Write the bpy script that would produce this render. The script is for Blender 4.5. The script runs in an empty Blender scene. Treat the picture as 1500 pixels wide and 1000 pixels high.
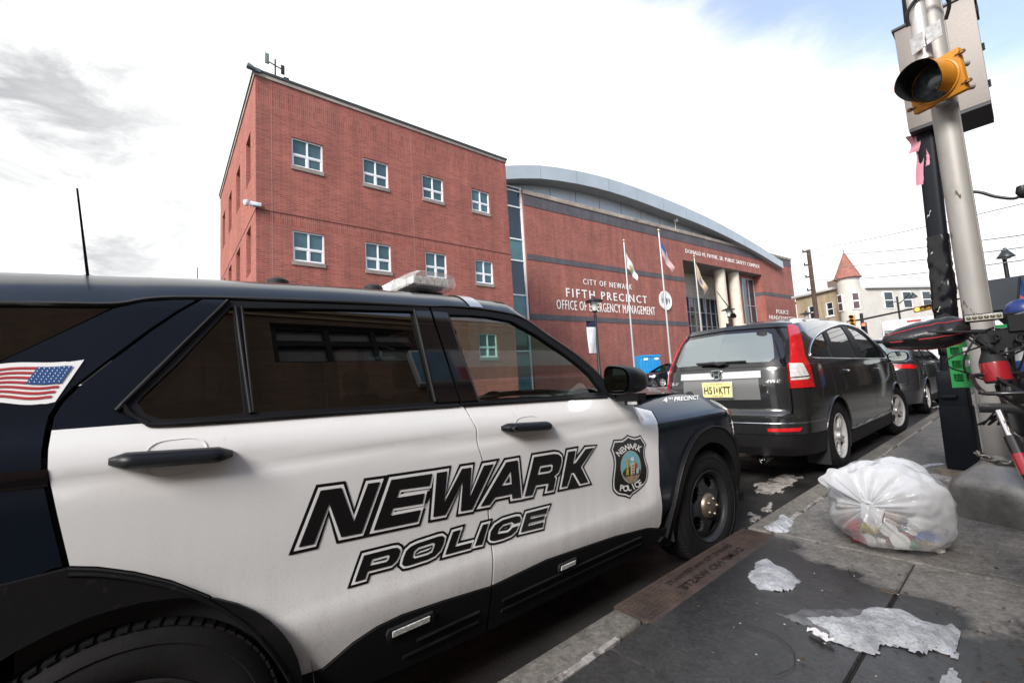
import bpy, bmesh, math, random
import numpy as np
from mathutils import Vector, Matrix

random.seed(7)
rad = math.radians
sc = bpy.context.scene

# ---------------------------------------------------------------- camera
CAM = np.array([0.0, 0.0, 1.13])
CR = np.array([0.6290549942, 0.7751304125, -0.0588443530])
CU = np.array([0.1076869632, -0.0119245302, 0.9941133353])
CF = np.array([-0.7698657884, 0.6316887281, 0.0909726255])
cd = bpy.data.cameras.new('camera')
cd.lens = 15.0
cd.sensor_width = 36.0
cd.clip_start = 0.05
cd.clip_end = 2000
cam = bpy.data.objects.new('camera', cd)
sc.collection.objects.link(cam)
cam.matrix_world = Matrix(((CR[0], CU[0], -CF[0], CAM[0]), (CR[1], CU[1], -CF[1], CAM[1]),
                           (CR[2], CU[2], -CF[2], CAM[2]), (0, 0, 0, 1)))
sc.camera = cam

# ---------------------------------------------------------------- light
sc.view_settings.view_transform = 'Standard'
sc.view_settings.look = 'None'
sc.view_settings.exposure = 1.15
sc.view_settings.gamma = 1.0
SUN_AZ = rad(160)          # compass-like angle, measured from +Y towards +X
SUN_EL = rad(33)
sun_dir = Vector((math.sin(SUN_AZ) * math.cos(SUN_EL), math.cos(SUN_AZ) * math.cos(SUN_EL), math.sin(SUN_EL)))
sl = bpy.data.lights.new('sun', 'SUN')
sl.energy = 2.4
sl.angle = rad(20)
sl.color = (1.0, 0.965, 0.93)
so = bpy.data.objects.new('sun', sl)
sc.collection.objects.link(so)
so.rotation_euler = sun_dir.to_track_quat('Z', 'Y').to_euler()
so.location = (0, -30, 40)

world = bpy.data.worlds.new('World')
sc.world = world
world.use_nodes = True
wt = world.node_tree
wt.nodes.clear()


def wn(kind, **kw):
    n = wt.nodes.new(kind)
    for k, v in kw.items():
        setattr(n, k, v)
    return n


def build_world():
    L = wt.links.new
    out = wn('ShaderNodeOutputWorld')
    sky = wn('ShaderNodeTexSky')
    sky.sky_type = 'NISHITA'
    sky.sun_disc = False
    sky.sun_elevation = SUN_EL
    sky.sun_rotation = SUN_AZ
    sky.dust_density = 2.0
    bg1 = wn('ShaderNodeBackground')
    bg1.inputs[1].default_value = 0.15
    L(sky.outputs[0], bg1.inputs[0])
    tc = wn('ShaderNodeTexCoord')
    # stretched cloud noise
    mp = wn('ShaderNodeMapping')
    mp.inputs['Scale'].default_value = (1.0, 1.0, 2.6)
    L(tc.outputs['Generated'], mp.inputs[0])
    nz = wn('ShaderNodeTexNoise')
    nz.inputs['Scale'].default_value = 4.6
    nz.inputs['Detail'].default_value = 9
    nz.inputs['Roughness'].default_value = 0.62
    nz.inputs['Distortion'].default_value = 0.5
    L(mp.outputs[0], nz.inputs[0])
    # grey undersides of the clouds, strongest in the south-west of the sky
    rp = wn('ShaderNodeValToRGB')
    rp.color_ramp.elements[0].position = 0.40
    rp.color_ramp.elements[0].color = (0.25, 0.255, 0.265, 1)
    rp.color_ramp.elements[1].position = 0.60
    rp.color_ramp.elements[1].color = (0.62, 0.62, 0.615, 1)
    L(nz.outputs[0], rp.inputs[0])

    def dirmask(v, lo, hi, amp):
        d = wn('ShaderNodeVectorMath', operation='DOT_PRODUCT')
        v = Vector(v).normalized()
        d.inputs[1].default_value = v
        L(tc.outputs['Generated'], d.inputs[0])
        a = wn('ShaderNodeMath', operation='MULTIPLY_ADD')
        L(nz.outputs[0], a.inputs[0])
        a.inputs[1].default_value = amp
        L(d.outputs['Value'], a.inputs[2])
        m = wn('ShaderNodeMapRange')
        m.interpolation_type = 'SMOOTHSTEP'
        m.inputs[1].default_value = lo + amp / 2
        m.inputs[2].default_value = hi + amp / 2
        L(a.outputs[0], m.inputs[0])
        return m
    grey = dirmask((-0.92, -0.30, 0.36), 0.875, 0.985, 0.16)
    mixc = wn('ShaderNodeMix', data_type='RGBA')
    L(grey.outputs[0], mixc.inputs['Factor'])
    mixc.inputs['A'].default_value = (0.62, 0.62, 0.615, 1)
    L(rp.outputs[0], mixc.inputs['B'])
    bg2 = wn('ShaderNodeBackground')
    bg2.inputs[1].default_value = 1.0
    L(mixc.outputs['Result'], bg2.inputs[0])
    blue = dirmask((0.55, 0.2, 0.95), 0.43, 0.56, 0.13)
    fac = wn('ShaderNodeMath', operation='MULTIPLY')
    L(blue.outputs[0], fac.inputs[0])
    fac.inputs[1].default_value = 0.80
    mx = wn('ShaderNodeMixShader')
    L(fac.outputs[0], mx.inputs[0])
    L(bg2.outputs[0], mx.inputs[1])
    L(bg1.outputs[0], mx.inputs[2])
    L(mx.outputs[0], out.inputs[0])


build_world()

# ---------------------------------------------------------------- helpers: photo geometry


def ray(px, py):
    d = CF * 625.0 + CR * (px - 750.0) - CU * (py - 500.0)
    return d / np.linalg.norm(d)


def at_x(p, x):
    d = ray(*p)
    return CAM + d * ((x - CAM[0]) / d[0])


def at_y(p, y):
    d = ray(*p)
    return CAM + d * ((y - CAM[1]) / d[1])


def at_z(p, z):
    d = ray(*p)
    return CAM + d * ((z - CAM[2]) / d[2])


def at_d(p, dist):
    d = ray(*p)
    return CAM + d * (dist / math.hypot(d[0], d[1]))


def proj(P):
    q = np.asarray(P, float) - CAM
    w = q @ CF
    return np.stack([750 + 625 * (q @ CR) / w, 500 - 625 * (q @ CU) / w], -1)


def crop(ox, oy, s):
    """points read off an enlargement of the photograph"""
    return lambda *pts: [(ox + x * s, oy + y * s) for x, y in pts]

# ---------------------------------------------------------------- helpers: materials


MATS = {}


def nd(t, kind, **kw):
    n = t.nodes.new(kind)
    for k, v in kw.items():
        if k in ('i', 'inp'):
            for a, b in v.items():
                n.inputs[a].default_value = b
        else:
            setattr(n, k, v)
    return n


def mat(name, col, rough=0.5, metal=0.0, var=0.0, vscale=6.0, bump=0.0, bscale=40.0, coat=0.0, trans=0.0, alpha=1.0,
        emit=None, dirt=None, spec=0.5, rvar=0.0, detail=6, ior=1.45, stretch=None):
    if name in MATS:
        return MATS[name]
    m = bpy.data.materials.new(name)
    m.use_nodes = True
    t = m.node_tree
    b = t.nodes['Principled BSDF']
    L = t.links.new
    c4 = (*col, 1)
    b.inputs['Base Color'].default_value = c4
    b.inputs['Roughness'].default_value = rough
    b.inputs['Metallic'].default_value = metal
    b.inputs['Coat Weight'].default_value = coat
    b.inputs['Coat Roughness'].default_value = 0.04
    b.inputs['Transmission Weight'].default_value = trans
    b.inputs['Alpha'].default_value = alpha
    b.inputs['Specular IOR Level'].default_value = spec
    b.inputs['IOR'].default_value = ior
    if emit:
        b.inputs['Emission Color'].default_value = (*emit[0], 1)
        b.inputs['Emission Strength'].default_value = emit[1]
    tc = nd(t, 'ShaderNodeTexCoord')
    src = tc.outputs['Object']
    if stretch:
        mp = nd(t, 'ShaderNodeMapping')
        mp.inputs['Scale'].default_value = stretch
        L(src, mp.inputs[0])
        src = mp.outputs[0]
    last = None
    if var or rvar:
        n = nd(t, 'ShaderNodeTexNoise', i={'Scale': vscale, 'Detail': detail, 'Roughness': 0.6})
        L(src, n.inputs['Vector'])
        if var:
            mr = nd(t, 'ShaderNodeMapRange', i={1: 0.3, 2: 0.7, 3: 1 - var, 4: 1 + var})
            L(n.outputs[0], mr.inputs[0])
            hs = nd(t, 'ShaderNodeMix', data_type='RGBA', blend_type='MULTIPLY', i={'Factor': 1.0})
            hs.inputs['A'].default_value = c4
            cb = nd(t, 'ShaderNodeCombineColor')
            for k in range(3):
                L(mr.outputs[0], cb.inputs[k])
            L(cb.outputs[0], hs.inputs['B'])
            last = hs.outputs['Result']
        if rvar:
            mr2 = nd(t, 'ShaderNodeMapRange', i={1: 0.3, 2: 0.7, 3: max(0.02, rough - rvar), 4: rough + rvar})
            L(n.outputs[0], mr2.inputs[0])
            L(mr2.outputs[0], b.inputs['Roughness'])
    if dirt:
        # dirt = (colour, noise scale, low, high)
        n = nd(t, 'ShaderNodeTexNoise', i={'Scale': dirt[1], 'Detail': 8, 'Roughness': 0.7})
        L(src, n.inputs['Vector'])
        mr = nd(t, 'ShaderNodeMapRange', i={1: dirt[2], 2: dirt[3], 3: 0.0, 4: 1.0})
        L(n.outputs[0], mr.inputs[0])
        mx = nd(t, 'ShaderNodeMix', data_type='RGBA')
        L(mr.outputs[0], mx.inputs['Factor'])
        if last:
            L(last, mx.inputs['A'])
        else:
            mx.inputs['A'].default_value = c4
        mx.inputs['B'].default_value = (*dirt[0], 1)
        last = mx.outputs['Result']
    if last:
        L(last, b.inputs['Base Color'])
    if bump:
        n = nd(t, 'ShaderNodeTexNoise', i={'Scale': bscale, 'Detail': 5, 'Roughness': 0.6})
        L(src, n.inputs['Vector'])
        bp = nd(t, 'ShaderNodeBump', i={'Strength': bump, 'Distance': 0.01})
        L(n.outputs[0], bp.inputs['Height'])
        L(bp.outputs[0], b.inputs['Normal'])
    MATS[name] = m
    return m


def brick_mat(name, c1, c2, mortar, bw=0.2, rh=0.067, ms=0.008, axis='xy', var=0.18, soldier=None):
    """brickwork; bricks run along x+y (or y) and stack in z; soldier = list of (z0, z1) bands with bricks on end"""
    if name in MATS:
        return MATS[name]
    m = bpy.data.materials.new(name)
    m.use_nodes = True
    t = m.node_tree
    b = t.nodes['Principled BSDF']
    L = t.links.new
    tc = nd(t, 'ShaderNodeTexCoord')
    sx = nd(t, 'ShaderNodeSeparateXYZ')
    L(tc.outputs['Object'], sx.inputs[0])
    ad = nd(t, 'ShaderNodeMath', operation='ADD')
    L(sx.outputs[0], ad.inputs[0])
    L(sx.outputs[1], ad.inputs[1])
    cb = nd(t, 'ShaderNodeCombineXYZ')
    L(ad.outputs[0], cb.inputs[0])
    L(sx.outputs[2], cb.inputs[1])

    def bricks(vec, w, h):
        br = nd(t, 'ShaderNodeTexBrick', i={'Scale': 1.0, 'Mortar Size': ms, 'Mortar Smooth': 0.1, 'Bias': 0.0,
                                            'Brick Width': w, 'Row Height': h})
        br.inputs['Color1'].default_value = (*c1, 1)
        br.inputs['Color2'].default_value = (*c2, 1)
        br.inputs['Mortar'].default_value = (*mortar, 1)
        L(vec, br.inputs['Vector'])
        return br
    br = bricks(cb.outputs[0], bw, rh)
    colr = br.outputs['Color']
    if soldier:
        br2 = bricks(cb.outputs[0], rh, bw)
        br2.offset = 0.0
        fac = None
        for z0, z1 in soldier:
            a = nd(t, 'ShaderNodeMath', operation='COMPARE', i={1: (z0 + z1) / 2, 2: (z1 - z0) / 2})
            L(sx.outputs[2], a.inputs[0])
            if fac is None:
                fac = a.outputs[0]
            else:
                mxx = nd(t, 'ShaderNodeMath', operation='MAXIMUM')
                L(fac, mxx.inputs[0])
                L(a.outputs[0], mxx.inputs[1])
                fac = mxx.outputs[0]
        mm = nd(t, 'ShaderNodeMix', data_type='RGBA')
        L(fac, mm.inputs['Factor'])
        L(colr, mm.inputs['A'])
        L(br2.outputs['Color'], mm.inputs['B'])
        colr = mm.outputs['Result']
    n = nd(t, 'ShaderNodeTexNoise', i={'Scale': 0.55, 'Detail': 9, 'Roughness': 0.62})
    L(tc.outputs['Object'], n.inputs['Vector'])
    mr = nd(t, 'ShaderNodeMapRange', i={1: 0.3, 2: 0.7, 3: 1 - var, 4: 1 + var})
    L(n.outputs[0], mr.inputs[0])
    c3 = nd(t, 'ShaderNodeCombineColor')
    for k in range(3):
        L(mr.outputs[0], c3.inputs[k])
    mu = nd(t, 'ShaderNodeMix', data_type='RGBA', blend_type='MULTIPLY', i={'Factor': 1.0})
    L(colr, mu.inputs['A'])
    L(c3.outputs[0], mu.inputs['B'])
    mp2 = nd(t, 'ShaderNodeMapping')
    mp2.inputs['Scale'].default_value = (2.2, 2.2, 0.16)
    L(tc.outputs['Object'], mp2.inputs[0])
    n5 = nd(t, 'ShaderNodeTexNoise', i={'Scale': 1.0, 'Detail': 7, 'Roughness': 0.6})
    L(mp2.outputs[0], n5.inputs['Vector'])
    r5 = nd(t, 'ShaderNodeMapRange', i={1: 0.35, 2: 0.7, 3: 0.82, 4: 1.12})
    L(n5.outputs[0], r5.inputs[0])
    c5 = nd(t, 'ShaderNodeCombineColor')
    for k in range(3):
        L(r5.outputs[0], c5.inputs[k])
    mu2 = nd(t, 'ShaderNodeMix', data_type='RGBA', blend_type='MULTIPLY', i={'Factor': 1.0})
    L(mu.outputs['Result'], mu2.inputs['A'])
    L(c5.outputs[0], mu2.inputs['B'])
    L(mu2.outputs['Result'], b.inputs['Base Color'])
    b.inputs['Roughness'].default_value = 0.85
    bp = nd(t, 'ShaderNodeBump', i={'Strength': 0.5, 'Distance': 0.006})
    bp.invert = True
    L(br.outputs['Fac'], bp.inputs['Height'])
    L(bp.outputs[0], b.inputs['Normal'])
    MATS[name] = m
    return m

# ---------------------------------------------------------------- helpers: objects


COL = sc.collection


def tag(o, label=None, cat=None, group=None, kind=None):
    if label:
        o['label'] = label
    if cat:
        o['category'] = cat
    if group:
        o['group'] = group
    if kind:
        o['kind'] = kind
    return o


def thing(name, label, cat, loc=(0, 0, 0), rz=0.0, group=None):
    o = bpy.data.objects.new(name, None)
    o.empty_display_size = 0.2
    COL.objects.link(o)
    o.location = loc
    o.rotation_euler = (0, 0, rz)
    return tag(o, label, cat, group)


def copy_tree(o, parent=None):
    c = o.copy()
    COL.objects.link(c)
    c.parent = parent
    for ch in list(o.children):
        copy_tree(ch, c)
    return c


class MB:
    def __init__(s):
        s.v = []
        s.f = []

    def add(s, vs, fs, M=None):
        k = len(s.v)
        if M is not None:
            vs = [tuple(M @ Vector(v)) for v in vs]
        s.v += [tuple(map(float, v)) for v in vs]
        s.f += [tuple(k + i for i in f) for f in fs]
        return s

    def box(s, c, size, M=None, taper=1.0):
        x, y, z = [q / 2 for q in size]
        vs = [(c[0] + i * x * (taper if k > 0 else 1), c[1] + j * y * (taper if k > 0 else 1), c[2] + k * z)
              for k in (-1, 1) for j in (-1, 1) for i in (-1, 1)]
        return s.add(vs, [(0, 2, 3, 1), (4, 5, 7, 6), (0, 1, 5, 4), (2, 6, 7, 3), (0, 4, 6, 2), (1, 3, 7, 5)], M)

    def box2(s, a, b, M=None):
        return s.box([(p + q) / 2 for p, q in zip(a, b)], [abs(q - p) for p, q in zip(a, b)], M)

    def tube(s, path, r, n=10, closed=False, caps=True):
        P = [Vector(p) for p in path]
        m = len(P)
        rs = r if isinstance(r, (list, tuple)) else [r] * m
        vs = []
        up = None
        for i in range(m):
            if closed:
                t = P[(i + 1) % m] - P[i - 1]
            else:
                t = P[min(i + 1, m - 1)] - P[max(i - 1, 0)]
            t.normalize()
            if up is None:
                up = t.orthogonal().normalized()
            up = (up - t * up.dot(t))
            if up.length < 1e-6:
                up = t.orthogonal()
            up.normalize()
            w = t.cross(up)
            for k in range(n):
                a = 2 * math.pi * k / n
                vs.append(P[i] + (up * math.cos(a) + w * math.sin(a)) * rs[i])
        fs = []
        for i in range(m if closed else m - 1):
            j = (i + 1) % m
            for k in range(n):
                k2 = (k + 1) % n
                fs.append((i * n + k, i * n + k2, j * n + k2, j * n + k))
        if caps and not closed:
            fs.append(tuple(range(n - 1, -1, -1)))
            fs.append(tuple((m - 1) * n + k for k in range(n)))
        return s.add(vs, fs)

    def lathe(s, prof, n=32, M=None, closed=False, caps=True):
        """prof: (r, z) pairs turned about z"""
        vs = []
        m = len(prof)
        for r, z in prof:
            for k in range(n):
                a = 2 * math.pi * k / n
                vs.append((r * math.cos(a), r * math.sin(a), z))
        fs = []
        for i in range(m if closed else m - 1):
            j = (i + 1) % m
            for k in range(n):
                k2 = (k + 1) % n
                fs.append((i * n + k, i * n + k2, j * n + k2, j * n + k))
        if not closed and caps:
            if prof[0][0] > 1e-5:
                fs.append(tuple(range(n - 1, -1, -1)))
            if prof[-1][0] > 1e-5:
                fs.append(tuple((m - 1) * n + k for k in range(n)))
        return s.add(vs, fs, M)

    def prism(s, poly, fn, d):
        """poly: 2D outline, fn(a, b) -> 3D, d: thickness vector"""
        n = len(poly)
        d = Vector(d)
        A = [Vector(fn(*p)) for p in poly]
        vs = A + [p + d for p in A]
        fs = [tuple(range(n)), tuple(range(2 * n - 1, n - 1, -1))]
        fs += [(i, i + n, (i + 1) % n + n, (i + 1) % n) for i in range(n)]
        return s.add(vs, fs)

    def grid(s, rows, closed_u=False):
        m, n = len(rows), len(rows[0])
        vs = [tuple(p) for r in rows for p in r]
        fs = []
        for i in range(m - 1):
            for k in range(n if closed_u else n - 1):
                k2 = (k + 1) % n
                fs.append((i * n + k, i * n + k2, (i + 1) * n + k2, (i + 1) * n + k))
        return s.add(vs, fs)

    def build(s, name, m, parent=None, smooth=None, bevel=0, seg=2, fix=True, weld=True, label=None, loc=None):
        me = bpy.data.meshes.new(name)
        me.from_pydata(s.v, [], s.f)
        if fix or bevel:
            bm = bmesh.new()
            bm.from_mesh(me)
            if weld:
                bmesh.ops.remove_doubles(bm, verts=bm.verts, dist=1e-5)
            if fix:
                bmesh.ops.recalc_face_normals(bm, faces=bm.faces)
            if bevel:
                es = [e for e in bm.edges if len(e.link_faces) == 2 and e.calc_face_angle(0) > 0.6]
                bmesh.ops.bevel(bm, geom=es, offset=bevel, segments=seg, affect='EDGES', profile=0.5, clamp_overlap=True)
            bm.to_mesh(me)
            bm.free()
        if bevel and smooth is None:
            smooth = 35
        if smooth:
            me.polygons.foreach_set('use_smooth', [True] * len(me.polygons))
            if smooth < 180:
                me.set_sharp_from_angle(angle=rad(smooth))
        me.update()
        o = bpy.data.objects.new(name, me)
        me.materials.append(m)
        COL.objects.link(o)
        if parent is not None:
            o.parent = parent
        if loc is not None:
            o.location = loc
        if label:
            o['label'] = label
        return o


def struct(o):
    o['kind'] = 'structure'
    return o


def text_geo(body, size=1.0, offset=0.0, shear=0.0, space=1.0, align='CENTER', res=3):
    c = bpy.data.curves.new('lettering', 'FONT')
    c.body = body
    c.size = size
    c.offset = offset
    c.shear = shear
    c.space_character = space
    c.align_x = align
    c.align_y = 'CENTER'
    c.resolution_u = res
    o = bpy.data.objects.new('lettering', c)
    COL.objects.link(o)
    me = bpy.data.meshes.new_from_object(o.evaluated_get(bpy.context.evaluated_depsgraph_get()))
    vs = [(v.co.x, v.co.y) for v in me.vertices]
    fs = [tuple(p.vertices) for p in me.polygons]
    bpy.data.objects.remove(o)
    bpy.data.curves.remove(c)
    bpy.data.meshes.remove(me)
    return vs, fs


def add_text(mb, body, fn, d=None, **kw):
    """fn(a, b) -> 3D; flat letters, or letters with thickness d"""
    vs, fs = text_geo(body, **kw)
    A = [Vector(fn(*v)) for v in vs]
    if d is None:
        mb.add(A, fs)
    else:
        bmx = bmesh.new()
        q = [bmx.verts.new(p) for p in A]
        for f in fs:
            try:
                bmx.faces.new([q[i] for i in f])
            except ValueError:
                pass
        r = bmesh.ops.extrude_face_region(bmx, geom=bmx.faces[:])
        bmesh.ops.translate(bmx, verts=[e for e in r['geom'] if isinstance(e, bmesh.types.BMVert)], vec=Vector(d))
        bmx.verts.index_update()
        mb.add([v.co[:] for v in bmx.verts], [tuple(v.index for v in f.verts) for f in bmx.faces])
        bmx.free()


def catmull(pts, n=6, closed=False):
    P = [np.array(p, float) for p in pts]
    m = len(P)
    out = []
    for i in range(m if closed else m - 1):
        if closed:
            a, b, c, d = P[i - 1], P[i], P[(i + 1) % m], P[(i + 2) % m]
        else:
            a, b, c, d = P[max(i - 1, 0)], P[i], P[i + 1], P[min(i + 2, m - 1)]
        for k in range(n):
            t = k / n
            out.append(tuple(0.5 * ((2 * b) + (c - a) * t + (2 * a - 5 * b + 4 * c - d) * t * t + (3 * b - a - 3 * c + d) * t ** 3)))
    if not closed:
        out.append(tuple(P[-1]))
    return out


def area2(l):
    return sum(l[i - 1][0] * l[i][1] - l[i][0] * l[i - 1][1] for i in range(len(l))) / 2


def offset_loop(l, d, lim=2.2):
    """grow (d>0) or shrink a 2D outline with mitred corners"""
    sg = 1 if area2(l) > 0 else -1
    n = len(l)
    out = []
    for i in range(n):
        a, b, c = np.array(l[i - 1]), np.array(l[i]), np.array(l[(i + 1) % n])
        e1, e2 = b - a, c - b
        if np.linalg.norm(e1) < 1e-9 or np.linalg.norm(e2) < 1e-9:
            continue
        e1 = e1 / np.linalg.norm(e1)
        e2 = e2 / np.linalg.norm(e2)
        n1 = np.array([e1[1], -e1[0]]) * sg
        n2 = np.array([e2[1], -e2[0]]) * sg
        h = n1 + n2
        den = 1 + n1 @ n2
        h = h / max(den, 0.35)
        if np.linalg.norm(h) > lim:
            h = h / np.linalg.norm(h) * lim
        out.append(tuple(b + h * d))
    return out


def band(path, w):
    """outline of a stripe of width w along a 2D path"""
    P = [np.array(p, float) for p in path]
    L_, R_ = [], []
    for i, p in enumerate(P):
        t = P[min(i + 1, len(P) - 1)] - P[max(i - 1, 0)]
        t = t / max(np.linalg.norm(t), 1e-9)
        nn = np.array([-t[1], t[0]])
        L_.append(tuple(p + nn * w / 2))
        R_.append(tuple(p - nn * w / 2))
    return L_ + R_[::-1]


def sstep(x, a, b):
    t = np.clip((np.asarray(x, float) - a) / (b - a), 0, 1)
    return t * t * (3 - 2 * t)

# ---------------------------------------------------------------- helpers: vehicle skin


class Wrap:
    """the skin of a vehicle: s runs along half the plan outline, from the middle of the tail
    past the side (where s = y) to the middle of the nose; z is height"""

    def __init__(s, plan, prof, shift, loc, rz=0.0):
        P = np.array(catmull(plan, 10))
        d = np.concatenate([[0], np.cumsum(np.linalg.norm(np.diff(P, axis=0), axis=1))])
        k = np.argmin(np.abs(P[:, 1]) + 10 * (P[:, 0] < 0.6 * P[:, 0].max()))
        s.s = d - d[k] + P[k, 1]
        s.P = P
        s.prof = prof
        s.shift = shift
        s.loc = np.array(loc, float)
        s.c, s.sn = math.cos(rz), math.sin(rz)

    def at(s, S, Z, off=0.0):
        S = np.asarray(S, float)
        Z = np.asarray(Z, float)
        u = np.interp(S, s.s, s.P[:, 0])
        y = np.interp(S, s.s, s.P[:, 1])
        p = np.stack([u * s.prof(S, Z), y + s.shift(S, Z), Z], -1)
        if np.any(off):
            p = p + s.nrm(S, Z) * np.asarray(off)[..., None]
        return p

    def nrm(s, S, Z, h=0.012):
        a = s.at(S + h, Z) - s.at(S - h, Z)
        b = s.at(S, Z + h) - s.at(S, Z - h)
        n = np.cross(a, b)
        return n / np.maximum(np.linalg.norm(n, axis=-1, keepdims=True), 1e-12)

    def world(s, p):
        return np.stack([p[..., 0] * s.c - p[..., 1] * s.sn, p[..., 0] * s.sn + p[..., 1] * s.c, p[..., 2]], -1) + s.loc

    def inv(s, pix, guess=(-1.5, 0.9)):
        """skin coordinates of points of the photograph"""
        T = np.array(pix, float)
        q = np.tile(np.array(guess, float), (len(T), 1))
        for it in range(60):
            f = proj(s.world(s.at(q[:, 0], q[:, 1]))) - T
            h = 1e-4
            J0 = (proj(s.world(s.at(q[:, 0] + h, q[:, 1]))) - T - f) / h
            J1 = (proj(s.world(s.at(q[:, 0], q[:, 1] + h))) - T - f) / h
            det = J0[:, 0] * J1[:, 1] - J1[:, 0] * J0[:, 1]
            det = np.where(np.abs(det) < 1e-3, 1e-3, det)
            d0 = (f[:, 0] * J1[:, 1] - J1[:, 0] * f[:, 1]) / det
            d1 = (J0[:, 0] * f[:, 1] - f[:, 0] * J0[:, 1]) / det
            st = np.clip(np.stack([d0, d1], -1), -0.25, 0.25)
            q = q - st * (0.8 if it < 40 else 0.5)
            q[:, 1] = np.clip(q[:, 1], 0.02, 2.2)
        return [tuple(x) for x in q]


def panel(W, loops, name, m, parent, off=0.0, depth=0.012, ds=0.08, dz=0.03, mirror=False, label=None, both=False):
    """a sheet cut to an outline (and holes) in skin coordinates and laid on the skin, with turned-in edges"""
    if isinstance(loops[0][0], (int, float, np.floating)):
        loops = [loops]
    bm = bmesh.new()
    for l in loops:
        vs = [bm.verts.new((p[0], p[1], 0)) for p in l]
        for i in range(len(vs)):
            bm.edges.new((vs[i - 1], vs[i]))
    bmesh.ops.remove_doubles(bm, verts=bm.verts, dist=1e-5)
    bmesh.ops.triangle_fill(bm, use_beauty=True, use_dissolve=False, edges=bm.edges[:])
    xs = [v.co.x for v in bm.verts]
    zs = [v.co.y for v in bm.verts]

    def cut(lo, hi, step, axis):
        k = math.ceil(lo / step + 1e-6)
        while k * step < hi - 1e-6:
            co = (k * step, 0, 0) if axis == 0 else (0, k * step, 0)
            no = (1, 0, 0) if axis == 0 else (0, 1, 0)
            bmesh.ops.bisect_plane(bm, geom=bm.verts[:] + bm.edges[:] + bm.faces[:], plane_co=co, plane_no=no, dist=1e-6)
            k += 1
    cut(min(xs), max(xs), ds, 0)
    cut(min(zs), max(zs), dz, 1)
    bm.verts.ensure_lookup_table()
    bm.verts.index_update()
    S = np.array([v.co.x for v in bm.verts])
    Z = np.array([v.co.y for v in bm.verts])
    N = W.nrm(S, Z)
    B = W.at(S, Z)
    T = B + N * off
    faces, bound = [], []
    for f in bm.faces:
        faces.append([v.index for v in f.verts])
    for e in bm.edges:
        if len(e.link_faces) == 1:
            lp = e.link_loops[0]
            bound.append((lp.vert.index, lp.link_loop_next.vert.index))
    bm.free()
    nv = len(T)
    # orientation: make faces look along the skin normal
    a, b_, c = (T[faces[0][0]], T[faces[0][1]], T[faces[0][2]])
    if np.dot(np.cross(b_ - a, c - b_), N[faces[0][0]]) < 0:
        faces = [f[::-1] for f in faces]
        bound = [(q, p) for p, q in bound]
    V = list(map(tuple, T))
    normals = [tuple(N[i]) for f in faces for i in f]
    if depth:
        ring = sorted({i for e in bound for i in e})
        mp = {}
        for i in ring:
            mp[i] = (len(V), len(V) + 1)
            V.append(tuple(T[i]))
            V.append(tuple(T[i] - N[i] * depth))
        for p, q in bound:
            f = [mp[q][0], mp[p][0], mp[p][1], mp[q][1]]
            faces.append(f)
            nn = np.cross(np.array(V[f[1]]) - np.array(V[f[0]]), np.array(V[f[2]]) - np.array(V[f[1]]))
            nn = nn / max(np.linalg.norm(nn), 1e-9)
            normals += [tuple(nn)] * 4
    out = []
    for sgn in ((1, -1) if both else ((-1,) if mirror else (1,))):
        vv, ff, nn = V, faces, normals
        if sgn < 0:
            vv = [(-x, y, z) for x, y, z in V]
            ff = [f[::-1] for f in faces]
            nn = []
            k = 0
            for f in faces:
                blk = normals[k:k + len(f)][::-1]
                nn += [(-x, y, z) for x, y, z in blk]
                k += len(f)
        me = bpy.data.meshes.new(name)
        me.from_pydata(vv, [], ff)
        me.polygons.foreach_set('use_smooth', [True] * len(me.polygons))
        me.update()
        me.normals_split_custom_set(nn)
        me.materials.append(m)
        o = bpy.data.objects.new(name, me)
        COL.objects.link(o)
        o.parent = parent
        if label:
            o['label'] = label
        out.append(o)
    return out[0] if len(out) == 1 else out


def strip(W, path, r, name, m, parent, off=0.0, n=6, flat=None, both=False):
    """a moulding that follows a path on the skin"""
    S = np.array([p[0] for p in path])
    Z = np.array([p[1] for p in path])
    P = W.at(S, Z, np.full(len(S), off))
    out = []
    for sg in ((1, -1) if both else (1,)):
        mb = MB()
        mb.tube([(p[0] * sg, p[1], p[2]) for p in P], r, n)
        out.append(mb.build(name, m, parent, smooth=60))
    return out[0]
# ================================================================ the setting
YB2 = rad(-4.2249)


def hole_wall(mb, rect, holes, fn, inward, reveal):
    """a wall face with rectangular openings and the reveals of those openings"""
    x0, z0, x1, z1 = rect
    bm = bmesh.new()

    def loop(a, b, c, d):
        vs = [bm.verts.new((p, q, 0)) for p, q in ((a, b), (c, b), (c, d), (a, d))]
        for i in range(4):
            bm.edges.new((vs[i - 1], vs[i]))
    loop(x0, z0, x1, z1)
    for h in holes:
        loop(*h)
    bmesh.ops.triangle_fill(bm, use_beauty=True, use_dissolve=False, edges=bm.edges[:])
    bm.verts.index_update()
    vs = [fn(v.co.x, v.co.y) for v in bm.verts]
    fs = [tuple(v.index for v in f.verts) for f in bm.faces]
    bm.free()
    mb.add(vs, fs)
    iv = Vector(inward) * reveal
    for a, b, c, d in holes:
        q = [Vector(fn(*p)) for p in ((a, b), (c, b), (c, d), (a, d))]
        r = [p + iv for p in q]
        mb.add(q + r, [(i, (i + 1) % 4, (i + 1) % 4 + 4, i + 4) for i in range(4)])


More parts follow.
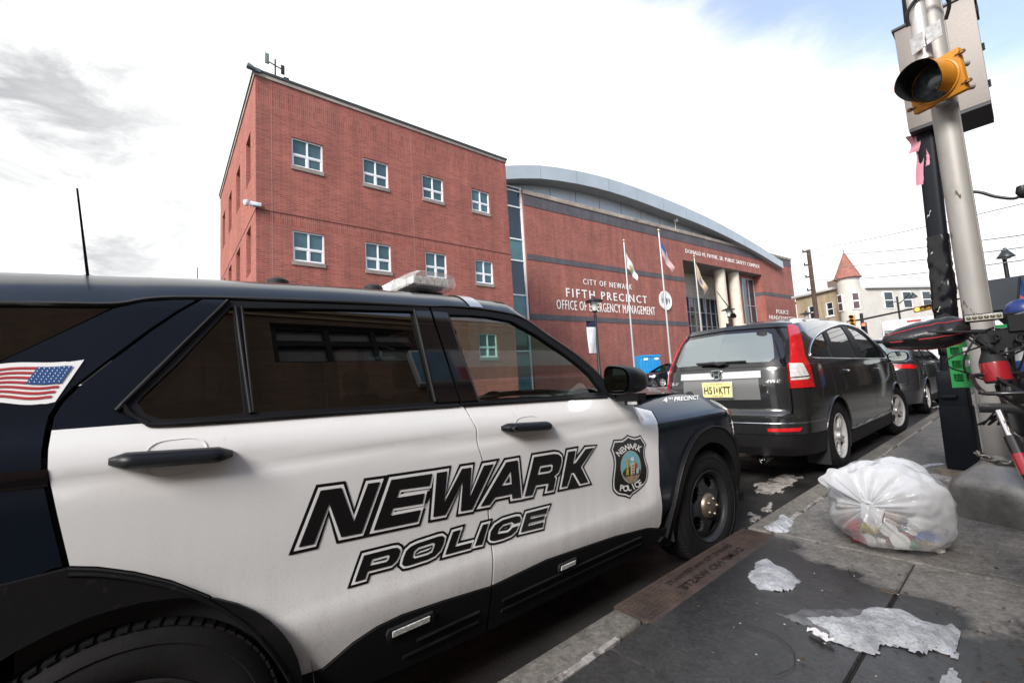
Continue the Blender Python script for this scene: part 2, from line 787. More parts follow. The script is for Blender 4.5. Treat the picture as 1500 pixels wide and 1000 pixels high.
def concrete(name, base, dark, wet=False):
    m = mat(name, base, rough=0.85)
    t = m.node_tree
    b = t.nodes['Principled BSDF']
    L = t.links.new
    tc = nd(t, 'ShaderNodeTexCoord')
    n1 = nd(t, 'ShaderNodeTexNoise', i={'Scale': 1.1, 'Detail': 10, 'Roughness': 0.65})
    n2 = nd(t, 'ShaderNodeTexNoise', i={'Scale': 55.0, 'Detail': 6, 'Roughness': 0.7})
    n3 = nd(t, 'ShaderNodeTexVoronoi', i={'Scale': 170.0})
    for n in (n1, n2, n3):
        L(tc.outputs['Object'], n.inputs['Vector'])
    r1 = nd(t, 'ShaderNodeMapRange', i={1: 0.35, 2: 0.68})
    L(n1.outputs[0], r1.inputs[0])
    mx = nd(t, 'ShaderNodeMix', data_type='RGBA')
    L(r1.outputs[0], mx.inputs['Factor'])
    mx.inputs['A'].default_value = (*base, 1)
    mx.inputs['B'].default_value = (*dark, 1)
    r2 = nd(t, 'ShaderNodeMapRange', i={1: 0.3, 2: 0.7, 3: 0.55, 4: 1.45})
    L(n2.outputs[0], r2.inputs[0])
    r3 = nd(t, 'ShaderNodeMapRange', i={1: 0.0, 2: 0.9, 3: 0.8, 4: 1.15})
    L(n3.outputs['Distance'], r3.inputs[0])
    mu = nd(t, 'ShaderNodeMath', operation='MULTIPLY')
    n6 = nd(t, 'ShaderNodeTexNoise', i={'Scale': 13.0, 'Detail': 9, 'Roughness': 0.7})
    L(tc.outputs['Object'], n6.inputs['Vector'])
    r6 = nd(t, 'ShaderNodeMapRange', i={1: 0.32, 2: 0.68, 3: 0.66, 4: 1.30})
    L(n6.outputs[0], r6.inputs[0])
    mu0 = nd(t, 'ShaderNodeMath', operation='MULTIPLY')
    L(r2.outputs[0], mu0.inputs[0])
    L(r6.outputs[0], mu0.inputs[1])
    L(mu0.outputs[0], mu.inputs[0])
    L(r3.outputs[0], mu.inputs[1])
    cc = nd(t, 'ShaderNodeCombineColor')
    for k in range(3):
        L(mu.outputs[0], cc.inputs[k])
    m2 = nd(t, 'ShaderNodeMix', data_type='RGBA', blend_type='MULTIPLY', i={'Factor': 1.0})
    L(mx.outputs['Result'], m2.inputs['A'])
    L(cc.outputs[0], m2.inputs['B'])
    last = m2.outputs['Result']
    # pale specks of grit and old gum
    v2 = nd(t, 'ShaderNodeTexVoronoi', i={'Scale': 7.0, 'Randomness': 1.0})
    L(tc.outputs['Object'], v2.inputs['Vector'])
    r4 = nd(t, 'ShaderNodeMapRange', i={1: 0.028, 2: 0.045, 3: 0.55, 4: 0.0})
    L(v2.outputs['Distance'], r4.inputs[0])
    m3 = nd(t, 'ShaderNodeMix', data_type='RGBA')
    L(r4.outputs[0], m3.inputs['Factor'])
    L(last, m3.inputs['A'])
    m3.inputs['B'].default_value = (0.05, 0.045, 0.04, 1)
    last = m3.outputs['Result']
    rough = None
    if wet:
        # meltwater: everything on the near, left side of a ragged edge, plus patches along the kerb
        sx = nd(t, 'ShaderNodeSeparateXYZ')
        L(tc.outputs['Object'], sx.inputs[0])
        nw = nd(t, 'ShaderNodeTexNoise', i={'Scale': 2.2, 'Detail': 7, 'Roughness': 0.55, 'Distortion': 0.4})
        L(tc.outputs['Object'], nw.inputs['Vector'])
        # f = y + 0.62 x (edge passes (-0.93, 2.9), (-0.51, 2.71), (-0.14, 2.42))
        fx = nd(t, 'ShaderNodeMath', operation='MULTIPLY_ADD', i={1: 0.62})
        L(sx.outputs[0], fx.inputs[0])
        L(sx.outputs[1], fx.inputs[2])
        fn = nd(t, 'ShaderNodeMath', operation='MULTIPLY_ADD', i={1: 1.5})
        L(nw.outputs[0], fn.inputs[0])
        L(fx.outputs[0], fn.inputs[2])
        w1 = nd(t, 'ShaderNodeMapRange', i={1: 3.05, 2: 3.14, 3: 1.0, 4: 0.0})
        L(fn.outputs[0], w1.inputs[0])
        nw2 = nd(t, 'ShaderNodeTexNoise', i={'Scale': 0.8, 'Detail': 8, 'Roughness': 0.6})
        L(tc.outputs['Object'], nw2.inputs['Vector'])
        w2 = nd(t, 'ShaderNodeMapRange', i={1: 0.57, 2: 0.66, 3: 0.0, 4: 0.45})
        L(nw2.outputs[0], w2.inputs[0])
        wm = nd(t, 'ShaderNodeMath', operation='MAXIMUM')
        L(w1.outputs[0], wm.inputs[0])
        L(w2.outputs[0], wm.inputs[1])
        mw = nd(t, 'ShaderNodeMix', data_type='RGBA', blend_type='MULTIPLY')
        L(wm.outputs[0], mw.inputs['Factor'])
        L(last, mw.inputs['A'])
        mw.inputs['B'].default_value = (0.17, 0.175, 0.19, 1)
        last = mw.outputs['Result']
        rr = nd(t, 'ShaderNodeMapRange', i={1: 0.0, 2: 1.0, 3: 0.82, 4: 0.17})
        L(wm.outputs[0], rr.inputs[0])
        rj = nd(t, 'ShaderNodeMath', operation='MULTIPLY_ADD', i={1: 0.25})
        L(n1.outputs[0], rj.inputs[0])
        L(rr.outputs[0], rj.inputs[2])
        rs = nd(t, 'ShaderNodeMath', operation='SUBTRACT', i={1: 0.12})
        L(rj.outputs[0], rs.inputs[0])
        L(rs.outputs[0], b.inputs['Roughness'])
    L(last, b.inputs['Base Color'])
    bp = nd(t, 'ShaderNodeBump', i={'Strength': 0.55, 'Distance': 0.004})
    L(n2.outputs[0], bp.inputs['Height'])
    L(bp.outputs[0], b.inputs['Normal'])
    return m


M_walk = concrete('sidewalk concrete', (0.195, 0.182, 0.163), (0.120, 0.111, 0.100), wet=True)
M_kerb = concrete('kerb stone', (0.175, 0.160, 0.135), (0.115, 0.105, 0.09))
M_asph = mat('asphalt', (0.024, 0.022, 0.021), rough=0.55, var=0.35, vscale=3.0, bump=0.5, bscale=120, rvar=0.22,
             dirt=((0.12, 0.10, 0.092), 2.3, 0.62, 0.80))
M_ground = mat('ground far', (0.07, 0.065, 0.06), rough=0.9, var=0.2, vscale=0.3)
M_snow = mat('old snow', (0.50, 0.51, 0.53), rough=0.4, var=0.40, vscale=11, bump=1.0, bscale=170,
             dirt=((0.08, 0.075, 0.07), 75, 0.53, 0.70))
M_black = mat('black paint', (0.008, 0.008, 0.010), rough=0.35, bump=0.05, bscale=20)
M_dark = mat('matt black', (0.012, 0.012, 0.013), rough=0.7, bump=0.1, bscale=60)

# ground
mb = MB()
mb.add([(-900, -900, -0.30), (900, -900, -0.30), (900, 900, -0.30), (-900, 900, -0.30)], [(0, 1, 2, 3)])
struct(mb.build('ground', M_ground))


def road_z(x, y):
    """the gutter sinks towards the storm inlet"""
    return -0.18 * (1 - sstep(y, 3.95, 5.3)) * float(sstep(x, -13.5, -7.0))


mb = MB()
xs = [-13.6, -12, -10, -8, -6, -5, -4, -3, -2.4, -2, -1.6, -1.30]
ys = [-60, -20, -8, -2, 2, 3.6, 3.9, 4.1, 4.3, 4.5, 4.7, 4.9, 5.1, 5.3, 5.6, 8, 14, 25, 60, 140, 300]
mb.grid([[(x, y, float(road_z(x, y))) for x in xs] for y in ys])
struct(mb.build('road', M_asph, smooth=180))
# far plaza in front of the precinct
mb = MB()
mb.box2((-60, -60, -0.25), (-13.6, 300, 0.10))
struct(mb.build('plaza', M_walk, bevel=0.02))

# kerb stones (gap where the storm inlet sits) and pavement slabs
kx0, kx1 = -1.32, -1.178
mb = MB()
ends = [1.60, -1.1, -4.0, -7.0, -12]
for a, b in zip(ends[1:], ends[:-1]):
    mb.box2((kx0, a + 0.006, -0.3), (kx1, b - 0.006, 0.086))
ends = [2.97, 6.72, 10.2, 13.7, 17.3, 21, 30, 45, 70, 120, 250]
for a, b in zip(ends[:-1], ends[1:]):
    mb.box2((kx0, a + 0.006, -0.3), (kx1, b - 0.006, 0.086))
struct(mb.build('kerb', M_kerb, bevel=0.018, seg=3))
mb = MB()
xl = [-1.165, -0.51, 0.75, 2.0, 3.05]
xl2 = [-1.165, 0.42, 3.05]
yl = [-12, -9, -6, -3.6, -1.95, -0.3, 1.35, 3.00, 4.85, 6.72, 8.4, 10.1, 11.8, 13.6, 15.4, 17.2, 20, 24, 30, 40, 60, 100, 180, 300]
rnd = random.Random(3)
for j in range(len(yl) - 1):
    XX = xl2 if yl[j] > 2.9 else xl
    for i in range(len(XX) - 1):
        dz = rnd.uniform(-0.004, 0.004)
        mb.box2((XX[i] + 0.0028, yl[j] + 0.003, -0.1), (XX[i + 1] - 0.0028, yl[j + 1] - 0.003, 0.08 + dz))
struct(mb.build('pavement', M_walk, bevel=0.006, seg=1))
mb = MB()
mb.box2((kx1 - 0.002, -12, -0.15), (3.05, 300, 0.066))
struct(mb.build('pavement_bed', mat('joint dirt', (0.03, 0.026, 0.022), rough=0.95, var=0.4, vscale=8)))
# salt-whitened mortar in the kerb joint
mb = MB()
rnd = random.Random(5)
for y0, y1 in ((0.6, 1.42), (3.02, 3.5), (3.6, 4.0), (4.9, 5.6), (5.9, 6.6), (6.9, 8.2), (8.6, 9.6)):
    y = y0
    while y < y1:
        l = rnd.uniform(0.05, 0.2)
        w = rnd.uniform(0.007, 0.017)
        mb.box2((kx1 - 0.006 - w * 0.4, y, 0.05), (kx1 + 0.006 + w, min(y + l * 1.1, y1), 0.0815 + rnd.uniform(0, 0.004)))
        y += l + (rnd.uniform(0.0, 0.05) if rnd.random() < 0.12 else 0)
struct(mb.build('kerb_joint', mat('joint mortar', (0.30, 0.28, 0.26), rough=0.9, var=0.5, vscale=30, dirt=((0.07, 0.06, 0.05), 14, 0.5, 0.62))))

# cast-iron hood of the storm inlet
inl = thing('storm_drain', 'rusty cast iron storm drain plate set into the kerb beside the police car wheel', 'storm drain', (-1.25, 2.285, 0.08))
M_iron = mat('rusty iron', (0.075, 0.052, 0.042), rough=0.62, metal=0.35, var=0.35, vscale=9, dirt=((0.035, 0.03, 0.028), 6, 0.5, 0.7))
mb = MB()
mb.box2((-0.093, -0.68, -0.30), (0.115, 0.68, 0.0))
mb.build('cover', M_iron, inl, bevel=0.008)
mb = MB()
x = -0.075
i = 0
for row in range(8):
    xx = -0.080 + row * 0.022
    yy = -0.66
    while yy < 0.65:
        if not (-0.36 < yy < 0.36 and -0.06 < xx < 0.085):
            mb.box((xx + 0.008, yy, 0.0015), (0.016, 0.007, 0.004))
        yy += 0.02
mb.build('tread_pattern', M_iron, inl)
mb = MB()
M_ironl = mat('worn iron letters', (0.035, 0.026, 0.022), rough=0.45, metal=0.4, var=0.3, vscale=20)


def words(body, y0, y1, xc, h):
    vs, fs = text_geo(body, size=1.0, offset=0.01)
    a = [v[0] for v in vs]
    b = [v[1] for v in vs]
    k = (y1 - y0) / (max(a) - min(a))
    kb = h / (max(b) - min(b))
    am, bm_ = (max(a) + min(a)) / 2, (max(b) + min(b)) / 2
    # the lettering is read from the road: it runs towards -y
    mb.add([(xc + (q - bm_) * kb * -1, (y0 + y1) / 2 + (p - am) * k * -1, 0.0045) for p, q in vs], [f for f in fs])


words('DUMP NO WASTE', -0.33, 0.33, 0.048, 0.042)
words('DRAINS TO WATERWAYS', -0.34, 0.34, -0.022, 0.032)
mb.build('lettering', M_ironl, inl, fix=False)
mb = MB()
mb.box2((-0.05, -0.5, -0.2), (0.02, 0.5, -0.19))

# ---------------------------------------------------------------- brick office block
M_brick1 = brick_mat('red brick', (0.35, 0.094, 0.064), (0.24, 0.058, 0.042), (0.31, 0.15, 0.12), bw=0.32, rh=0.08, ms=0.010,
                     soldier=[(12.35, 13.25), (7.75, 8.15)])
M_brick2 = brick_mat('precinct brick', (0.33, 0.096, 0.068), (0.23, 0.060, 0.045), (0.30, 0.15, 0.12), bw=0.32, rh=0.08, ms=0.010)
M_bandb = brick_mat('slate brick', (0.040, 0.042, 0.055), (0.060, 0.060, 0.075), (0.15, 0.13, 0.13), bw=0.41, rh=0.10, ms=0.016)
M_stone = mat('coping stone', (0.34, 0.29, 0.25), rough=0.85, var=0.22, vscale=1.2, stretch=(1, 1, 3))
M_sill = mat('sill stone', (0.26, 0.22, 0.19), rough=0.85, var=0.2, vscale=2)
M_wfr = mat('white window frame', (0.78, 0.78, 0.78), rough=0.4, var=0.05, vscale=4)
M_wgl = mat('office glass', (0.055, 0.105, 0.12), rough=0.06, var=0.5, vscale=0.45, spec=0.7)
M_wgl2 = mat('dark curtain glass', (0.016, 0.024, 0.034), rough=0.05, var=0.3, vscale=0.5, spec=0.9)
M_wgl3 = mat('teal spandrel glass', (0.075, 0.16, 0.175), rough=0.12, var=0.2, vscale=0.6)

ox, oy = -18.0, 2.63
b1 = thing('brick_office_building', 'red brick office block with two rows of white framed windows beside the arched precinct', 'building', (ox, oy, 0))
B1W, B1D, B1H = 12.42, 13.2, 13.55
wz = [(10.25, 11.45), (6.32, 7.57), (2.4, 3.65)]
wy = [(1.26, 2.45), (4.15, 5.33), (7.06, 8.24), (9.95, 11.12)]
sx_ = [(-2.45, -1.25), (-5.65, -4.35), (-8.8, -7.5), (-11.9, -10.6)]
front = [(a, z0, b, z1) for z0, z1 in wz for a, b in wy]
side = [(a, z0, b, z1) for z0, z1 in ((9.85, 11.9), (6.0, 7.95), (2.1, 4.05)) for a, b in sx_]
mb = MB()
hole_wall(mb, (0, 0, B1W, B1H), front, lambda a, b: (0, a, b), (-1, 0, 0), 0.14)
hole_wall(mb, (-B1D, 0, 0, B1H), side, lambda a, b: (a, 0, b), (0, 1, 0), 0.50)
mb.add([(0, B1W, 0), (-B1D, B1W, 0), (-B1D, B1W, B1H), (0, B1W, B1H)], [(0, 1, 2, 3)])
mb.add([(-B1D, 0, 0), (-B1D, B1W, 0), (-B1D, B1W, B1H), (-B1D, 0, B1H)], [(0, 1, 2, 3)])
mb.build('wall', M_brick1, b1, fix=False)
mb = MB()
mb.box2((-B1D - 0.05, -0.05, B1H), (0.05, B1W + 0.05, B1H + 0.16))
mb.build('coping', M_stone, b1, bevel=0.01)
mb = MB()
mb.box2((-B1D - 0.09, -0.09, B1H + 0.16), (0.09, B1W + 0.09, B1H + 0.25))
mb.build('roof_edge', mat('dark flashing', (0.06, 0.065, 0.062), rough=0.5, metal=0.3), b1)
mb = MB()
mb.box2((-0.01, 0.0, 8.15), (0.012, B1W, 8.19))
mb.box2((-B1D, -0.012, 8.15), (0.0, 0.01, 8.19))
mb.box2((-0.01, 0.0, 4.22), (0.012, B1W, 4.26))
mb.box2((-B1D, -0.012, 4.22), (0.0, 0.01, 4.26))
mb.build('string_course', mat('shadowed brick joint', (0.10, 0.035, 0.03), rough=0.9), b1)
mb = MB()
for y in (0.53, 6.5):
    mb.box2((-0.004, y, 0), (0.004, y + 0.025, B1H))
mb.build('movement_joint', mat('joint sealant', (0.36, 0.17, 0.145), rough=0.8), b1)


def office_window(parent, r, fn, n, first):
    a, z0, b, z1 = r
    if first is not None:
        pass
    fr = MB()

    def bx(p, q, d0, d1):
        A = Vector(fn(p[0], p[1])) + Vector(n) * d0
        B = Vector(fn(q[0], q[1])) + Vector(n) * d1
        return A, B

    def bar(p0, q0, p1, q1, d0, d1):
        A = Vector(fn(p0, q0)) + Vector(n) * d0
        B = Vector(fn(p1, q1)) + Vector(n) * d1
        fr.box2(A, B)
    t = 0.055
    zm = z0 + (z1 - z0) * 0.44
    bar(a, z0, a + t, z1, -0.13, -0.055)
    bar(b - t, z0, b, z1, -0.13, -0.055)
    bar(a + t, z1 - t, b - t, z1, -0.13, -0.055)
    bar(a + t, z0, b - t, z0 + t, -0.13, -0.055)
    bar((a + b) / 2 - t * .6, z0 + t, (a + b) / 2 + t * .6, z1 - t, -0.13, -0.06)
    bar(a + t, zm - t * .7, (a + b) / 2 - t * .6, zm + t * .7, -0.13, -0.06)
    bar((a + b) / 2 + t * .6, zm - t * .7, b - t, zm + t * .7, -0.13, -0.06)
    for s_ in (0, 1):
        xa = a + t if s_ == 0 else (a + b) / 2 + t * .6
        xb = (a + b) / 2 - t * .6 if s_ == 0 else b - t
        q = 0.035
        for u0, v0, u1, v1 in ((xa, z0 + t, xa + q, zm - t * .7), (xb - q, z0 + t, xb, zm - t * .7),
                               (xa + q, z0 + t, xb - q, z0 + t + q), (xa + q, zm - t * .7 - q, xb - q, zm - t * .7)):
            bar(u0, v0, u1, v1, -0.125, -0.075)
    w = fr.build('window', M_wfr, parent)
    g = MB()
    A, B = bx((a + t * .5, z0 + t * .5), (b - t * .5, z1 - t * .5), -0.112, -0.108)
    g.box2(A, B)
    g.build('pane', M_wgl, w)
    s = MB()
    A, B = bx((a - 0.03, z0 - 0.16), (b + 0.03, z0), -0.05, 0.045)
    s.box2(A, B)
    s.build('sill', M_sill, w)
    return w


for r in front:
    office_window(b1, r, lambda a, b: (0, a, b), (1, 0, 0), None)
for r in side:
    office_window(b1, r, lambda a, b: (a, 0.33, b), (0, -1, 0), None)
# things fixed to the block
M_grey = mat('grey housing', (0.45, 0.47, 0.48), rough=0.45, var=0.1, vscale=6)
M_ltgrey = mat('pale grey plastic', (0.68, 0.69, 0.70), rough=0.45, var=0.06, vscale=6)
cm = thing('security_camera', 'white dome security camera on the corner of the red brick block', 'camera', (ox + 0.1, oy - 0.1, 8.28))
mb = MB()
mb.tube([(0, 0, -0.2), (0.05, -0.06, -0.12), (0.05, -0.10, 0.0)], 0.03)
mb.box((-0.05, 0.12, 0.02), (0.3, 0.5, 0.2))
mb.build('bracket', M_ltgrey, cm, bevel=0.02)
mb = MB()
mb.lathe([(0.0, -0.17), (0.08, -0.15), (0.13, -0.08), (0.15, 0.0), (0.15, 0.1), (0.1, 0.15), (0, 0.16)], 20, Matrix.Translation((0.02, -0.32, 0.0)))
mb.build('dome', mat('camera dome', (0.75, 0.63, 0.65), rough=0.2), cm, smooth=40)
cm.scale = (0.7, 0.7, 0.7)
an = thing('roof_antenna', 'small cluster of panel antennas on the roof corner of the brick block', 'antenna', (ox - 0.3, oy + 0.75, B1H + 0.25))
mb = MB()
mb.tube([(0, 0, 0), (0, 0, 0.95)], 0.03)
mb.tube([(0, -0.25, 0.75), (0, 0.25, 0.62)], 0.025)
mb.build('mast', M_dark, an, smooth=60)
mb = MB()
mb.box((0.02, -0.3, 0.85), (0.06, 0.16, 0.45))
mb.build('panel', mat('green grey panel', (0.16, 0.2, 0.18), rough=0.5), an, bevel=0.02)
mb = MB()
mb.box((0.02, 0.27, 0.6), (0.06, 0.14, 0.4))
mb.box((0.02, 0.4, 0.15), (0.12, 0.2, 0.3))
mb.build('panel', M_dark, an, bevel=0.02)
fl = thing('roof_floodlight', 'grey floodlight at the roof corner of the brick block', 'light', (ox + 0.12, oy - 0.12, B1H + 0.17))
mb = MB()
mb.lathe([(0.0, -0.2), (0.12, -0.2), (0.17, 0.1), (0.14, 0.16), (0, 0.18)], 14, Matrix.Rotation(rad(75), 4, 'X') @ Matrix.Translation((0, 0, 0.1)))
mb.box((-0.05, 0.2, 0.0), (0.16, 0.4, 0.2))
tag(mb.build('housing', mat('weathered zinc', (0.12, 0.15, 0.15), rough=0.5, metal=0.4), fl, smooth=40))
fl.scale = (0.7, 0.7, 0.7)

# ---------------------------------------------------------------- precinct with the arched roof
W0 = np.array([-23.0, 37.2, 0.0])
b2 = thing('police_precinct_building', 'red brick police precinct with a bowed metal roof, slate brick bands and a columned entrance', 'building', W0, YB2)
YL, YR, ZT = -15.45, 31.95, 15.72
OP = (5.45, 22.9, 12.85)
DP = 3.5      # depth of the entrance recess
mb = MB()
hole_wall(mb, (YL, 0, YR, ZT), [(OP[0], 0.02, OP[1], OP[2])], lambda a, b: (0, a, b), (-1, 0, 0), DP)
mb.add([(0, YR, 0), (-26, YR, 0), (-26, YR, ZT), (0, YR, ZT)], [(0, 1, 2, 3)])
mb.add([(0, YL, 0), (-26, YL, 0), (-26, YL, ZT), (0, YL, ZT)], [(3, 2, 1, 0)])
mb.build('wall', M_brick2, b2, fix=False)
mb = MB()
for y0, y1, z0, z1 in ((YL, YR, 14.8, 15.70), (YL, OP[0], 10.43, 10.88), (OP[1], YR, 10.2, 10.65), (YL, OP[0], 5.7, 6.15)):
    mb.box2((-0.1, y0 + 0.01, z0), (0.03, y1 - 0.01, z1))
mb.box2((-1.05, OP[1] - 0.03, 10.2), (0.02, OP[1] + 0.1, 10.65))
mb.build('brick_band', M_bandb, b2)
mb = MB()
mb.box2((-0.5, YL - 0.05, 15.72), (0.10, YR + 0.1, 16.08))
mb.build('coping', mat('stained coping', (0.30, 0.25, 0.21), rough=0.85, var=0.3, vscale=0.9, dirt=((0.12, 0.10, 0.09), 0.8, 0.5, 0.7)), b2, bevel=0.02)


ARC = np.array(catmull([(-36, 10.5), (-30, 12.8), (-24, 15.2), (-17.4, 17.26), (-13.3, 18.27), (-6.9, 18.9), (0.9, 18.8), (10.6, 18.05), (19.7, 16.7), (24.5, 15.75), (28.5, 14.9)], 8))
EAVE = 0.6


def arch(y):
    return float(np.interp(y, ARC[:, 0], ARC[:, 1]))


def arch_t(y):
    return 1.36 - 0.016 * abs(y - 2)


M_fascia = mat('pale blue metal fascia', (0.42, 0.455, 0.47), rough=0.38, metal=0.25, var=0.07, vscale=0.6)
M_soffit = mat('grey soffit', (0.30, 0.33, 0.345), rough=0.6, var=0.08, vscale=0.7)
M_clad = mat('silver cladding', (0.46, 0.49, 0.52), rough=0.42, metal=0.35, var=0.1, vscale=0.8)
yy = [-34 + i * 2.0 for i in range(32)]
mb = MB()
rows = []
for y in yy:
    rows.append([(EAVE, y, arch(y)), (EAVE, y, arch(y) - arch_t(y))])
mb.grid(rows)
mb.grid([[(EAVE, y, arch(y)), (-30, y, arch(y))] for y in yy])
mb.build('roof_fascia', M_fascia, b2, fix=False, smooth=30)
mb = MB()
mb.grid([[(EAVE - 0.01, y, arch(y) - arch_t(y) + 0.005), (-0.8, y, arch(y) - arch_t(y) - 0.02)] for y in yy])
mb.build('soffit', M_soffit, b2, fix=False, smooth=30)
mb = MB()
for k, y in enumerate(yy[::2]):
    mb.box2((EAVE - 0.002, y, arch(y) - arch_t(y) + 0.02), (EAVE + 0.006, y + 0.035, arch(y) - 0.01))
mb.build('fascia_seam', mat('seam shadow', (0.17, 0.24, 0.28), rough=0.5), b2)
mb = MB()
mb.grid([[(-0.7, y, 15.6), (-0.7, y, max(15.7, arch(y) - 0.9))] for y in yy])
mb.build('gable_cladding', M_clad, b2, fix=False)
mb = MB()
for y in range(-30, 25, 3):
    mb.box2((-0.7, y, 15.6), (-0.68, y + 0.04, max(15.7, arch(y) - 1.2)))
mb.build('cladding_seam', mat('cladding joint', (0.12, 0.14, 0.16), rough=0.5), b2)
# glazed strip next to the office block
st = MB()
zs = [0, 3.3, 5.3, 7.6, 10.3, 12.0, 14.6, 15.9]
st.box2((-0.42, -24, 0), (-0.28, -15.48, 16.2))
strip_o = st.build('curtain_wall', M_wgl2, b2)
st = MB()
for z0, z1 in ((5.3, 7.6), (10.3, 12.0), (0.1, 3.0)):
    st.box2((-0.28, -24, z0), (-0.265, -15.5, z1))
st.build('pane', M_wgl3, strip_o)
st = MB()
for z in zs[1:] + [16.2]:
    st.box2((-0.28, -24, z - 0.05), (-0.19, -15.6, z + 0.05))
st.box2((-0.28, -15.6, 0), (-0.15, -15.46, 16.25))
st.box2((-0.28, -19.9, 0), (-0.15, -19.8, 16.2))
st.build('mullion', M_wfr, strip_o)
# entrance recess
M_cream = mat('cream stone', (0.56, 0.51, 0.42), rough=0.8, var=0.12, vscale=1.5)
M_creamb = brick_mat('cream block', (0.50, 0.46, 0.40), (0.44, 0.40, 0.35), (0.30, 0.27, 0.24), bw=1.0, rh=0.5, ms=0.02)
mb = MB()
mb.box2((-DP - 0.3, OP[0], 0), (-DP, 19.2, OP[2]))
mb.build('entrance_wall', M_creamb, b2)
mb = MB()
mb.box2((-DP + 0.001, OP[0] + 0.02, 0), (-DP + 0.05, 19.1, 9.9))
gl = mb.build('entrance_glazing', M_wgl2, b2)
mb = MB()
y = OP[0] + 0.1
while y < 19.0:
    mb.box2((-DP + 0.05, y, 0), (-DP + 0.12, y + 0.07, 9.9))
    y += 1.15
for z in (1.2, 2.9, 4.6, 6.3, 8.0, 9.85):
    mb.box2((-DP + 0.05, OP[0] + 0.05, z), (-DP + 0.11, 19.1, z + 0.07))
mb.build('glazing_bar', mat('aluminium bar', (0.4, 0.42, 0.43), rough=0.4, metal=0.5), gl)
mb = MB()
mb.box2((-3.49, 19.2, 0), (-1.1, OP[1] - 0.01, OP[2] - 0.04))
mb.build('entrance_wall', M_brick2, b2)
mb = MB()
mb.box2((-1.12, 19.6, 0.3), (-1.06, OP[1] - 0.25, 12.4))
gl = mb.build('entrance_glazing', M_wgl2, b2)
mb = MB()
for y in (19.6, 21.1, 22.55):
    mb.box2((-1.06, y, 0.3), (-0.99, y + 0.09, 12.4))
for z in (2.2, 5.2, 8.8, 12.3):
    mb.box2((-1.06, 19.65, z), (-1.0, 22.6, z + 0.09))
mb.build('glazing_bar', MATS['aluminium bar'], gl)
mb = MB()
mb.box2((-DP, OP[0] + 0.02, OP[2] - 0.03), (-0.02, OP[1] - 0.02, OP[2] + 0.02))
mb.build('entrance_soffit', mat('entrance soffit', (0.18, 0.165, 0.15), rough=0.8), b2)
for y in (14.3, 17.5):
    mb = MB()
    mb.lathe([(0.62, 0), (0.62, 3.4), (0.60, 3.42), (0.62, 3.44), (0.62, 7.0), (0.60, 7.02), (0.62, 7.04), (0.62, 10.4), (0.60, 10.42), (0.62, 10.44), (0.62, OP[2] - 0.04)], 28, Matrix.Translation((-0.95, y, 0)))
    mb.build('column', M_cream, b2, smooth=40)


def fit_text(mb, body, y0, y1, zc, h, x=0.03, d=0.02, wt=0.0, space=1.0):
    vs, fs = text_geo(body, size=1.0, offset=wt, res=2, space=space)
    a = [v[0] for v in vs]
    b = [v[1] for v in vs]
    k = (y1 - y0) / (max(a) - min(a))
    kb = h / (max(b) - min(b))
    am, bm_ = (max(a) + min(a)) / 2, (max(b) + min(b)) / 2
    add_text(mb, body, lambda p, q: (x, (y0 + y1) / 2 + (p - am) * k, zc + (q - bm_) * kb), (d, 0, 0), size=1.0, offset=wt, res=2, space=space)


mb = MB()
M_white = mat('white letters', (0.80, 0.79, 0.76), rough=0.5, var=0.05, vscale=2)
fit_text(mb, 'CITY OF NEWARK', -9.56, -3.25, 9.17, 0.50, space=1.35)
fit_text(mb, 'FIFTH PRECINCT', -11.62, -1.19, 8.08, 0.74, space=1.35, wt=0.006)
fit_text(mb, 'OFFICE OF EMERGENCY MANAGEMENT', -12.74, -0.09, 7.03, 0.80, space=1.14)
fit_text(mb, 'DONALD M. PAYNE, SR. PUBLIC SAFETY COMPLEX', 6.11, 22.42, 13.84, 0.52, space=1.1)
fit_text(mb, 'POLICE', 25.75, 29.31, 8.18, 0.56)
fit_text(mb, 'HEADQUARTERS', 23.56, 31.3, 7.30, 0.58)
mb.build('lettering', M_white, b2)
mb = MB()
mb.lathe([(0, 0), (0.98, 0), (0.98, 0.10), (0.92, 0.13), (0.86, 0.10), (0, 0.10)], 40, Matrix.Translation((0.01, 1.72, 8.18)) @ Matrix.Rotation(rad(90), 4, 'Y'))
seal = mb.build('city_seal', M_white, b2, smooth=30)
mb = MB()
cres = [(-0.3, 0.32), (-0.1, 0.25), (0, 0.5), (0.1, 0.25), (0.3, 0.32), (0.34, 0.0), (0.22, -0.35), (0, -0.5), (-0.22, -0.35), (-0.34, 0)]
mb.prism([(-0.52 + 0.3 * p, q * 0.7) for p, q in cres], lambda a, b: (0.10, 1.72 + a, 8.18 + b), (0.02, 0, 0))
mb.prism([(0.52 + 0.3 * p, q * 0.7) for p, q in cres], lambda a, b: (0.10, 1.72 + a, 8.18 + b), (0.02, 0, 0))
mb.prism(cres, lambda a, b: (0.10, 1.72 + a * 0.9, 8.18 + b * 0.9), (0.02, 0, 0))
mb.build('crest', mat('crest ink', (0.12, 0.14, 0.16), rough=0.6, var=0.4, vscale=6), seal)
# small roof fixtures
for y, zz in ((4.9, 16.1), (30.0, 16.1)):
    o = thing('roof_light', 'small white floodlight on the precinct coping near the letters' if y < 10 else 'small weather mast at the right end of the precinct roof', 'light' if y < 10 else 'mast',
              tuple(W0 + np.array([-math.sin(YB2) * y, math.cos(YB2) * y, zz])), YB2)
    mb = MB()
    mb.tube([(-0.1, 0, 0), (-0.1, 0, 0.9)], 0.04)
    mb.box((0.0, 0.05, 1.0), (0.3, 0.3, 0.4))
    if y > 10:
        mb.tube([(-0.1, -0.5, 0.7), (-0.1, 0.4, 1.1)], 0.03)
    mb.build('lamp_head', M_ltgrey, o, bevel=0.03)

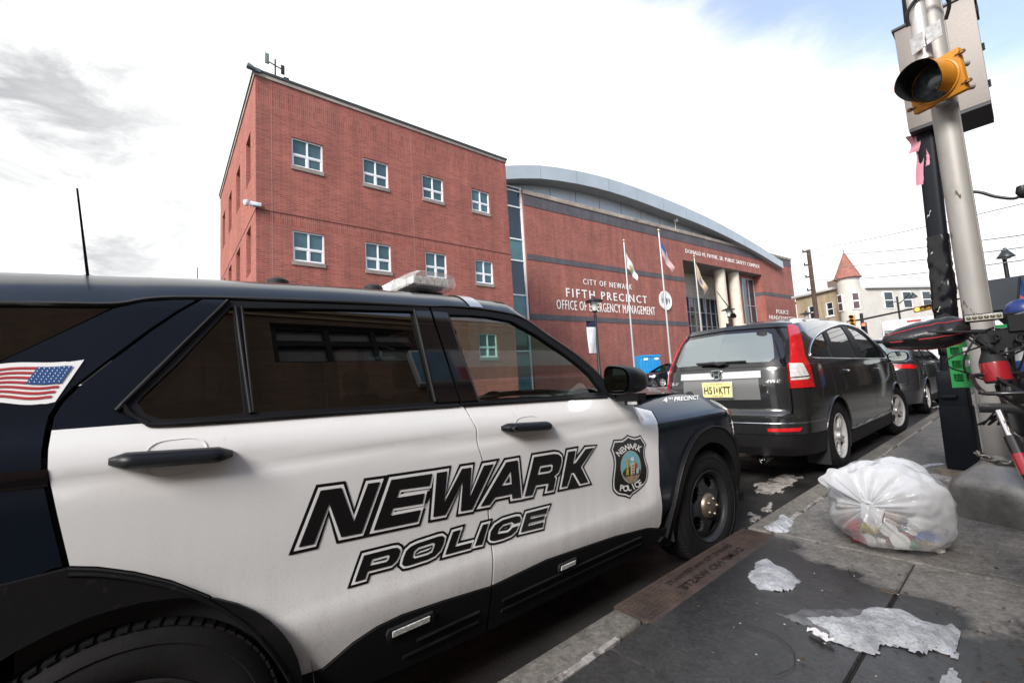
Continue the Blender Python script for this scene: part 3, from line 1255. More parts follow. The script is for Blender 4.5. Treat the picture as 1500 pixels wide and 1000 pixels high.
# ---------------------------------------------------------------- brick building across the pavement (seen mirrored in the car windows)
M_brick3 = brick_mat('brown brick', (0.20, 0.125, 0.075), (0.155, 0.095, 0.058), (0.16, 0.12, 0.09), bw=0.22, rh=0.075, ms=0.01)
b3 = thing('brown_brick_shop', 'brown brick shop building on the near side of the pavement', 'building', (3.05, -9, 0))
wins = [(4.6, 5.0, 7.4, 5.85), (10.5, 5.0, 13.2, 5.85), (16.2, 4.7, 19.4, 5.6), (22.8, 4.7, 26, 5.6), (30, 4.7, 33, 5.6), (38, 4.7, 41, 5.6), (47, 4.7, 50, 5.6), (56, 4.7, 59, 5.6)]
doors = [(2.0, 0.1, 3.2, 2.3), (18.2, 0.1, 19.4, 2.3), (20.0, 0.6, 24, 2.5)]
mb = MB()
hole_wall(mb, (0, 0, 75, 6.3), wins + doors, lambda a, b: (0, a, b), (1, 0, 0), 0.2)
mb.add([(0, 0, 0), (9, 0, 0), (9, 0, 6.3), (0, 0, 6.3)], [(0, 1, 2, 3)])
mb.add([(0, 75, 0), (9, 75, 0), (9, 75, 6.3), (0, 75, 6.3)], [(0, 1, 2, 3)])
mb.add([(0, 0, 6.25), (9, 0, 6.25), (9, 75, 6.25), (0, 75, 6.25)], [(0, 1, 2, 3)])
mb.build('wall', M_brick3, b3, fix=False)
mb = MB()
mb.box2((-0.06, -0.06, 6.3), (0.35, 75.06, 6.42))
mb.box2((-0.05, 0, 6.05), (0.0, 75, 6.12))
mb.box2((-0.04, 0, 3.5), (0.0, 75, 3.62))
mb.build('coping', mat('tan coping', (0.33, 0.25, 0.15), rough=0.8, var=0.2, vscale=2), b3)
for r in wins:
    a, z0, b, z1 = r
    mb = MB()
    t = 0.09
    for p in range(4):
        x = a + (b - a - t) * p / 3
        mb.box2((0.08, x, z0), (0.16, x + t, z1))
    for z in (z0, z0 + 0.42, z1 - t):
        mb.box2((0.085, a, z), (0.155, b, z + t))
    w = mb.build('window', M_dark, b3)
    mb = MB()
    mb.box2((0.16, a, z0), (0.17, b, z1))
    mb.build('pane', mat('shop upper glass', (0.16, 0.17, 0.18), rough=0.15, var=0.3, vscale=1.2), w)
for r in doors:
    mb = MB()
    mb.box2((0.19, r[0], r[1]), (0.2, r[2], r[3]))
    mb.box2((0.1, (r[0] + r[2]) / 2 - 0.04, r[1]), (0.19, (r[0] + r[2]) / 2 + 0.04, r[3]))
    mb.build('door', mat('shop door', (0.03, 0.03, 0.032), rough=0.3, var=0.2, vscale=2), b3)
sg_ = thing('shop_sign', 'red and white shop sign board along the brown brick wall', 'sign', (3.05, 3.8, 4.35))
mb = MB()
mb.box2((-0.14, 0, 0), (-0.002, 5.6, 0.8))
mb.build('board', mat('sign white', (0.72, 0.72, 0.74), rough=0.4), sg_, bevel=0.01)
mb = MB()
mb.box2((-0.15, 0.9, 0.04), (-0.139, 5.56, 0.36))
mb.build('red_panel', mat('sign red', (0.50, 0.02, 0.03), rough=0.4), sg_)
mb = MB()
mb.box2((-0.15, 0.04, 0.04), (-0.139, 0.86, 0.76))
mb.build('blue_panel', mat('sign blue', (0.10, 0.28, 0.42), rough=0.4, var=0.4, vscale=3), sg_)
aw = thing('shop_awning', 'red and white striped shop awning on the brown brick building', 'awning', (3.05, 11.4, 2.6))
mb = MB()
mb.add([(0, -2.2, 0.75), (-0.9, -2.2, 0.25), (-0.9, 2.2, 0.25), (0, 2.2, 0.75), (-0.9, -2.2, 0.0), (-0.9, 2.2, 0.0), (0, -2.2, 0), (0, 2.2, 0)],
       [(0, 1, 2, 3), (1, 4, 5, 2), (0, 6, 4, 1), (3, 2, 5, 7), (6, 7, 5, 4)])
mb.build('canopy', mat('white canvas', (0.7, 0.68, 0.66), rough=0.8), aw)
mb = MB()
mb.add([(-0.005, -2.2, 0.62), (-0.605, -2.21, 0.44), (-0.605, 2.21, 0.44), (-0.005, 2.2, 0.62)], [(0, 1, 2, 3)])
mb.box2((-0.92, -2.21, 0.03), (-0.903, 2.21, 0.14))
mb.build('red_stripe', mat('red canvas', (0.55, 0.03, 0.04), rough=0.8), aw)
# ================================================================ the black and white police car
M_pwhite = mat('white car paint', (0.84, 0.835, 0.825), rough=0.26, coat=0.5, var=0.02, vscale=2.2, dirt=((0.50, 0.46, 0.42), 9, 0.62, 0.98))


def sill_tone(m, col):
    """tan-grey tone: strongest along the sills, in runs and specks"""
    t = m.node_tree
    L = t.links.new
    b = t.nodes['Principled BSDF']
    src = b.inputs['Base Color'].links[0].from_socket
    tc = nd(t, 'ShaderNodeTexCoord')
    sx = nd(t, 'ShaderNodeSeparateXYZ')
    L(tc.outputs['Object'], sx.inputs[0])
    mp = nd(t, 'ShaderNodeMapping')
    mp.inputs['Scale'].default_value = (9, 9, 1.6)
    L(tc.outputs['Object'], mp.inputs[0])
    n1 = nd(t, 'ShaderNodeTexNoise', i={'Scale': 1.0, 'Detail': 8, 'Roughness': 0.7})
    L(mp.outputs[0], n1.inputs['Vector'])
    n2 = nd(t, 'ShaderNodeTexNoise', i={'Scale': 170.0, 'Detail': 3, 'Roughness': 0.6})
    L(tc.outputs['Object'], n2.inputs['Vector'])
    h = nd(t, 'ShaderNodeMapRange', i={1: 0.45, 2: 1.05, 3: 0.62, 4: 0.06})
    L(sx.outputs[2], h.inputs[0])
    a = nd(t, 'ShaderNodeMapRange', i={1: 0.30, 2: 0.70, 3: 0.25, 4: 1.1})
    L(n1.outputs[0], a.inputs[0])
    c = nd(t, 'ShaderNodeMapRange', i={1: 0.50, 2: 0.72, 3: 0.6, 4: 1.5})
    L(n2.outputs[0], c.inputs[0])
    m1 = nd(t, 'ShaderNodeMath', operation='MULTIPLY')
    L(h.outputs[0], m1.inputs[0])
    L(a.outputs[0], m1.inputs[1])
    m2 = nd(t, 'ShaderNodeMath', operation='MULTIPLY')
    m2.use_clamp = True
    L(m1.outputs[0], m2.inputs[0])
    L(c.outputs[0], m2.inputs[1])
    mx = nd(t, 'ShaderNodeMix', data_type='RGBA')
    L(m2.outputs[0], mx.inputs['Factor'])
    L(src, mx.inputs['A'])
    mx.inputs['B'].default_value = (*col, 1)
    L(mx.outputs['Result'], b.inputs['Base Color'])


sill_tone(M_pwhite, (0.44, 0.405, 0.365))  # white panels turn tan-grey towards the bottom
M_pblack = mat('blue black car paint', (0.006, 0.0095, 0.0165), rough=0.2, coat=0.4, spec=0.35, rvar=0.05, vscale=3)
M_clad = mat('black plastic cladding', (0.008, 0.0075, 0.008), rough=0.5, spec=0.3, var=0.2, vscale=3, bump=0.12, bscale=300, dirt=((0.06, 0.055, 0.05), 14, 0.60, 0.85))
M_trim = mat('black window trim', (0.008, 0.008, 0.009), rough=0.5, spec=0.25)
M_gloss = mat('gloss black pillar', (0.006, 0.005, 0.006), rough=0.05, coat=1.0)
M_tyre = mat('tyre rubber', (0.009, 0.0085, 0.0085), spec=0.3, rough=0.72, var=0.2, vscale=12, bump=0.1, bscale=90)
M_steel = mat('black steel rim', (0.020, 0.020, 0.022), rough=0.38, dirt=((0.05, 0.045, 0.04), 9, 0.55, 0.8))
M_cap = mat('dull metal hub cap', (0.22, 0.18, 0.14), rough=0.4, metal=0.75, var=0.15, vscale=10)
M_chrome = mat('chrome', (0.75, 0.75, 0.76), rough=0.12, metal=1.0)
M_alu = mat('brushed aluminium', (0.62, 0.62, 0.62), rough=0.3, metal=0.9)
M_int = mat('dark interior', (0.012, 0.012, 0.013), rough=0.75, var=0.2, vscale=5)
M_ink = mat('black vinyl', (0.010, 0.009, 0.009), rough=0.22)
M_vwhite = mat('white vinyl', (0.84, 0.835, 0.825), rough=0.28)


def glass_mat(name, tint, opac, rough=0.0, base=(0.01, 0.01, 0.01), ior=1.75):
    """a pane: a tinted see-through layer with a mirror-like face"""
    if name in MATS:
        return MATS[name]
    m = bpy.data.materials.new(name)
    m.use_nodes = True
    t = m.node_tree
    t.nodes.clear()
    L = t.links.new
    out = nd(t, 'ShaderNodeOutputMaterial')
    tr = nd(t, 'ShaderNodeBsdfTransparent')
    tr.inputs[0].default_value = (*tint, 1)
    df = nd(t, 'ShaderNodeBsdfDiffuse')
    df.inputs[0].default_value = (*base, 1)
    m1 = nd(t, 'ShaderNodeMixShader', i={0: opac})
    L(tr.outputs[0], m1.inputs[1])
    L(df.outputs[0], m1.inputs[2])
    gl = nd(t, 'ShaderNodeBsdfGlossy', i={'Roughness': rough})
    gl.inputs[0].default_value = (1, 1, 1, 1)
    fr = nd(t, 'ShaderNodeFresnel', i={'IOR': ior})
    geo = nd(t, 'ShaderNodeNewGeometry')
    inv = nd(t, 'ShaderNodeMath', operation='SUBTRACT', i={0: 1.0})
    L(geo.outputs['Backfacing'], inv.inputs[1])
    mul = nd(t, 'ShaderNodeMath', operation='MULTIPLY')
    L(fr.outputs[0], mul.inputs[0])
    L(inv.outputs[0], mul.inputs[1])
    m2 = nd(t, 'ShaderNodeMixShader')
    L(mul.outputs[0], m2.inputs[0])
    L(m1.outputs[0], m2.inputs[1])
    L(gl.outputs[0], m2.inputs[2])
    L(m2.outputs[0], out.inputs[0])
    MATS[name] = m
    return m


M_clear = glass_mat('clear car glass', (0.58, 0.76, 0.69), 0.015)
M_tint = glass_mat('tinted car glass', (0.09, 0.095, 0.09), 0.6, base=(0.0015, 0.0015, 0.0015), ior=2.1)


def tab(pts):
    T = np.array(catmull(pts, 6))
    return lambda z: np.interp(z, T[:, 0], T[:, 1])


PR = (-2.51, 2.94, -0.18)
_door = tab([(0.05, .86), (.20, .905), (.33, .945), (.42, .970), (.47, .982), (.515, .9885), (.535, .9885), (.575, .984), (.66, .983), (.78, .990), (.90, .996), (.985, .999), (1.01, .995), (1.035, .9945), (1.06, .997), (1.10, .989), (1.14, .972), (1.165, .9615),
             (1.20, .9505), (1.27, .9285), (1.40, .8875), (1.55, .840), (1.66, .80), (1.78, .735)])
_fend = tab([(0.05, .86), (.20, .905), (.33, .945), (.50, .985), (.62, .997), (.78, 1.0), (.90, 1.0), (.965, .997), (.995, .985), (1.02, .955), (1.06, .895), (1.10, .83), (1.14, .76), (1.25, .60), (1.78, .3)])


def p_prof(S, Z):
    zz = Z + 0.04 * (np.clip(S, -3.6, 0) + 0.65)
    k = sstep(S, -0.80, -0.60)
    return _door(zz) * (1 - k) + _fend(Z) * k


def p_shift(S, Z):
    f = sstep(S, 0.25, 0.9)
    r = sstep(-S, 3.3, 4.1)
    front = -np.interp(Z, [0.2, 0.45, 0.7, 0.95, 1.1], [0.06, 0.0, 0.0, 0.10, 0.30])
    rear = np.interp(Z, [0.3, 0.6, 1.1, 1.2, 1.7], [0.06, 0.0, 0.03, 0.10, 0.50])
    return f * front + r * rear


PW = Wrap([(0, -4.12), (0.45, -4.10), (0.78, -4.03), (0.93, -3.9), (0.985, -3.6), (0.998, -3.2), (1.0, -2.6), (1.0, -1.6), (1.0, -0.8), (1.0, 0.0), (0.998, 0.22), (0.985, 0.40), (0.95, 0.56), (0.88, 0.70), (0.74, 0.81), (0.5, 0.89), (0.25, 0.925), (0, 0.93)],
          p_prof, p_shift, PR)
pc = thing('police_car', 'black and white police SUV with NEWARK POLICE on its doors, parked nearest at the kerb', 'police car', PR)


def px(*pts, c=None, guess=(-1.5, 0.9)):
    pts = list(pts)
    if c:
        pts = c(*pts)
    return PW.inv(pts, guess)


z2_ = crop(0, 640, .36)
z5_ = crop(400, 600, .4)
z1_ = crop(0, 380, .28)
z3_ = crop(330, 380, .26)
z4_ = crop(600, 400, .26667)

gap_rear = [(301, 437.5), (294, 440), (266, 455.6), (224, 483.6), (168, 525.6), (117.6, 564.8), (92.4, 590), (80, 609.6), (75.6, 629)]
gap_rear_low = [(71, 656.8), (70, 685.6), (74, 708), (81, 740), (86, 762), (101.8, 827)]
arch_r = [(101.8, 828), (144, 829), (198, 836), (252, 849), (306, 870.4), (342, 892), (378, 922.6), (406.8, 956.8), (428, 993)]
low_r = [(472, 978), (516, 940), (552, 916), (588, 899), (650, 878), (719, 857)]
gap_b = [(720, 808), (713.5, 740), (707.5, 680), (699, 652), (697, 628), (679, 596)]
low_f = [(721.5, 856), (800, 818.5), (900, 784.5), (948, 772.5), (965, 772.5)]
gap_f = [(968, 766), (970, 745), (966, 710), (964.5, 657.5), (963, 622.5), (954, 601.5), (938.5, 580)]
belt_r = [(673, 595), (500, 606), (330, 618), (229, 623), (214, 619.5)]
belt_f = [(911, 580), (888, 582), (780, 588.5), (682, 595.5)]

I = lambda p, g=(-1.5, 0.9): PW.inv(p, g)
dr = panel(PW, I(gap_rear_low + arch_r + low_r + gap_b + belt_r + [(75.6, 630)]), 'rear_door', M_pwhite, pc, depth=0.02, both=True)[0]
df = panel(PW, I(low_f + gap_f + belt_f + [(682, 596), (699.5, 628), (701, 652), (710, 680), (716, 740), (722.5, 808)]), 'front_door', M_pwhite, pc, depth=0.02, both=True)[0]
# dark blue-black upper skin of the rear door
panel(PW, I(gap_rear + [(214, 619), (190, 607), (181.5, 593), (184, 586), (334, 441), (330, 438)]), 'rear_door_upper', M_pblack, pc, depth=0.02, both=True)

# window surrounds and panes
qg = [(201, 590), (208, 581), (262, 530), (300, 490), (338, 450), (342, 449), (358, 605), (300, 610.5), (236, 614), (214, 607)]
mg = [(355, 451), (480, 452), (605, 455.5), (618, 510), (637, 588), (500, 597), (371.5, 604)]
sur_r = [(336, 440.5), (628, 450.5), (650, 520), (672.5, 594), (500, 605.5), (330, 617.5), (229, 622.3), (214, 618.5), (190, 606.5), (182, 593)]
s1 = panel(PW, [I(sur_r), I(qg), I(mg)], 'window_surround', M_trim, pc, depth=0.03, off=0.001, both=True)[0]
panel(PW, I(offset_loop(qg, 1.0)), 'quarter_window', M_tint, pc, off=-0.012, depth=0, both=True)
panel(PW, I(offset_loop(mg, 1.0)), 'rear_side_window', M_tint, pc, off=-0.012, depth=0, both=True)
fg = [(656, 460.5), (690, 461.5), (717, 464), (749, 470), (787, 491), (827, 518), (852, 537), (866, 550), (884, 574), (780, 581.5), (701, 587)]
sur_f = [(631.5, 450), (661, 451), (707, 455), (749, 462), (771, 471), (803, 494), (840, 519), (867, 541), (890, 563), (894, 577), (888, 581), (780, 587.5), (676, 594)]
panel(PW, [I(sur_f), I(fg)], 'window_surround', M_trim, pc, depth=0.03, off=0.001, both=True)
panel(PW, I(offset_loop(fg, 1.0)), 'front_side_window', M_clear, pc, off=-0.012, depth=0, both=True)
# gloss pillar covers either side of the door gap
panel(PW, I([(608, 456), (629, 456.5), (672, 588), (640, 590)]), 'pillar_cover', M_gloss, pc, off=0.006, depth=0.006, both=True)
panel(PW, I([(632.5, 456.5), (654, 458.5), (699, 586.5), (675, 588.2)]), 'pillar_cover', M_gloss, pc, off=0.006, depth=0.006, both=True)
# mouldings round the glass
for path, r in (([(334, 441), (184, 588), (183, 595), (191, 607), (214, 619), (230, 622.5), (330, 617.5), (500, 605.5), (672, 594)], 0.007),
                ([(677, 594), (780, 587.5), (888, 581)], 0.007), ([(345, 449), (367, 605)], 0.006), ([(354, 450), (371, 604)], 0.005),
                ([(606, 455), (637.5, 588.5)], 0.006), ([(655, 460), (700, 586.5)], 0.005)):
    strip(PW, catmull(I(path), 4), r, 'window_moulding', M_trim, pc, off=0.004, both=True)

# rear quarter: body behind the door, tinted rear window, wheel arch
ditch_px = [(0, 445.5), (80, 446), (168, 446.6), (210, 440), (252, 437), (330, 437.5), (450, 441), (546, 445), (628, 449.5), (661, 449.5), (707, 453.5), (749, 460.5), (771, 469.5), (803, 492), (840, 517), (867, 539), (886, 558)]
ditch = I(ditch_px, (-1.5, 1.6))
print('DITCH', [tuple(round(float(q), 2) for q in p) for p in (ditch[0], ditch[2], ditch[5], ditch[8], ditch[11], ditch[-1])])
print('BELT', [tuple(round(float(q), 2) for q in p) for p in I([(75, 629), (330, 618), (673, 595), (911, 580), (938, 580)])])
print('FEND', [tuple(round(float(q), 2) for q in p) for p in I([(960, 603), (1000, 601), (1039, 614), (941, 579), (1046, 575), (1074, 605), (1046, 584)], (0.0, 1.0))])
gr = I(gap_rear[1:] + gap_rear_low)
gr = [(p[0] - 0.012, p[1]) for p in gr]
zt0 = ditch[2]
rearq = gr + [(gr[-1][0] - 0.02, gr[-1][1]), (-3.30, 0.86), (-3.55, 0.78), (-3.66, 0.70), (-4.3, 0.70), (-4.75, 0.70), (-4.95, 0.72), (-4.95, 1.15), (-4.30, 1.27), (-4.10, 1.30), (-4.08, 1.545), (-3.98, 1.55), (-3.98, 1.455), (-3.62, 1.425)] + I([(0, 530), (60, 502), (166, 452)], (-3, 1.4)) + I([(212, 442), (252, 439.5)], (-3, 1.6))
body = panel(PW, rearq, 'rear_quarter', M_pblack, pc, depth=0.02, both=True)[0]
tl_ = I([(2, 526), (60, 499), (164, 449.3)], (-3, 1.5))
panel(PW, tl_ + [(-3.35, tl_[2][1] + .003), (-3.6, 1.572), (-3.97, 1.545), (-3.97, 1.463), (-3.62, 1.432)], 'rear_quarter_window', M_tint, pc, off=-0.006, depth=0.01, both=True)
# dark shell behind all gaps
panel(PW, [(-3.2, .35), (-2.62, .45), (-.62, .45), (-.62, 1.12), (-1.5, 1.12), (-3.2, 1.20)], 'inner_shell', M_int, pc, off=-0.03, depth=0, both=True)
# rear quarter crease strips on the tail
panel(PW, I([(0, 692), (68, 687), (71, 700), (70, 712), (0, 719)], (-3.1, 1.1)), 'quarter_groove', M_gloss, pc, off=0.002, depth=0.004, both=True)

# wheel arches: black plastic
rim_r = I(arch_r)
yr, zr_ = -3.025, 0.37


def arc(cy, cz, r, a0, a1, n=26, ry=None):
    return [(cy + r * math.cos(rad(a0 + (a1 - a0) * i / n)), cz + (ry or r) * math.sin(rad(a0 + (a1 - a0) * i / n))) for i in range(n + 1)]


outer = [(p[0], p[1] - 0.003) for p in rim_r]
bk = [(-3.22, outer[0][1] - 0.004), (-3.45, outer[0][1] - 0.06), (-3.56, 0.66), (-3.62, 0.45), (-3.6, 0.32)]
inner = arc(yr, zr_, 0.435, -5, 185)
panel(PW, outer[::-1] + bk + inner[::-1] + [(outer[-1][0] - 0.02, 0.32)], 'wheel_arch', M_clad, pc, off=0.016, depth=0.05, both=True)
strip(PW, catmull([(p[0], p[1] - 0.012) for p in outer], 3), 0.006, 'arch_lip', M_clad, pc, off=0.016, both=True)
# sill cladding under both doors
sill_top = [(p[0], p[1] - 0.004) for p in I(low_r[::-1] + [(428, 995)])]
st_f = [(p[0], p[1] - 0.004) for p in I(low_f)]
sl_bot_r = I([(712, 952), (632, 1000)], (-1.8, .3))
sl_bot_f = I([(953, 806), (900, 835), (800, 900), (713, 950)], (-1.2, .3))
sil = panel(PW, sill_top + [(sill_top[-1][0] + 0.01, 0.30), (sl_bot_r[1][0], 0.27), (st_f[0][0] - 0.012, 0.26)], 'sill_cladding', M_clad, pc, off=0.006, depth=0.05, both=True)[0]
panel(PW, [(st_f[0][0], st_f[0][1])] + st_f[1:4] + I([(967, 775), (1000, 764), (994, 781), (980, 799)], (-.6, .4)) + [(-0.62, 0.27), (-0.75, 0.26), (st_f[0][0], 0.26)], 'sill_cladding', M_clad, pc, off=0.006, depth=0.05, both=True)
for zz, y0, y1 in ((0.375, -2.2, -1.92), (0.375, -1.80, -0.80), (0.33, -2.25, -1.92), (0.33, -1.80, -0.78)):
    strip(PW, [(y0 + (y1 - y0) * k / 8, zz) for k in range(9)], 0.007, 'sill_rib', M_clad, pc, off=0.008, both=True)
# floor pan
mb = MB()
mb.box2((-0.88, -3.9, 0.24), (0.88, 0.75, 0.30))
mb.build('floor_pan', M_int, pc)

# marker lamps on the sill
for c_, ln in (((600, 912), 0.15), ((829, 824.5), 0.10)):
    s0, z0 = I([c_], (-1.6, .42))[0]
    rot_ = 0.02
    ho = panel(PW, [(s0 - ln * .58, z0 - 0.018), (s0 + ln * .58, z0 - 0.018), (s0 + ln * .62, z0), (s0 + ln * .58, z0 + 0.018), (s0 - ln * .58, z0 + 0.018), (s0 - ln * .62, z0)], 'marker_lamp', M_dark, pc, off=0.016, depth=0.014)
    panel(PW, [(s0 - ln * .48, z0 - 0.010), (s0 + ln * .48, z0 - 0.010), (s0 + ln * .48, z0 + 0.010), (s0 - ln * .48, z0 + 0.010)], 'lens', mat('clear led lens', (0.55, 0.55, 0.53), rough=0.12, var=0.45, vscale=120), ho, off=0.020, depth=0.005)
    for q in (-.36, -.22, -.08, .08, .22, .36):
        pass

# front wing
arch_f = [(991, 779), (996, 745), (1004, 705), (1012, 672), (1020, 648), (1030, 630), (1046, 615), (1064, 611), (1080, 618)]
af = I(arch_f, (-0.3, 0.7))
wing_top = I([(941, 580.5), (980, 578), (1015, 576), (1046, 576)], (-.2, 1.08))
hl = I([(1047, 583), (1058, 588), (1072, 602), (1073, 606), (1062, 603)], (0.3, .98))
print('AF', [tuple(round(float(q), 2) for q in p) for p in af], 'HL', [tuple(round(float(q), 2) for q in p) for p in hl], 'WT', [tuple(round(float(q), 2) for q in p) for p in wing_top])
gf = [(p[0] + 0.012, p[1]) for p in I(gap_f[::-1], (-.6, .9))]
top_line = [(0.50, 1.05), (0.40, 1.095), (0.15, 1.13), (-0.2, 1.145), (-0.45, 1.152)]
AFO = [(-0.52, 0.30), (-0.475, 0.50), (-0.395, 0.67), (-0.28, 0.80), (-0.13, 0.885), (0.05, 0.915), (0.22, 0.885), (0.36, 0.805), (0.46, 0.68), (0.52, 0.52), (0.54, 0.32)]
wing = panel(PW, gf + [(-0.60, 0.40)] + catmull(AFO[1:8], 3) + [(0.42, 0.80), (0.52, 0.92), (0.45, 1.03)] + top_line[1:], 'front_wing', M_pblack, pc, depth=0.02, both=True)[0]
yf, zf_ = 0.0, 0.37
fo = catmull(AFO, 3)
inner = arc(yf, zf_, 0.432, -8, 188)
panel(PW, [(-0.60, 0.29), (-0.56, 0.31)] + fo + inner, 'wheel_arch', M_clad, pc, off=0.018, depth=0.05, ds=0.04, both=True)
strip(PW, catmull([(p[0], p[1] - 0.01) for p in fo], 1), 0.006, 'arch_lip', M_clad, pc, off=0.020, both=True)
# headlamp, bumper, grille
M_lens = mat('headlamp lens', (0.42, 0.43, 0.45), rough=0.08, coat=1.0, var=0.5, vscale=18)
panel(PW, [(0.42, 1.07), (0.38, 1.045), (0.46, 0.95), (0.58, 0.91), (0.95, 0.92), (0.98, 0.985), (0.62, 1.02)], 'headlamp', M_lens, pc, depth=0.03, off=0.004, both=True)
panel(PW, [(0.44, 0.985), (0.48, 0.955), (0.54, 0.94), (0.50, 0.99)], 'side_marker', mat('amber red lens', (0.45, 0.08, 0.03), rough=0.15), pc, off=0.009, depth=0.005, both=True)
panel(PW, [(0.535, 0.79), (0.60, 0.90), (1.55, 0.90), (1.55, 0.80), (1.0, 0.72)], 'nose_panel', M_pblack, pc, depth=0.02, both=True)
panel(PW, [(0.95, 0.70), (1.56, 0.78), (1.56, 0.56), (0.98, 0.56)], 'grille', M_dark, pc, depth=0.02, off=-0.02, both=True)
panel(PW, [(0.54, 0.32), (0.565, 0.56), (0.545, 0.77), (0.97, 0.70), (0.99, 0.55), (1.56, 0.54), (1.56, 0.28), (0.8, 0.26)], 'front_bumper', M_clad, pc, depth=0.03, off=0.008, both=True)
# bonnet
rows = []
for k in range(15):
    t = k / 14
    y = -0.70 + t * 1.36
    zed = float(np.interp(y, [-0.70, -0.45, 0.15, 0.40, 0.50, 0.66], [1.175, 1.163, 1.140, 1.105, 1.075, 0.94]))
    ue = float(np.interp(y, [-0.7, -0.2, 0.2, 0.45, 0.66], [0.84, 0.775, 0.755, 0.72, 0.62]))
    rows.append([(ue * q, y + 0.14 * (1 - q * q) * sstep(y, 0.0, 0.6), zed + 0.055 * (1 - abs(q) ** 2.2) + (0.018 if abs(q) > 0.55 and abs(q) < 0.8 else 0)) for q in np.linspace(-1, 1, 21)])
mb = MB()
mb.grid(rows)
mb.build('bonnet', mat('bonnet paint', (0.010, 0.012, 0.016), rough=0.3, coat=0.5, rvar=0.1, vscale=8), pc, smooth=180, fix=False)
# push bumper
mb = MB()
for u in (-0.36, 0.36):
    mb.tube([(u, 0.98, 0.35), (u, 1.06, 0.55), (u, 1.07, 0.86), (u, 1.04, 1.02), (u, 0.98, 1.07)], 0.045, 12)
mb.tube([(-0.4, 1.07, 0.62), (0.4, 1.07, 0.62)], 0.04, 10)
mb.tube([(-0.4, 1.07, 0.86), (0.4, 1.07, 0.86)], 0.04, 10)
mb.build('push_bumper', M_dark, pc, smooth=60)

# roof, windscreen, A-pillars
dp = catmull(ditch, 3)
S = np.array([p[0] for p in dp])
Z = np.array([p[1] for p in dp])
D = PW.at(S, Z)
extra = PW.at([-4.35, -4.1, -3.85, -3.55], [1.540, 1.555, 1.567, 1.580])
D = np.concatenate([np.array(extra), D])
PE = 8.0
qs = [1.0, 0.99, 0.975, 0.96, 0.94, 0.92, 0.89, 0.86, 0.82, 0.78, 0.73, 0.68, 0.6, 0.5, 0.35, 0.2, 0.0]
qs = qs + [-q for q in qs[-2::-1]]


def crown(y, z=None):
    if z is None:
        z = float(np.interp(y, D[:, 1], D[:, 2]))
    if y > -1.5:
        return float(np.interp(y, [-1.5, -1.1, -0.75], [0.10, 0.075, 0.04]))
    return float(np.interp(y, [-4.05, -3.6, -3.27, -2.8, -2.4, -1.9, -1.5], [1.655, 1.70, 1.722, 1.752, 1.768, 1.775, 1.768])) - z


def roof_row(p, qq=qs):
    u, y, z = p
    fw = 0.10 * float(sstep(y, -2.2, -1.2)) + 0.24 * float(sstep(y, -1.5, -0.7))
    return [(u * q, y + fw * (1 - q * q), z + 0.004 + crown(y, z) * (1 - abs(q) ** PE)) for q in qq]


yw = -1.62     # roof ends, windscreen begins
iw = int(np.argmin(np.abs(D[:, 1] - yw)))
mb = MB()
mb.grid([roof_row(p) for p in D[:iw + 1]])
roof = mb.build('roof', M_pblack, pc, smooth=180, fix=False)
mb = MB()
pq = [1.0, 0.99, 0.975, 0.96, 0.945, 0.93, 0.915, 0.905]
mb.grid([roof_row(p, pq) for p in D[iw:]])
mb.build('windscreen_pillar', M_pblack, pc, smooth=180, fix=False)
mb = MB()
mb.grid([roof_row(p, [-q for q in pq]) for p in D[iw:]])
mb.build('windscreen_pillar', M_pblack, pc, smooth=180, fix=False)
mb = MB()
mb.grid([roof_row((p[0], p[1], p[2] - 0.004), list(np.linspace(0.91, -0.91, 21))) for p in D[iw:]])
mb.build('windscreen', M_clear, pc, smooth=180, fix=False)
# headliner just under the roof, and inner pillars
mb = MB()
mb.grid([[(x * 0.97, y, z - 0.03) for x, y, z in roof_row(p)] for p in D[:iw + 1]])
mb.build('headliner', M_int, pc, smooth=180, fix=False)
# ditch moulding
mb = MB()
mb.tube([(p[0] - 0.004, p[1], p[2] + 0.002) for p in D], 0.008, 6)
mb.build('roof_moulding', M_dark, pc, smooth=60)
mb = MB()
mb.tube([(-p[0] + 0.004, p[1], p[2] + 0.002) for p in D], 0.008, 6)
mb.build('roof_moulding', M_dark, pc, smooth=60)
# cowl
mb = MB()
mb.grid([[(0.8 * q, -0.72 + 0.14 * (1 - q * q), 1.165 + 0.045 * (1 - q * q)) for q in np.linspace(-1, 1, 13)],
         [(0.82 * q, -0.52 + 0.14 * (1 - q * q), 1.15 + 0.04 * (1 - q * q)) for q in np.linspace(-1, 1, 13)]])
mb.build('cowl', M_dark, pc, smooth=180, fix=False)
# tail
panel(PW, [(-5.2, .75), (-4.95, .72), (-4.95, 1.13), (-5.2, 1.13)], 'tailgate', M_pblack, pc, depth=0.02, both=True)
panel(PW, [(-4.88, 0.9), (-4.28, 1.0), (-4.25, 1.12), (-4.88, 1.08)], 'tail_lamp', mat('red lamp lens', (0.42, 0.012, 0.015), rough=0.12, coat=0.6, var=0.25, vscale=14), pc, off=0.01, depth=0.02, both=True)
panel(PW, [(-5.2, .35), (-3.6, .33), (-3.58, .64), (-3.7, .69), (-5.2, .71)], 'rear_bumper', M_clad, pc, off=0.012, depth=0.03, both=True)
panel(PW, [(-5.2, 1.16), (-4.3, 1.30), (-4.05, 1.34), (-4.02, 1.62), (-5.2, 1.62)], 'rear_window', M_tint, pc, off=0.0, depth=0.01, both=True)

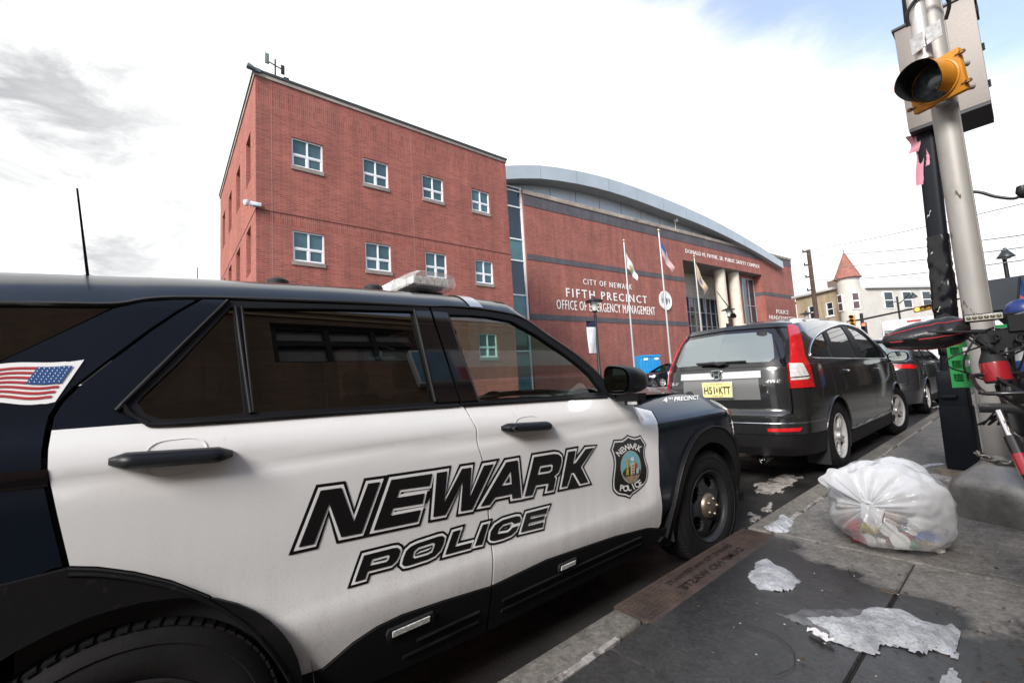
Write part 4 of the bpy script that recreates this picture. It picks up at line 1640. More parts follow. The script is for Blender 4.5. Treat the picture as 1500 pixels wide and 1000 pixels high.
# door handles
def handle(cs, name):
    """cs: outline points of the handle bar in the photograph, left to right along the axis, and its half height"""
    (a, b, hh) = cs
    s0, z0 = I([a], (-2, 1.1))[0]
    s1, z1 = I([b], (-1.5, 1.1))[0]
    rows = []
    for k in range(17):
        t = k / 16
        s_ = s0 + (s1 - s0) * t
        z_ = z0 + (z1 - z0) * t
        e = min(t, 1 - t)
        h_ = hh * (0.42 + 0.58 * float(sstep(e, 0.0, 0.12)))
        out = 0.012 + 0.038 * float(sstep(e, 0.0, 0.14))
        base = PW.at(s_, z_, 0.0)
        row = []
        for dz, do in ((-1, -0.02), (-1.0, 0.35), (-0.8, 0.8), (-0.35, 1.0), (0.35, 0.95), (0.8, 0.75), (1.0, 0.35), (1, -0.02)):
            row.append((base[0] + out * do, base[1], z_ + h_ * dz))
        rows.append(row)
    h = MB()
    h.grid(rows)
    h.add([rows[0][k] for k in range(8)], [tuple(range(8))])
    h.add([rows[-1][k] for k in range(8)], [tuple(range(7, -1, -1))])
    o = h.build(name, M_handle, pc, smooth=50)
    # cup behind the bar
    sc_, zc_ = (s0 + (s1 - s0) * 0.52), (z0 + (z1 - z0) * 0.52)
    L_ = abs(s1 - s0)
    el = [(sc_ + L_ * 0.26 * math.copysign(abs(math.cos(a_)) ** 0.6, math.cos(a_)), zc_ + hh * 2.35 * math.copysign(abs(math.sin(a_)) ** 0.7, math.sin(a_))) for a_ in np.linspace(0, 2 * math.pi, 30, endpoint=False)]
    cup = MB()
    ring = []
    for f_, d_ in ((1.0, 0.0), (0.97, 0.0003), (0.90, -0.003), (0.75, -0.010), (0.4, -0.014), (0.05, -0.015)):
        ring.append([tuple(PW.at(sc_ + (p[0] - sc_) * f_, zc_ + (p[1] - zc_) * f_, 0.0) + np.array([0.013 + d_ - 0.0, 0, 0]) * np.array([1, 1, 1]) - np.array([0.011, 0, 0])) for p in el])
    cup.grid(ring, closed_u=True)
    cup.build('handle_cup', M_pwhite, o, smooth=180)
    return o


M_handle = mat('satin black handle', (0.006, 0.007, 0.009), rough=0.42, spec=0.35)
h1 = handle(((159, 676), (340.5, 663.5), 0.021), 'door_handle')
h2 = handle(((734, 627), (806.5, 622.5), 0.020), 'door_handle')
s_, z_ = I([(745, 626.5)], (-1.5, 1.1))[0]
p_ = PW.at(s_, z_)
mb = MB()
mb.lathe([(0.0, 0.004), (0.008, 0.004), (0.010, 0.0), (0.011, -0.01)], 16, Matrix.Translation((p_[0] + 0.048, p_[1], p_[2])) @ Matrix.Rotation(rad(90), 4, 'Y'))
mb.build('key_lock', M_gloss, h2, smooth=40)

# wing mirrors
def mirror(sg):
    m = MB()
    cx, cy, cz = 1.055 * sg, -1.0, 1.280
    K = 0.74
    # housing: super-ellipse sections from the glass rim to the rounded front
    rows = []
    for y, sx2, sz2, oz in ((-0.055, 0.128, 0.098, 0.0), (-0.045, 0.136, 0.105, 0.0), (0.02, 0.136, 0.106, 0.0), (0.09, 0.125, 0.096, -0.004), (0.145, 0.095, 0.072, -0.01), (0.17, 0.055, 0.042, -0.014), (0.178, 0.01, 0.01, -0.016)):
        row = []
        for k in range(28):
            a_ = 2 * math.pi * k / 28
            ca, sa = math.cos(a_), math.sin(a_)
            xx = math.copysign(abs(ca) ** 0.62, ca) * sx2 * K
            zz = math.copysign(abs(sa) ** 0.68, sa) * sz2 * K
            row.append((cx + xx * 1.0 + 0.02 * sg, cy + y + 0.10 * (-xx * sg) * 1.6, cz + oz + zz * (1.0 - 0.25 * (xx * sg) / 0.13 * (1 if zz > 0 else 0.2))))
        rows.append(row)
    m.grid(rows, closed_u=True)
    # stalk
    m.box2(((0.90 if sg > 0 else -1.0), cy + 0.02, 1.180), ((1.0 if sg > 0 else -0.90), cy + 0.12, 1.205))
    m.box((cx + 0.01 * sg, cy + 0.07, cz - 0.10), (0.14, 0.075, 0.04), None, 1.1)
    o = m.build('wing_mirror', M_handle, pc, smooth=50)
    g = MB()
    n = 28
    vs = []
    for k in range(n):
        a_ = 2 * math.pi * k / n
        ca, sa = math.cos(a_), math.sin(a_)
        xx = math.copysign(abs(ca) ** 0.62, ca) * 0.112 * K
        zz = math.copysign(abs(sa) ** 0.68, sa) * 0.084 * K
        vs.append((cx + xx + 0.02 * sg, cy - 0.058 - 0.16 * xx * sg, cz + zz * (1.0 - 0.22 * (xx * sg) / 0.13 * (1 if zz > 0 else 0.2))))
    g.add(vs, [tuple(range(n))])
    g.build('mirror_glass', mat('mirror silver', (0.55, 0.60, 0.58), rough=0.03, metal=1.0), o, fix=False)
    b = MB()
    b.box((cx + 0.03 * sg, cy + 0.065, cz - 0.13), (0.085, 0.05, 0.028))
    b.build('mirror_lamp', M_dark, o, bevel=0.006)
    b = MB()
    b.box((cx + 0.045 * sg, cy + 0.038, cz - 0.13), (0.058, 0.012, 0.018))
    b.build('lens', MATS['clear led lens'], o, bevel=0.003)


mirror(1)
mirror(-1)

# wheels
def wheel(parent, name, R_, width, rim_r_, holes, cap, rim_m, x, y, z, sg, steer=0.0, spokes=None, tread=True):
    """axis along x; outer face at local +x"""
    T = Matrix.Translation((x, y, z)) @ Matrix.Rotation(steer, 4, 'Z') @ Matrix.Rotation(rad(90) * sg, 4, 'Y')
    w = width
    t = MB()
    prof = [(rim_r_ - 0.004, -w / 2 + 0.02), (rim_r_ + 0.02, -w / 2), (R_ - 0.05, -w / 2 - 0.004), (R_ - 0.012, -w / 2 + 0.022), (R_, -w / 2 + 0.05)]
    for g_ in (-0.045, 0.0, 0.045):
        prof += [(R_, g_ - 0.007), (R_ - 0.008, g_ - 0.005), (R_ - 0.008, g_ + 0.005), (R_, g_ + 0.007)]
    prof += [(R_, w / 2 - 0.05), (R_ - 0.012, w / 2 - 0.022), (R_ - 0.035, w / 2 - 0.008), (R_ - 0.055, w / 2 - 0.002), (R_ - 0.058, w / 2 - 0.006), (R_ - 0.085, w / 2 + 0.001), (rim_r_ + 0.030, w / 2 - 0.003), (rim_r_ + 0.012, w / 2 - 0.010), (rim_r_ - 0.004, w / 2 - 0.022)]
    t.lathe(prof, 56, T, caps=False)
    ty = t.build(name, M_tyre, parent, smooth=35, fix=True)
    if tread:
        b = MB()
        for k in range(72):
            a_ = 2 * math.pi * k / 72
            for lo, hi, sk in ((w / 2 - 0.055, w / 2 - 0.012, 0.03), (-w / 2 + 0.012, -w / 2 + 0.055, -0.03)):
                A = []
                for (aa, zz, rr) in ((a_, lo, R_ - 0.003), (a_ + 0.062, lo, R_ - 0.003), (a_ + 0.062 + sk, hi, R_ - 0.016), (a_ + sk, hi, R_ - 0.016)):
                    A.append((rr * math.cos(aa), rr * math.sin(aa), zz))
                for (aa, zz, rr) in ((a_, lo, R_ + 0.003), (a_ + 0.062, lo, R_ + 0.003), (a_ + 0.062 + sk, hi, R_ - 0.009), (a_ + sk, hi, R_ - 0.009)):
                    A.append((rr * math.cos(aa), rr * math.sin(aa), zz))
                b.add(A, [(0, 3, 2, 1), (4, 5, 6, 7), (0, 1, 5, 4), (1, 2, 6, 5), (2, 3, 7, 6), (3, 0, 4, 7)], T)
        b.build('tread', M_tyre, ty)
    # rim
    r = MB()
    d = w / 2
    r.lathe([(rim_r_ - 0.006, -d + 0.03), (rim_r_ - 0.02, 0.0), (rim_r_ - 0.016, d - 0.035), (rim_r_ + 0.004, d - 0.018), (rim_r_ + 0.008, d - 0.009), (rim_r_ + 0.0, d - 0.006), (rim_r_ - 0.012, d - 0.016), (rim_r_ - 0.020, d - 0.03)], 56, T, caps=False)
    NT = 100
    rr = np.linspace(0.055, rim_r_ - 0.014, 12)
    vs, fs = [], []
    for i, q in enumerate(rr):
        for k in range(NT):
            a_ = 2 * math.pi * k / NT
            f = (q - rr[0]) / (rr[-1] - rr[0])
            zz = d - 0.030 + 0.012 * math.sin(f * math.pi) - 0.028 * f ** 3 if spokes is None else d - 0.012 - 0.020 * (1 - f) * (1 - f) - 0.012 * f
            vs.append((q * math.cos(a_), q * math.sin(a_), zz))
    for i in range(len(rr) - 1):
        qm = (rr[i] + rr[i + 1]) / 2
        f = (qm - rr[0]) / (rr[-1] - rr[0])
        for k in range(NT):
            am = 2 * math.pi * (k + 0.5) / NT
            if holes(am, f):
                continue
            k2 = (k + 1) % NT
            fs.append((i * NT + k, i * NT + k2, (i + 1) * NT + k2, (i + 1) * NT + k))
    # give the disc thickness
    bmx = bmesh.new()
    q = [bmx.verts.new(v) for v in vs]
    for f in fs:
        bmx.faces.new([q[i] for i in f])
    ex = bmesh.ops.extrude_face_region(bmx, geom=bmx.faces[:])
    bmesh.ops.translate(bmx, verts=[e for e in ex['geom'] if isinstance(e, bmesh.types.BMVert)], vec=(0, 0, -0.022))
    bmesh.ops.delete(bmx, geom=[v for v in bmx.verts if not v.link_faces], context='VERTS')
    bmx.verts.index_update()
    r.add([v.co[:] for v in bmx.verts], [tuple(v.index for v in f.verts) for f in bmx.faces], T)
    bmx.free()
    r.lathe([(0.0, d - 0.034), (0.058, d - 0.034), (0.058, d - 0.06), (0, d - 0.06)], 24, T)
    ro = r.build('rim', rim_m, ty, smooth=40)
    h = MB()
    h.lathe([(0.0, -0.02), (rim_r_ - 0.03, -0.02), (rim_r_ - 0.03, 0.01), (0, 0.01)], 40, T)
    h.lathe([(0.0, d - 0.085), (0.15, d - 0.085), (0.155, d - 0.10), (0, d - 0.10)], 30, T)
    h.build('brake_drum', M_int, ty)
    c = MB()
    if cap == 'steel':
        c.lathe([(0.0, d + 0.012), (0.05, d + 0.010), (0.072, d + 0.002), (0.083, d - 0.012), (0.088, d - 0.03)], 36, T)
        for k in range(5):
            a_ = rad(90 + 72 * k)
            c.lathe([(0.0, d + 0.020), (0.007, d + 0.020), (0.012, d + 0.014), (0.013, d + 0.0)], 12, T @ Matrix.Translation((0.052 * math.cos(a_), 0.052 * math.sin(a_), 0)))
        c.build('hub_cap', M_cap, ty, smooth=35)
    else:
        c.lathe([(0.0, d - 0.006), (0.028, d - 0.008), (0.034, d - 0.02), (0.036, d - 0.035)], 24, T)
        c.build('hub_cap', rim_m, ty, smooth=35)
    return ty


def steel_holes(a, f):
    k = (a / (2 * math.pi) * 5 + 0.25) % 1.0
    return 0.40 < f < 0.84 and abs(k - 0.5) < 0.32 - 0.16 * abs((f - 0.62) / 0.22) ** 2


for yy_, st_ in ((0.0, rad(-3)), (-3.025, 0.0)):
    wheel(pc, 'wheel', 0.378, 0.25, 0.232, steel_holes, 'steel', M_steel, 0.865, yy_, 0.37, 1, st_)
    wheel(pc, 'wheel', 0.378, 0.25, 0.232, steel_holes, 'steel', M_steel, -0.865, yy_, 0.37, -1, st_)
# inner wheel arches
for yy_ in (0.0, -3.025):
    for sg in (1, -1):
        mb = MB()
        mb.grid([[(u * sg, yy_ + 0.47 * math.cos(rad(a_)), 0.37 + 0.47 * math.sin(rad(a_))) for a_ in range(-15, 196, 15)] for u in (0.5, 0.965)])
        mb.add([(0.52 * sg, yy_ + 0.47 * math.cos(rad(a_)), 0.37 + 0.47 * math.sin(rad(a_))) for a_ in range(-15, 196, 15)], [tuple(range(15))])
        mb.build('arch_liner', M_int, pc)

# ---- lettering on the doors, traced letter by letter
c1, c2, c3, c4, c5 = crop(420, 680, .14), crop(540, 660, .14), crop(700, 640, .14), crop(500, 760, .11333), crop(640, 725, .12)


def rnd_c(pts):
    return catmull(pts, 3, closed=True)


LET = [
    (c1((120, 860), (350, 268), (568, 238), (698, 592), (845, 196), (972, 178), (778, 712), (565, 755), (440, 405), (280, 825)), None),
    (c2((45, 828), (230, 300), (660, 235), (632, 362), (318, 403), (290, 487), (580, 440), (555, 547), (248, 597), (222, 674), (540, 612), (503, 735)), None),
    (c2((705, 228), (814, 210), (787, 530), (969, 186), (1066, 171), (1053, 480), (1197, 153), (1300, 135), (1075, 608), (955, 629), (977, 322), (796, 665), (668, 688)), None),
    (c3((20, 720), (288, 260), (409, 238), (445, 626), (352, 641), (348, 590), (172, 626), (114, 703)), c3((335, 352), (345, 488), (240, 505))),
    (c3((480, 617), (578, 206), (790, 172), (835, 178), (862, 202), (868, 245), (856, 305), (832, 368), (790, 402), (806, 430), (780, 548), (713, 562), (732, 478), (598, 500), (562, 601)),
     c3((640, 300), (758, 279), (776, 292), (768, 345), (742, 370), (615, 391))),
    (c3((865, 521), (936, 152), (1013, 138), (988, 277), (1016, 266), (1120, 122), (1206, 107), (1068, 308), (1146, 466), (1062, 485), (995, 366), (968, 372), (924, 509)), None),
    (c4((165, 805), (285, 461), (660, 366), (715, 360), (745, 378), (753, 408), (738, 462), (702, 533), (640, 590), (330, 668), (298, 768)), c4((390, 510), (585, 455), (616, 462), (606, 512), (570, 545), (358, 594))),
    (c4((775, 575), (790, 500), (830, 402), (890, 345), (970, 306), (1240, 217), (1295, 207), (1326, 232), (1310, 312), (1270, 398), (1200, 468), (1110, 514), (870, 590), (805, 602)),
     c4((910, 485), (930, 405), (985, 358), (1160, 300), (1198, 302), (1194, 342), (1165, 420), (1110, 452), (940, 502))),
    (c5((90, 722), (188, 440), (280, 413), (210, 623), (420, 570), (398, 640)), None),
    (c5((452, 615), (548, 356), (620, 338), (543, 594)), None),
    (c5((632, 530), (645, 440), (700, 356), (790, 298), (950, 250), (1000, 250), (1016, 285), (1002, 324), (928, 344), (905, 318), (800, 350), (748, 402), (726, 470), (855, 446), (888, 420), (908, 392), (985, 366), (960, 425), (900, 482), (800, 524), (690, 553), (648, 549)), None),
    (c5((1012, 450), (1082, 215), (1345, 146), (1322, 212), (1138, 250), (1125, 288), (1308, 242), (1290, 290), (1112, 335), (1100, 372), (1292, 322), (1280, 385)), None),
]
for k, (lo, ho) in enumerate(LET):
    g = (-2.0, 0.85) if k < 3 or 6 <= k < 9 else (-1.4, 0.85)
    L0 = PW.inv(lo, g)
    H0 = [PW.inv(ho, g)] if ho else []
    ring, outl = (0.0095, 0.0195) if k < 6 else (0.0080, 0.0165)
    o1 = panel(PW, offset_loop(L0, outl), 'door_letter', M_ink, pc, off=0.0016 + 0.0001 * k, depth=0)
    # the hole is closed again by the ring colour inside the counter
    panel(PW, [offset_loop(L0, ring)] + [], 'letter_outline', M_vwhite, o1, off=0.0034 + 0.0001 * k, depth=0)
    panel(PW, [L0] + H0, 'letter_face', M_ink, o1, off=0.0052 + 0.0001 * k, depth=0)
    if ho:
        inn = offset_loop(H0[0], -ring)
        if abs(area2(inn)) > 1e-5:
            panel(PW, inn, 'letter_counter', M_ink, o1, off=0.0050 + 0.0001 * k, depth=0)
            if k in (4, 6, 7):
                inn2 = offset_loop(H0[0], -outl * 0.98)
                if k != 6 and abs(area2(inn2)) > 1e-5 and area2(inn2) * area2(H0[0]) > 0:
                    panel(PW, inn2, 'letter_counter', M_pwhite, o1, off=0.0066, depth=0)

# badge on the front door
c6 = crop(880, 625, .11)
bo = [(350, 100), (400, 122), (440, 131), (480, 125), (525, 106), (560, 165), (605, 230), (586, 270), (580, 320), (585, 385), (600, 450), (622, 515), (630, 580), (625, 655), (610, 720), (580, 770), (540, 815), (480, 862), (425, 900), (400, 930), (385, 955), (355, 945), (320, 930), (270, 922), (220, 912), (180, 880), (152, 840), (145, 770), (147, 700), (155, 620), (165, 550), (168, 480), (160, 410), (142, 355), (120, 305), (145, 235), (162, 168), (220, 165), (280, 160), (320, 132)]
B0 = PW.inv(c6(*bo), (-0.85, 0.9))
bd = panel(PW, B0, 'door_badge', M_ink, pc, off=0.002, depth=0)
panel(PW, offset_loop(B0, -0.0085), 'badge_border', M_vwhite, bd, off=0.0035, depth=0)
panel(PW, offset_loop(B0, -0.0165), 'badge_field', M_ink, bd, off=0.005, depth=0)


def bpx(*p):
    return PW.inv(c6(*p), (-0.85, 0.9))


def ell(cx, cy, rx, ry, n=40):
    return bpx(*[(cx + rx * math.cos(2 * math.pi * k / n), cy + ry * math.sin(2 * math.pi * k / n)) for k in range(n)])


panel(PW, ell(388, 530, 136, 218), 'badge_oval', mat('badge rim tan', (0.5, 0.42, 0.3), rough=0.4), bd, off=0.0062, depth=0)
panel(PW, ell(388, 530, 128, 208), 'badge_sky', mat('badge sky blue', (0.20, 0.48, 0.58), rough=0.4), bd, off=0.0072, depth=0)
panel(PW, bpx((272, 620), (300, 560), (345, 520), (420, 500), (470, 520), (508, 560), (500, 620), (480, 665), (440, 715), (388, 738), (340, 715), (300, 675)), 'badge_ground', mat('badge earth', (0.36, 0.24, 0.14), rough=0.5, var=0.4, vscale=60), bd, off=0.0080, depth=0)
panel(PW, bpx((272, 620), (290, 580), (325, 545), (400, 530), (480, 545), (510, 570), (502, 620), (440, 640), (350, 650), (300, 662)), 'badge_hill', mat('badge dark green', (0.035, 0.05, 0.02), rough=0.5, var=0.6, vscale=70), bd, off=0.0086, depth=0)
panel(PW, bpx((378, 480), (432, 460), (434, 620), (382, 638)), 'badge_shield', mat('badge cream', (0.66, 0.6, 0.48), rough=0.5), bd, off=0.0094, depth=0)
for q in (510, 545, 580, 610):
    panel(PW, bpx((388, q), (428, q - 8), (410, q + 14)), 'badge_mark', mat('badge rust', (0.22, 0.05, 0.03), rough=0.5), bd, off=0.0102, depth=0)
panel(PW, bpx((318, 440), (345, 420), (356, 470), (352, 560), (356, 630), (325, 645), (318, 600), (330, 540)), 'badge_figure', mat('badge ochre', (0.5, 0.38, 0.06), rough=0.5, var=0.5, vscale=80), bd, off=0.0096, depth=0)
panel(PW, bpx((440, 480), (462, 470), (466, 530), (452, 560), (440, 540)), 'badge_figure', mat('badge red', (0.45, 0.04, 0.03), rough=0.5), bd, off=0.0096, depth=0)
panel(PW, bpx((455, 540), (490, 545), (484, 610), (455, 618)), 'badge_figure', mat('badge pale blue', (0.5, 0.6, 0.62), rough=0.5), bd, off=0.0098, depth=0)
panel(PW, bpx((375, 430), (385, 400), (420, 398), (428, 440), (405, 455)), 'badge_figure', M_vwhite, bd, off=0.0098, depth=0)


def arc_text(word, pts, h, name):
    """letters spaced along a path in the badge crop"""
    P = np.array(pts, float)
    dd = np.concatenate([[0], np.cumsum(np.linalg.norm(np.diff(P, axis=0), axis=1))])
    m = MB()
    for i, ch in enumerate(word):
        t = dd[-1] * i / (len(word) - 1)
        cx, cy = np.interp(t, dd, P[:, 0]), np.interp(t, dd, P[:, 1])
        e = 4.0
        dx = np.interp(min(t + e, dd[-1]), dd, P[:, 0]) - np.interp(max(t - e, 0), dd, P[:, 0])
        dy = np.interp(min(t + e, dd[-1]), dd, P[:, 1]) - np.interp(max(t - e, 0), dd, P[:, 1])
        n_ = math.hypot(dx, dy)
        ax, ay = dx / n_, dy / n_
        vs, fs = text_geo(ch, size=1.0, offset=0.03)
        a0 = [v[0] for v in vs]
        b0 = [v[1] for v in vs]
        am, bm_ = (max(a0) + min(a0)) / 2, (max(b0) + min(b0)) / 2
        k = h / (max(b0) - min(b0))
        pxs = [(cx + ax * (p - am) * k * 0.82 + ay * (q - bm_) * k, cy + ay * (p - am) * k * 0.82 - ax * (q - bm_) * k) for p, q in vs]
        sz = PW.inv(c6(*pxs), (-0.85, 0.9))
        m.add(PW.at([s[0] for s in sz], [s[1] for s in sz], np.full(len(sz), 0.0066)), fs)
    m.build(name, M_vwhite, bd, fix=False)


arc_text('NEWARK', [(232, 345), (283, 300), (335, 272), (388, 258), (445, 258), (500, 285)], 80, 'badge_letters')
arc_text('POLICE', [(268, 808), (325, 815), (372, 806), (415, 793), (462, 770), (512, 740)], 84, 'badge_letters')

# wing lettering: 4TH PRECINCT
wl = MB()
vs, fs = text_geo('PRECINCT', size=1.0, offset=0.02, align='LEFT', shear=0.05)
a0 = max(v[0] for v in vs)
q = PW.inv([(987, 588), (1024, 585), (987.5, 581.6), (1023, 579)], (-0.3, 1.05))


def bil(a, b, q=q):
    (x0, y0), (x1, y1), (x2, y2), (x3, y3) = q
    return (x0 * (1 - a) * (1 - b) + x1 * a * (1 - b) + x2 * (1 - a) * b + x3 * a * b, y0 * (1 - a) * (1 - b) + y1 * a * (1 - b) + y2 * (1 - a) * b + y3 * a * b)


b0 = min(v[1] for v in vs)
b1_ = max(v[1] for v in vs)
sz = [bil(v[0] / a0, (v[1] - b0) / (b1_ - b0)) for v in vs]
wl.add(PW.at([s[0] for s in sz], [s[1] for s in sz], np.full(len(sz), 0.003)), fs)
for word, quad in (('4', [(971, 590), (977.5, 589.3), (971, 583), (977.5, 582.4)]), ('TH', [(978.5, 586), (985, 585.3), (978.5, 582.5), (985, 581.8)])):
    vs, fs = text_geo(word, size=1.0, offset=0.02, align='LEFT')
    a0, a1 = min(v[0] for v in vs), max(v[0] for v in vs)
    b0, b1_ = min(v[1] for v in vs), max(v[1] for v in vs)
    qq = PW.inv(quad, (-0.3, 1.05))
    sz = [bil((v[0] - a0) / (a1 - a0), (v[1] - b0) / (b1_ - b0), qq) for v in vs]
    wl.add(PW.at([s[0] for s in sz], [s[1] for s in sz], np.full(len(sz), 0.003)), fs)
wl.build('wing_lettering', M_vwhite, pc, fix=False)

# waving flag on the rear quarter
zf = crop(0, 380, .28)


def flagpt(a, b, grow=0.0):
    # a: 0 at the hoist (right) .. 1, b: 0 top .. 1 bottom
    x = 383 - 118 * b - a * 560 - 6 * math.sin(a * 9) * (b - .5)
    y = 549 + 164 * b + a * 42 + 15 * math.sin(a * 7.2 + 0.6) * (0.45 + 0.55 * b) + (4 if a < 0.05 else 0)
    return (x, y)


def fgrid(a0, a1, b0, b1, n=14, m=2):
    P = [flagpt(a0 + (a1 - a0) * i / n, b0) for i in range(n + 1)] + [flagpt(a0 + (a1 - a0) * i / n, b1) for i in range(n, -1, -1)]
    return PW.inv(zf(*P), (-3.2, 1.2))


fo_ = fgrid(0, 1, 0, 1, 24)
fb = panel(PW, offset_loop(fo_, 0.012), 'flag_decal', M_vwhite, pc, off=0.002, depth=0)
M_fred = mat('flag red', (0.42, 0.045, 0.05), rough=0.35)
M_fblu = mat('flag blue', (0.03, 0.085, 0.24), rough=0.35)
for k in range(0, 13, 2):
    panel(PW, fgrid(0.0 if k > 6 else 0.33, 1, k / 13, (k + 1) / 13, 20), 'flag_stripe', M_fred, fb, off=0.0035, depth=0)
panel(PW, fgrid(0, 0.33, 0, 7 / 13, 10), 'flag_canton', M_fblu, fb, off=0.0042, depth=0)
ms = MB()
for r_ in range(6):
    for q_ in range(7):
        a_, b_ = 0.03 + q_ * 0.046, 0.045 + r_ * 0.085
        cx, cy = flagpt(a_, b_)
        P5 = [(cx + (4.6 if k % 2 == 0 else 2.0) * math.cos(rad(36 * k - 90)), cy + (4.6 if k % 2 == 0 else 2.0) * math.sin(rad(36 * k - 90))) for k in range(10)]
        sz = PW.inv(zf(*P5), (-3.2, 1.2))
        ms.add(PW.at([s[0] for s in sz], [s[1] for s in sz], np.full(10, 0.0052)), [tuple(range(10))])
ms.build('flag_stars', M_vwhite, fb, fix=False)

# roof equipment
def roof_at(u, y):
    k = int(np.argmin(np.abs(D[:, 1] - y)))
    ur, _, z_ = D[k]
    return z_ + crown(y) * (1 - abs(u / ur) ** PE)


lb = MB()
M_lbw = mat('light bar white', (0.78, 0.78, 0.77), rough=0.3)
M_lbc = glass_mat('clear lens', (0.92, 0.92, 0.92), 0.16, rough=0.02, base=(0.75, 0.75, 0.75))
ybar = -1.85
zb = 1.815
xe = 0.585
outline = []
n_ = 8
sec = [(-0.15, 0.012), (-0.13, 0.07), (-0.10, 0.092), (0.10, 0.092), (0.135, 0.075), (0.15, 0.02), (0.13, 0.0), (-0.13, 0.0)]
rows = []
for x, k in ((-xe + 0.02, 0.55), (-xe + 0.08, 0.9), (-xe + 0.2, 1.0), (0.0, 1.0), (xe - 0.24, 1.0)):
    rows.append([(x, ybar + y * k, zb + z) for y, z in sec])
lb.grid(rows, closed_u=True)
lb.add([rows[0][k] for k in range(8)], [tuple(range(8))])
lb.add([rows[-1][k] for k in range(8)], [tuple(range(7, -1, -1))])
bar = lb.build('light_bar', M_lbw, pc, smooth=35)
le = MB()
rows = []
for x, k, up in ((xe - 0.24, 1.0, 1.0), (xe - 0.10, 1.0, 0.98), (xe - 0.02, 0.92, 0.9), (xe, 0.84, 0.8)):
    rows.append([(x, ybar + y * k, zb + 0.012 + (z - 0.012) * up) for y, z in sec])
le.grid(rows, closed_u=True)
le.add([rows[-1][k] for k in range(8)], [tuple(range(7, -1, -1))])
le.build('lens', M_lbc, bar, smooth=35)
li = MB()
li.box2((xe - 0.3, ybar - 0.11, zb + 0.02), (xe - 0.12, ybar + 0.11, zb + 0.06))
for k in range(5):
    li.box2((xe - 0.12, ybar - 0.10 + k * 0.043, zb + 0.025), (xe - 0.05, ybar - 0.065 + k * 0.043, zb + 0.065))
li.build('led_module', mat('led reflector', (0.66, 0.64, 0.60), rough=0.25, metal=0.3, var=0.4, vscale=60), bar)
lk = MB()
lk.box2((-xe + 0.1, ybar - 0.10, zb - 0.035), (xe - 0.10, ybar + 0.10, zb - 0.001))
lk.box2((xe - 0.25, ybar - 0.06, zb - 0.085), (xe - 0.12, ybar + 0.05, zb - 0.03))
lk.box2((-xe + 0.12, ybar - 0.06, zb - 0.085), (-xe + 0.25, ybar + 0.05, zb - 0.03))
lk.build('bar_tray', M_dark, bar, bevel=0.008)
# polished strap from the bar foot down to the roof edge
sp = MB()
rowa = []
k0 = int(np.argmin(np.abs(D[:, 1] - (ybar + 0.09))))
for q_ in (0.66, 0.74, 0.8, 0.85, 0.89, 0.92, 0.95, 0.975, 0.99, 1.0):
    pr = []
    for dy in (-0.038, 0.038):
        pr.append((D[k0][0] * q_, ybar + 0.09 + dy, D[k0][2] + 0.004 + crown(D[k0][1], D[k0][2]) * (1 - q_ ** PE) + 0.006))
    rowa.append(pr)
sp.grid(rowa)
sp.build('bar_strap', M_alu, bar, smooth=180)
# antennas and aerial pucks
def on_roof(pxl, y):
    p = at_y(pxl, y + PR[1]) - np.array(PR)
    return p


aer = MB()
b_ = on_roof((131, 402), -3.15)
t_ = on_roof((113, 276), -3.15)
print('AER', b_, t_)
b_[2] = roof_at(b_[0], -3.15) - 0.0
aer.tube([tuple(b_), tuple((b_ + t_) / 2), tuple(t_)], [0.005, 0.0035, 0.0025], 8)
aer.tube([tuple(b_), tuple(b_ + np.array([0, 0, 0.04]))], 0.018, 12)
aer.build('whip_aerial', M_dark, pc, smooth=60)
aer = MB()
b_ = on_roof((291, 409), -2.6)
t_ = on_roof((289.5, 392), -2.6)
b_[2] = min(b_[2], roof_at(b_[0], -2.6))
aer.tube([tuple(b_), tuple(t_)], [0.008, 0.005], 8)
aer.build('stub_aerial', M_dark, pc, smooth=60)
for pxl, y, r_ in (((407, 411.5), -2.45, 0.055), ((547, 421), -2.05, 0.05)):
    p = on_roof(pxl, y)
    mb = MB()
    mb.lathe([(0.0, 0.03), (r_ * .6, 0.026), (r_, 0.012), (r_ * 1.02, 0.0), (r_, -0.05), (0, -0.05)], 22, Matrix.Translation((p[0], p[1], p[2] - 0.012)))
    mb.build('aerial_puck', M_dark, pc, smooth=40)

# cabin
M_seat = mat('dark seat cloth', (0.022, 0.022, 0.023), rough=0.85, var=0.2, vscale=9)
for u in (-0.42, 0.42):
    s = MB()
    s.box2((u - 0.25, -1.75, 0.62), (u + 0.25, -1.20, 0.80))
    s.add([(u - 0.25, -1.70, 0.76), (u + 0.25, -1.70, 0.76), (u + 0.25, -1.85, 1.28), (u - 0.25, -1.85, 1.28), (u - 0.22, -1.82, 0.76), (u + 0.22, -1.82, 0.76), (u + 0.22, -1.97, 1.28), (u - 0.22, -1.97, 1.28)],
          [(0, 1, 2, 3), (4, 7, 6, 5), (0, 4, 5, 1), (1, 5, 6, 2), (2, 6, 7, 3), (3, 7, 4, 0)])
    s.box((u, -1.93, 1.37), (0.28, 0.11, 0.15))
    s.build('front_seat', M_seat, pc, bevel=0.04, seg=3)
s = MB()
s.box2((-0.75, -2.75, 0.6), (0.75, -2.2, 0.8))
s.box2((-0.75, -2.9, 0.75), (0.75, -2.75, 1.3))
s.build('rear_seat', M_seat, pc, bevel=0.05, seg=3)
s = MB()
s.grid([[(u, -0.62, 1.13), (u, -0.80, 1.155), (u, -1.0, 1.15), (u, -1.12, 1.11), (u, -1.14, 0.98), (u, -1.05, 0.8)] for u in np.linspace(-0.86, 0.86, 12)])
s.build('dashboard', mat('dashboard', (0.16, 0.18, 0.175), rough=0.6, bump=0.1, bscale=200), pc, smooth=50, fix=False)
s = MB()
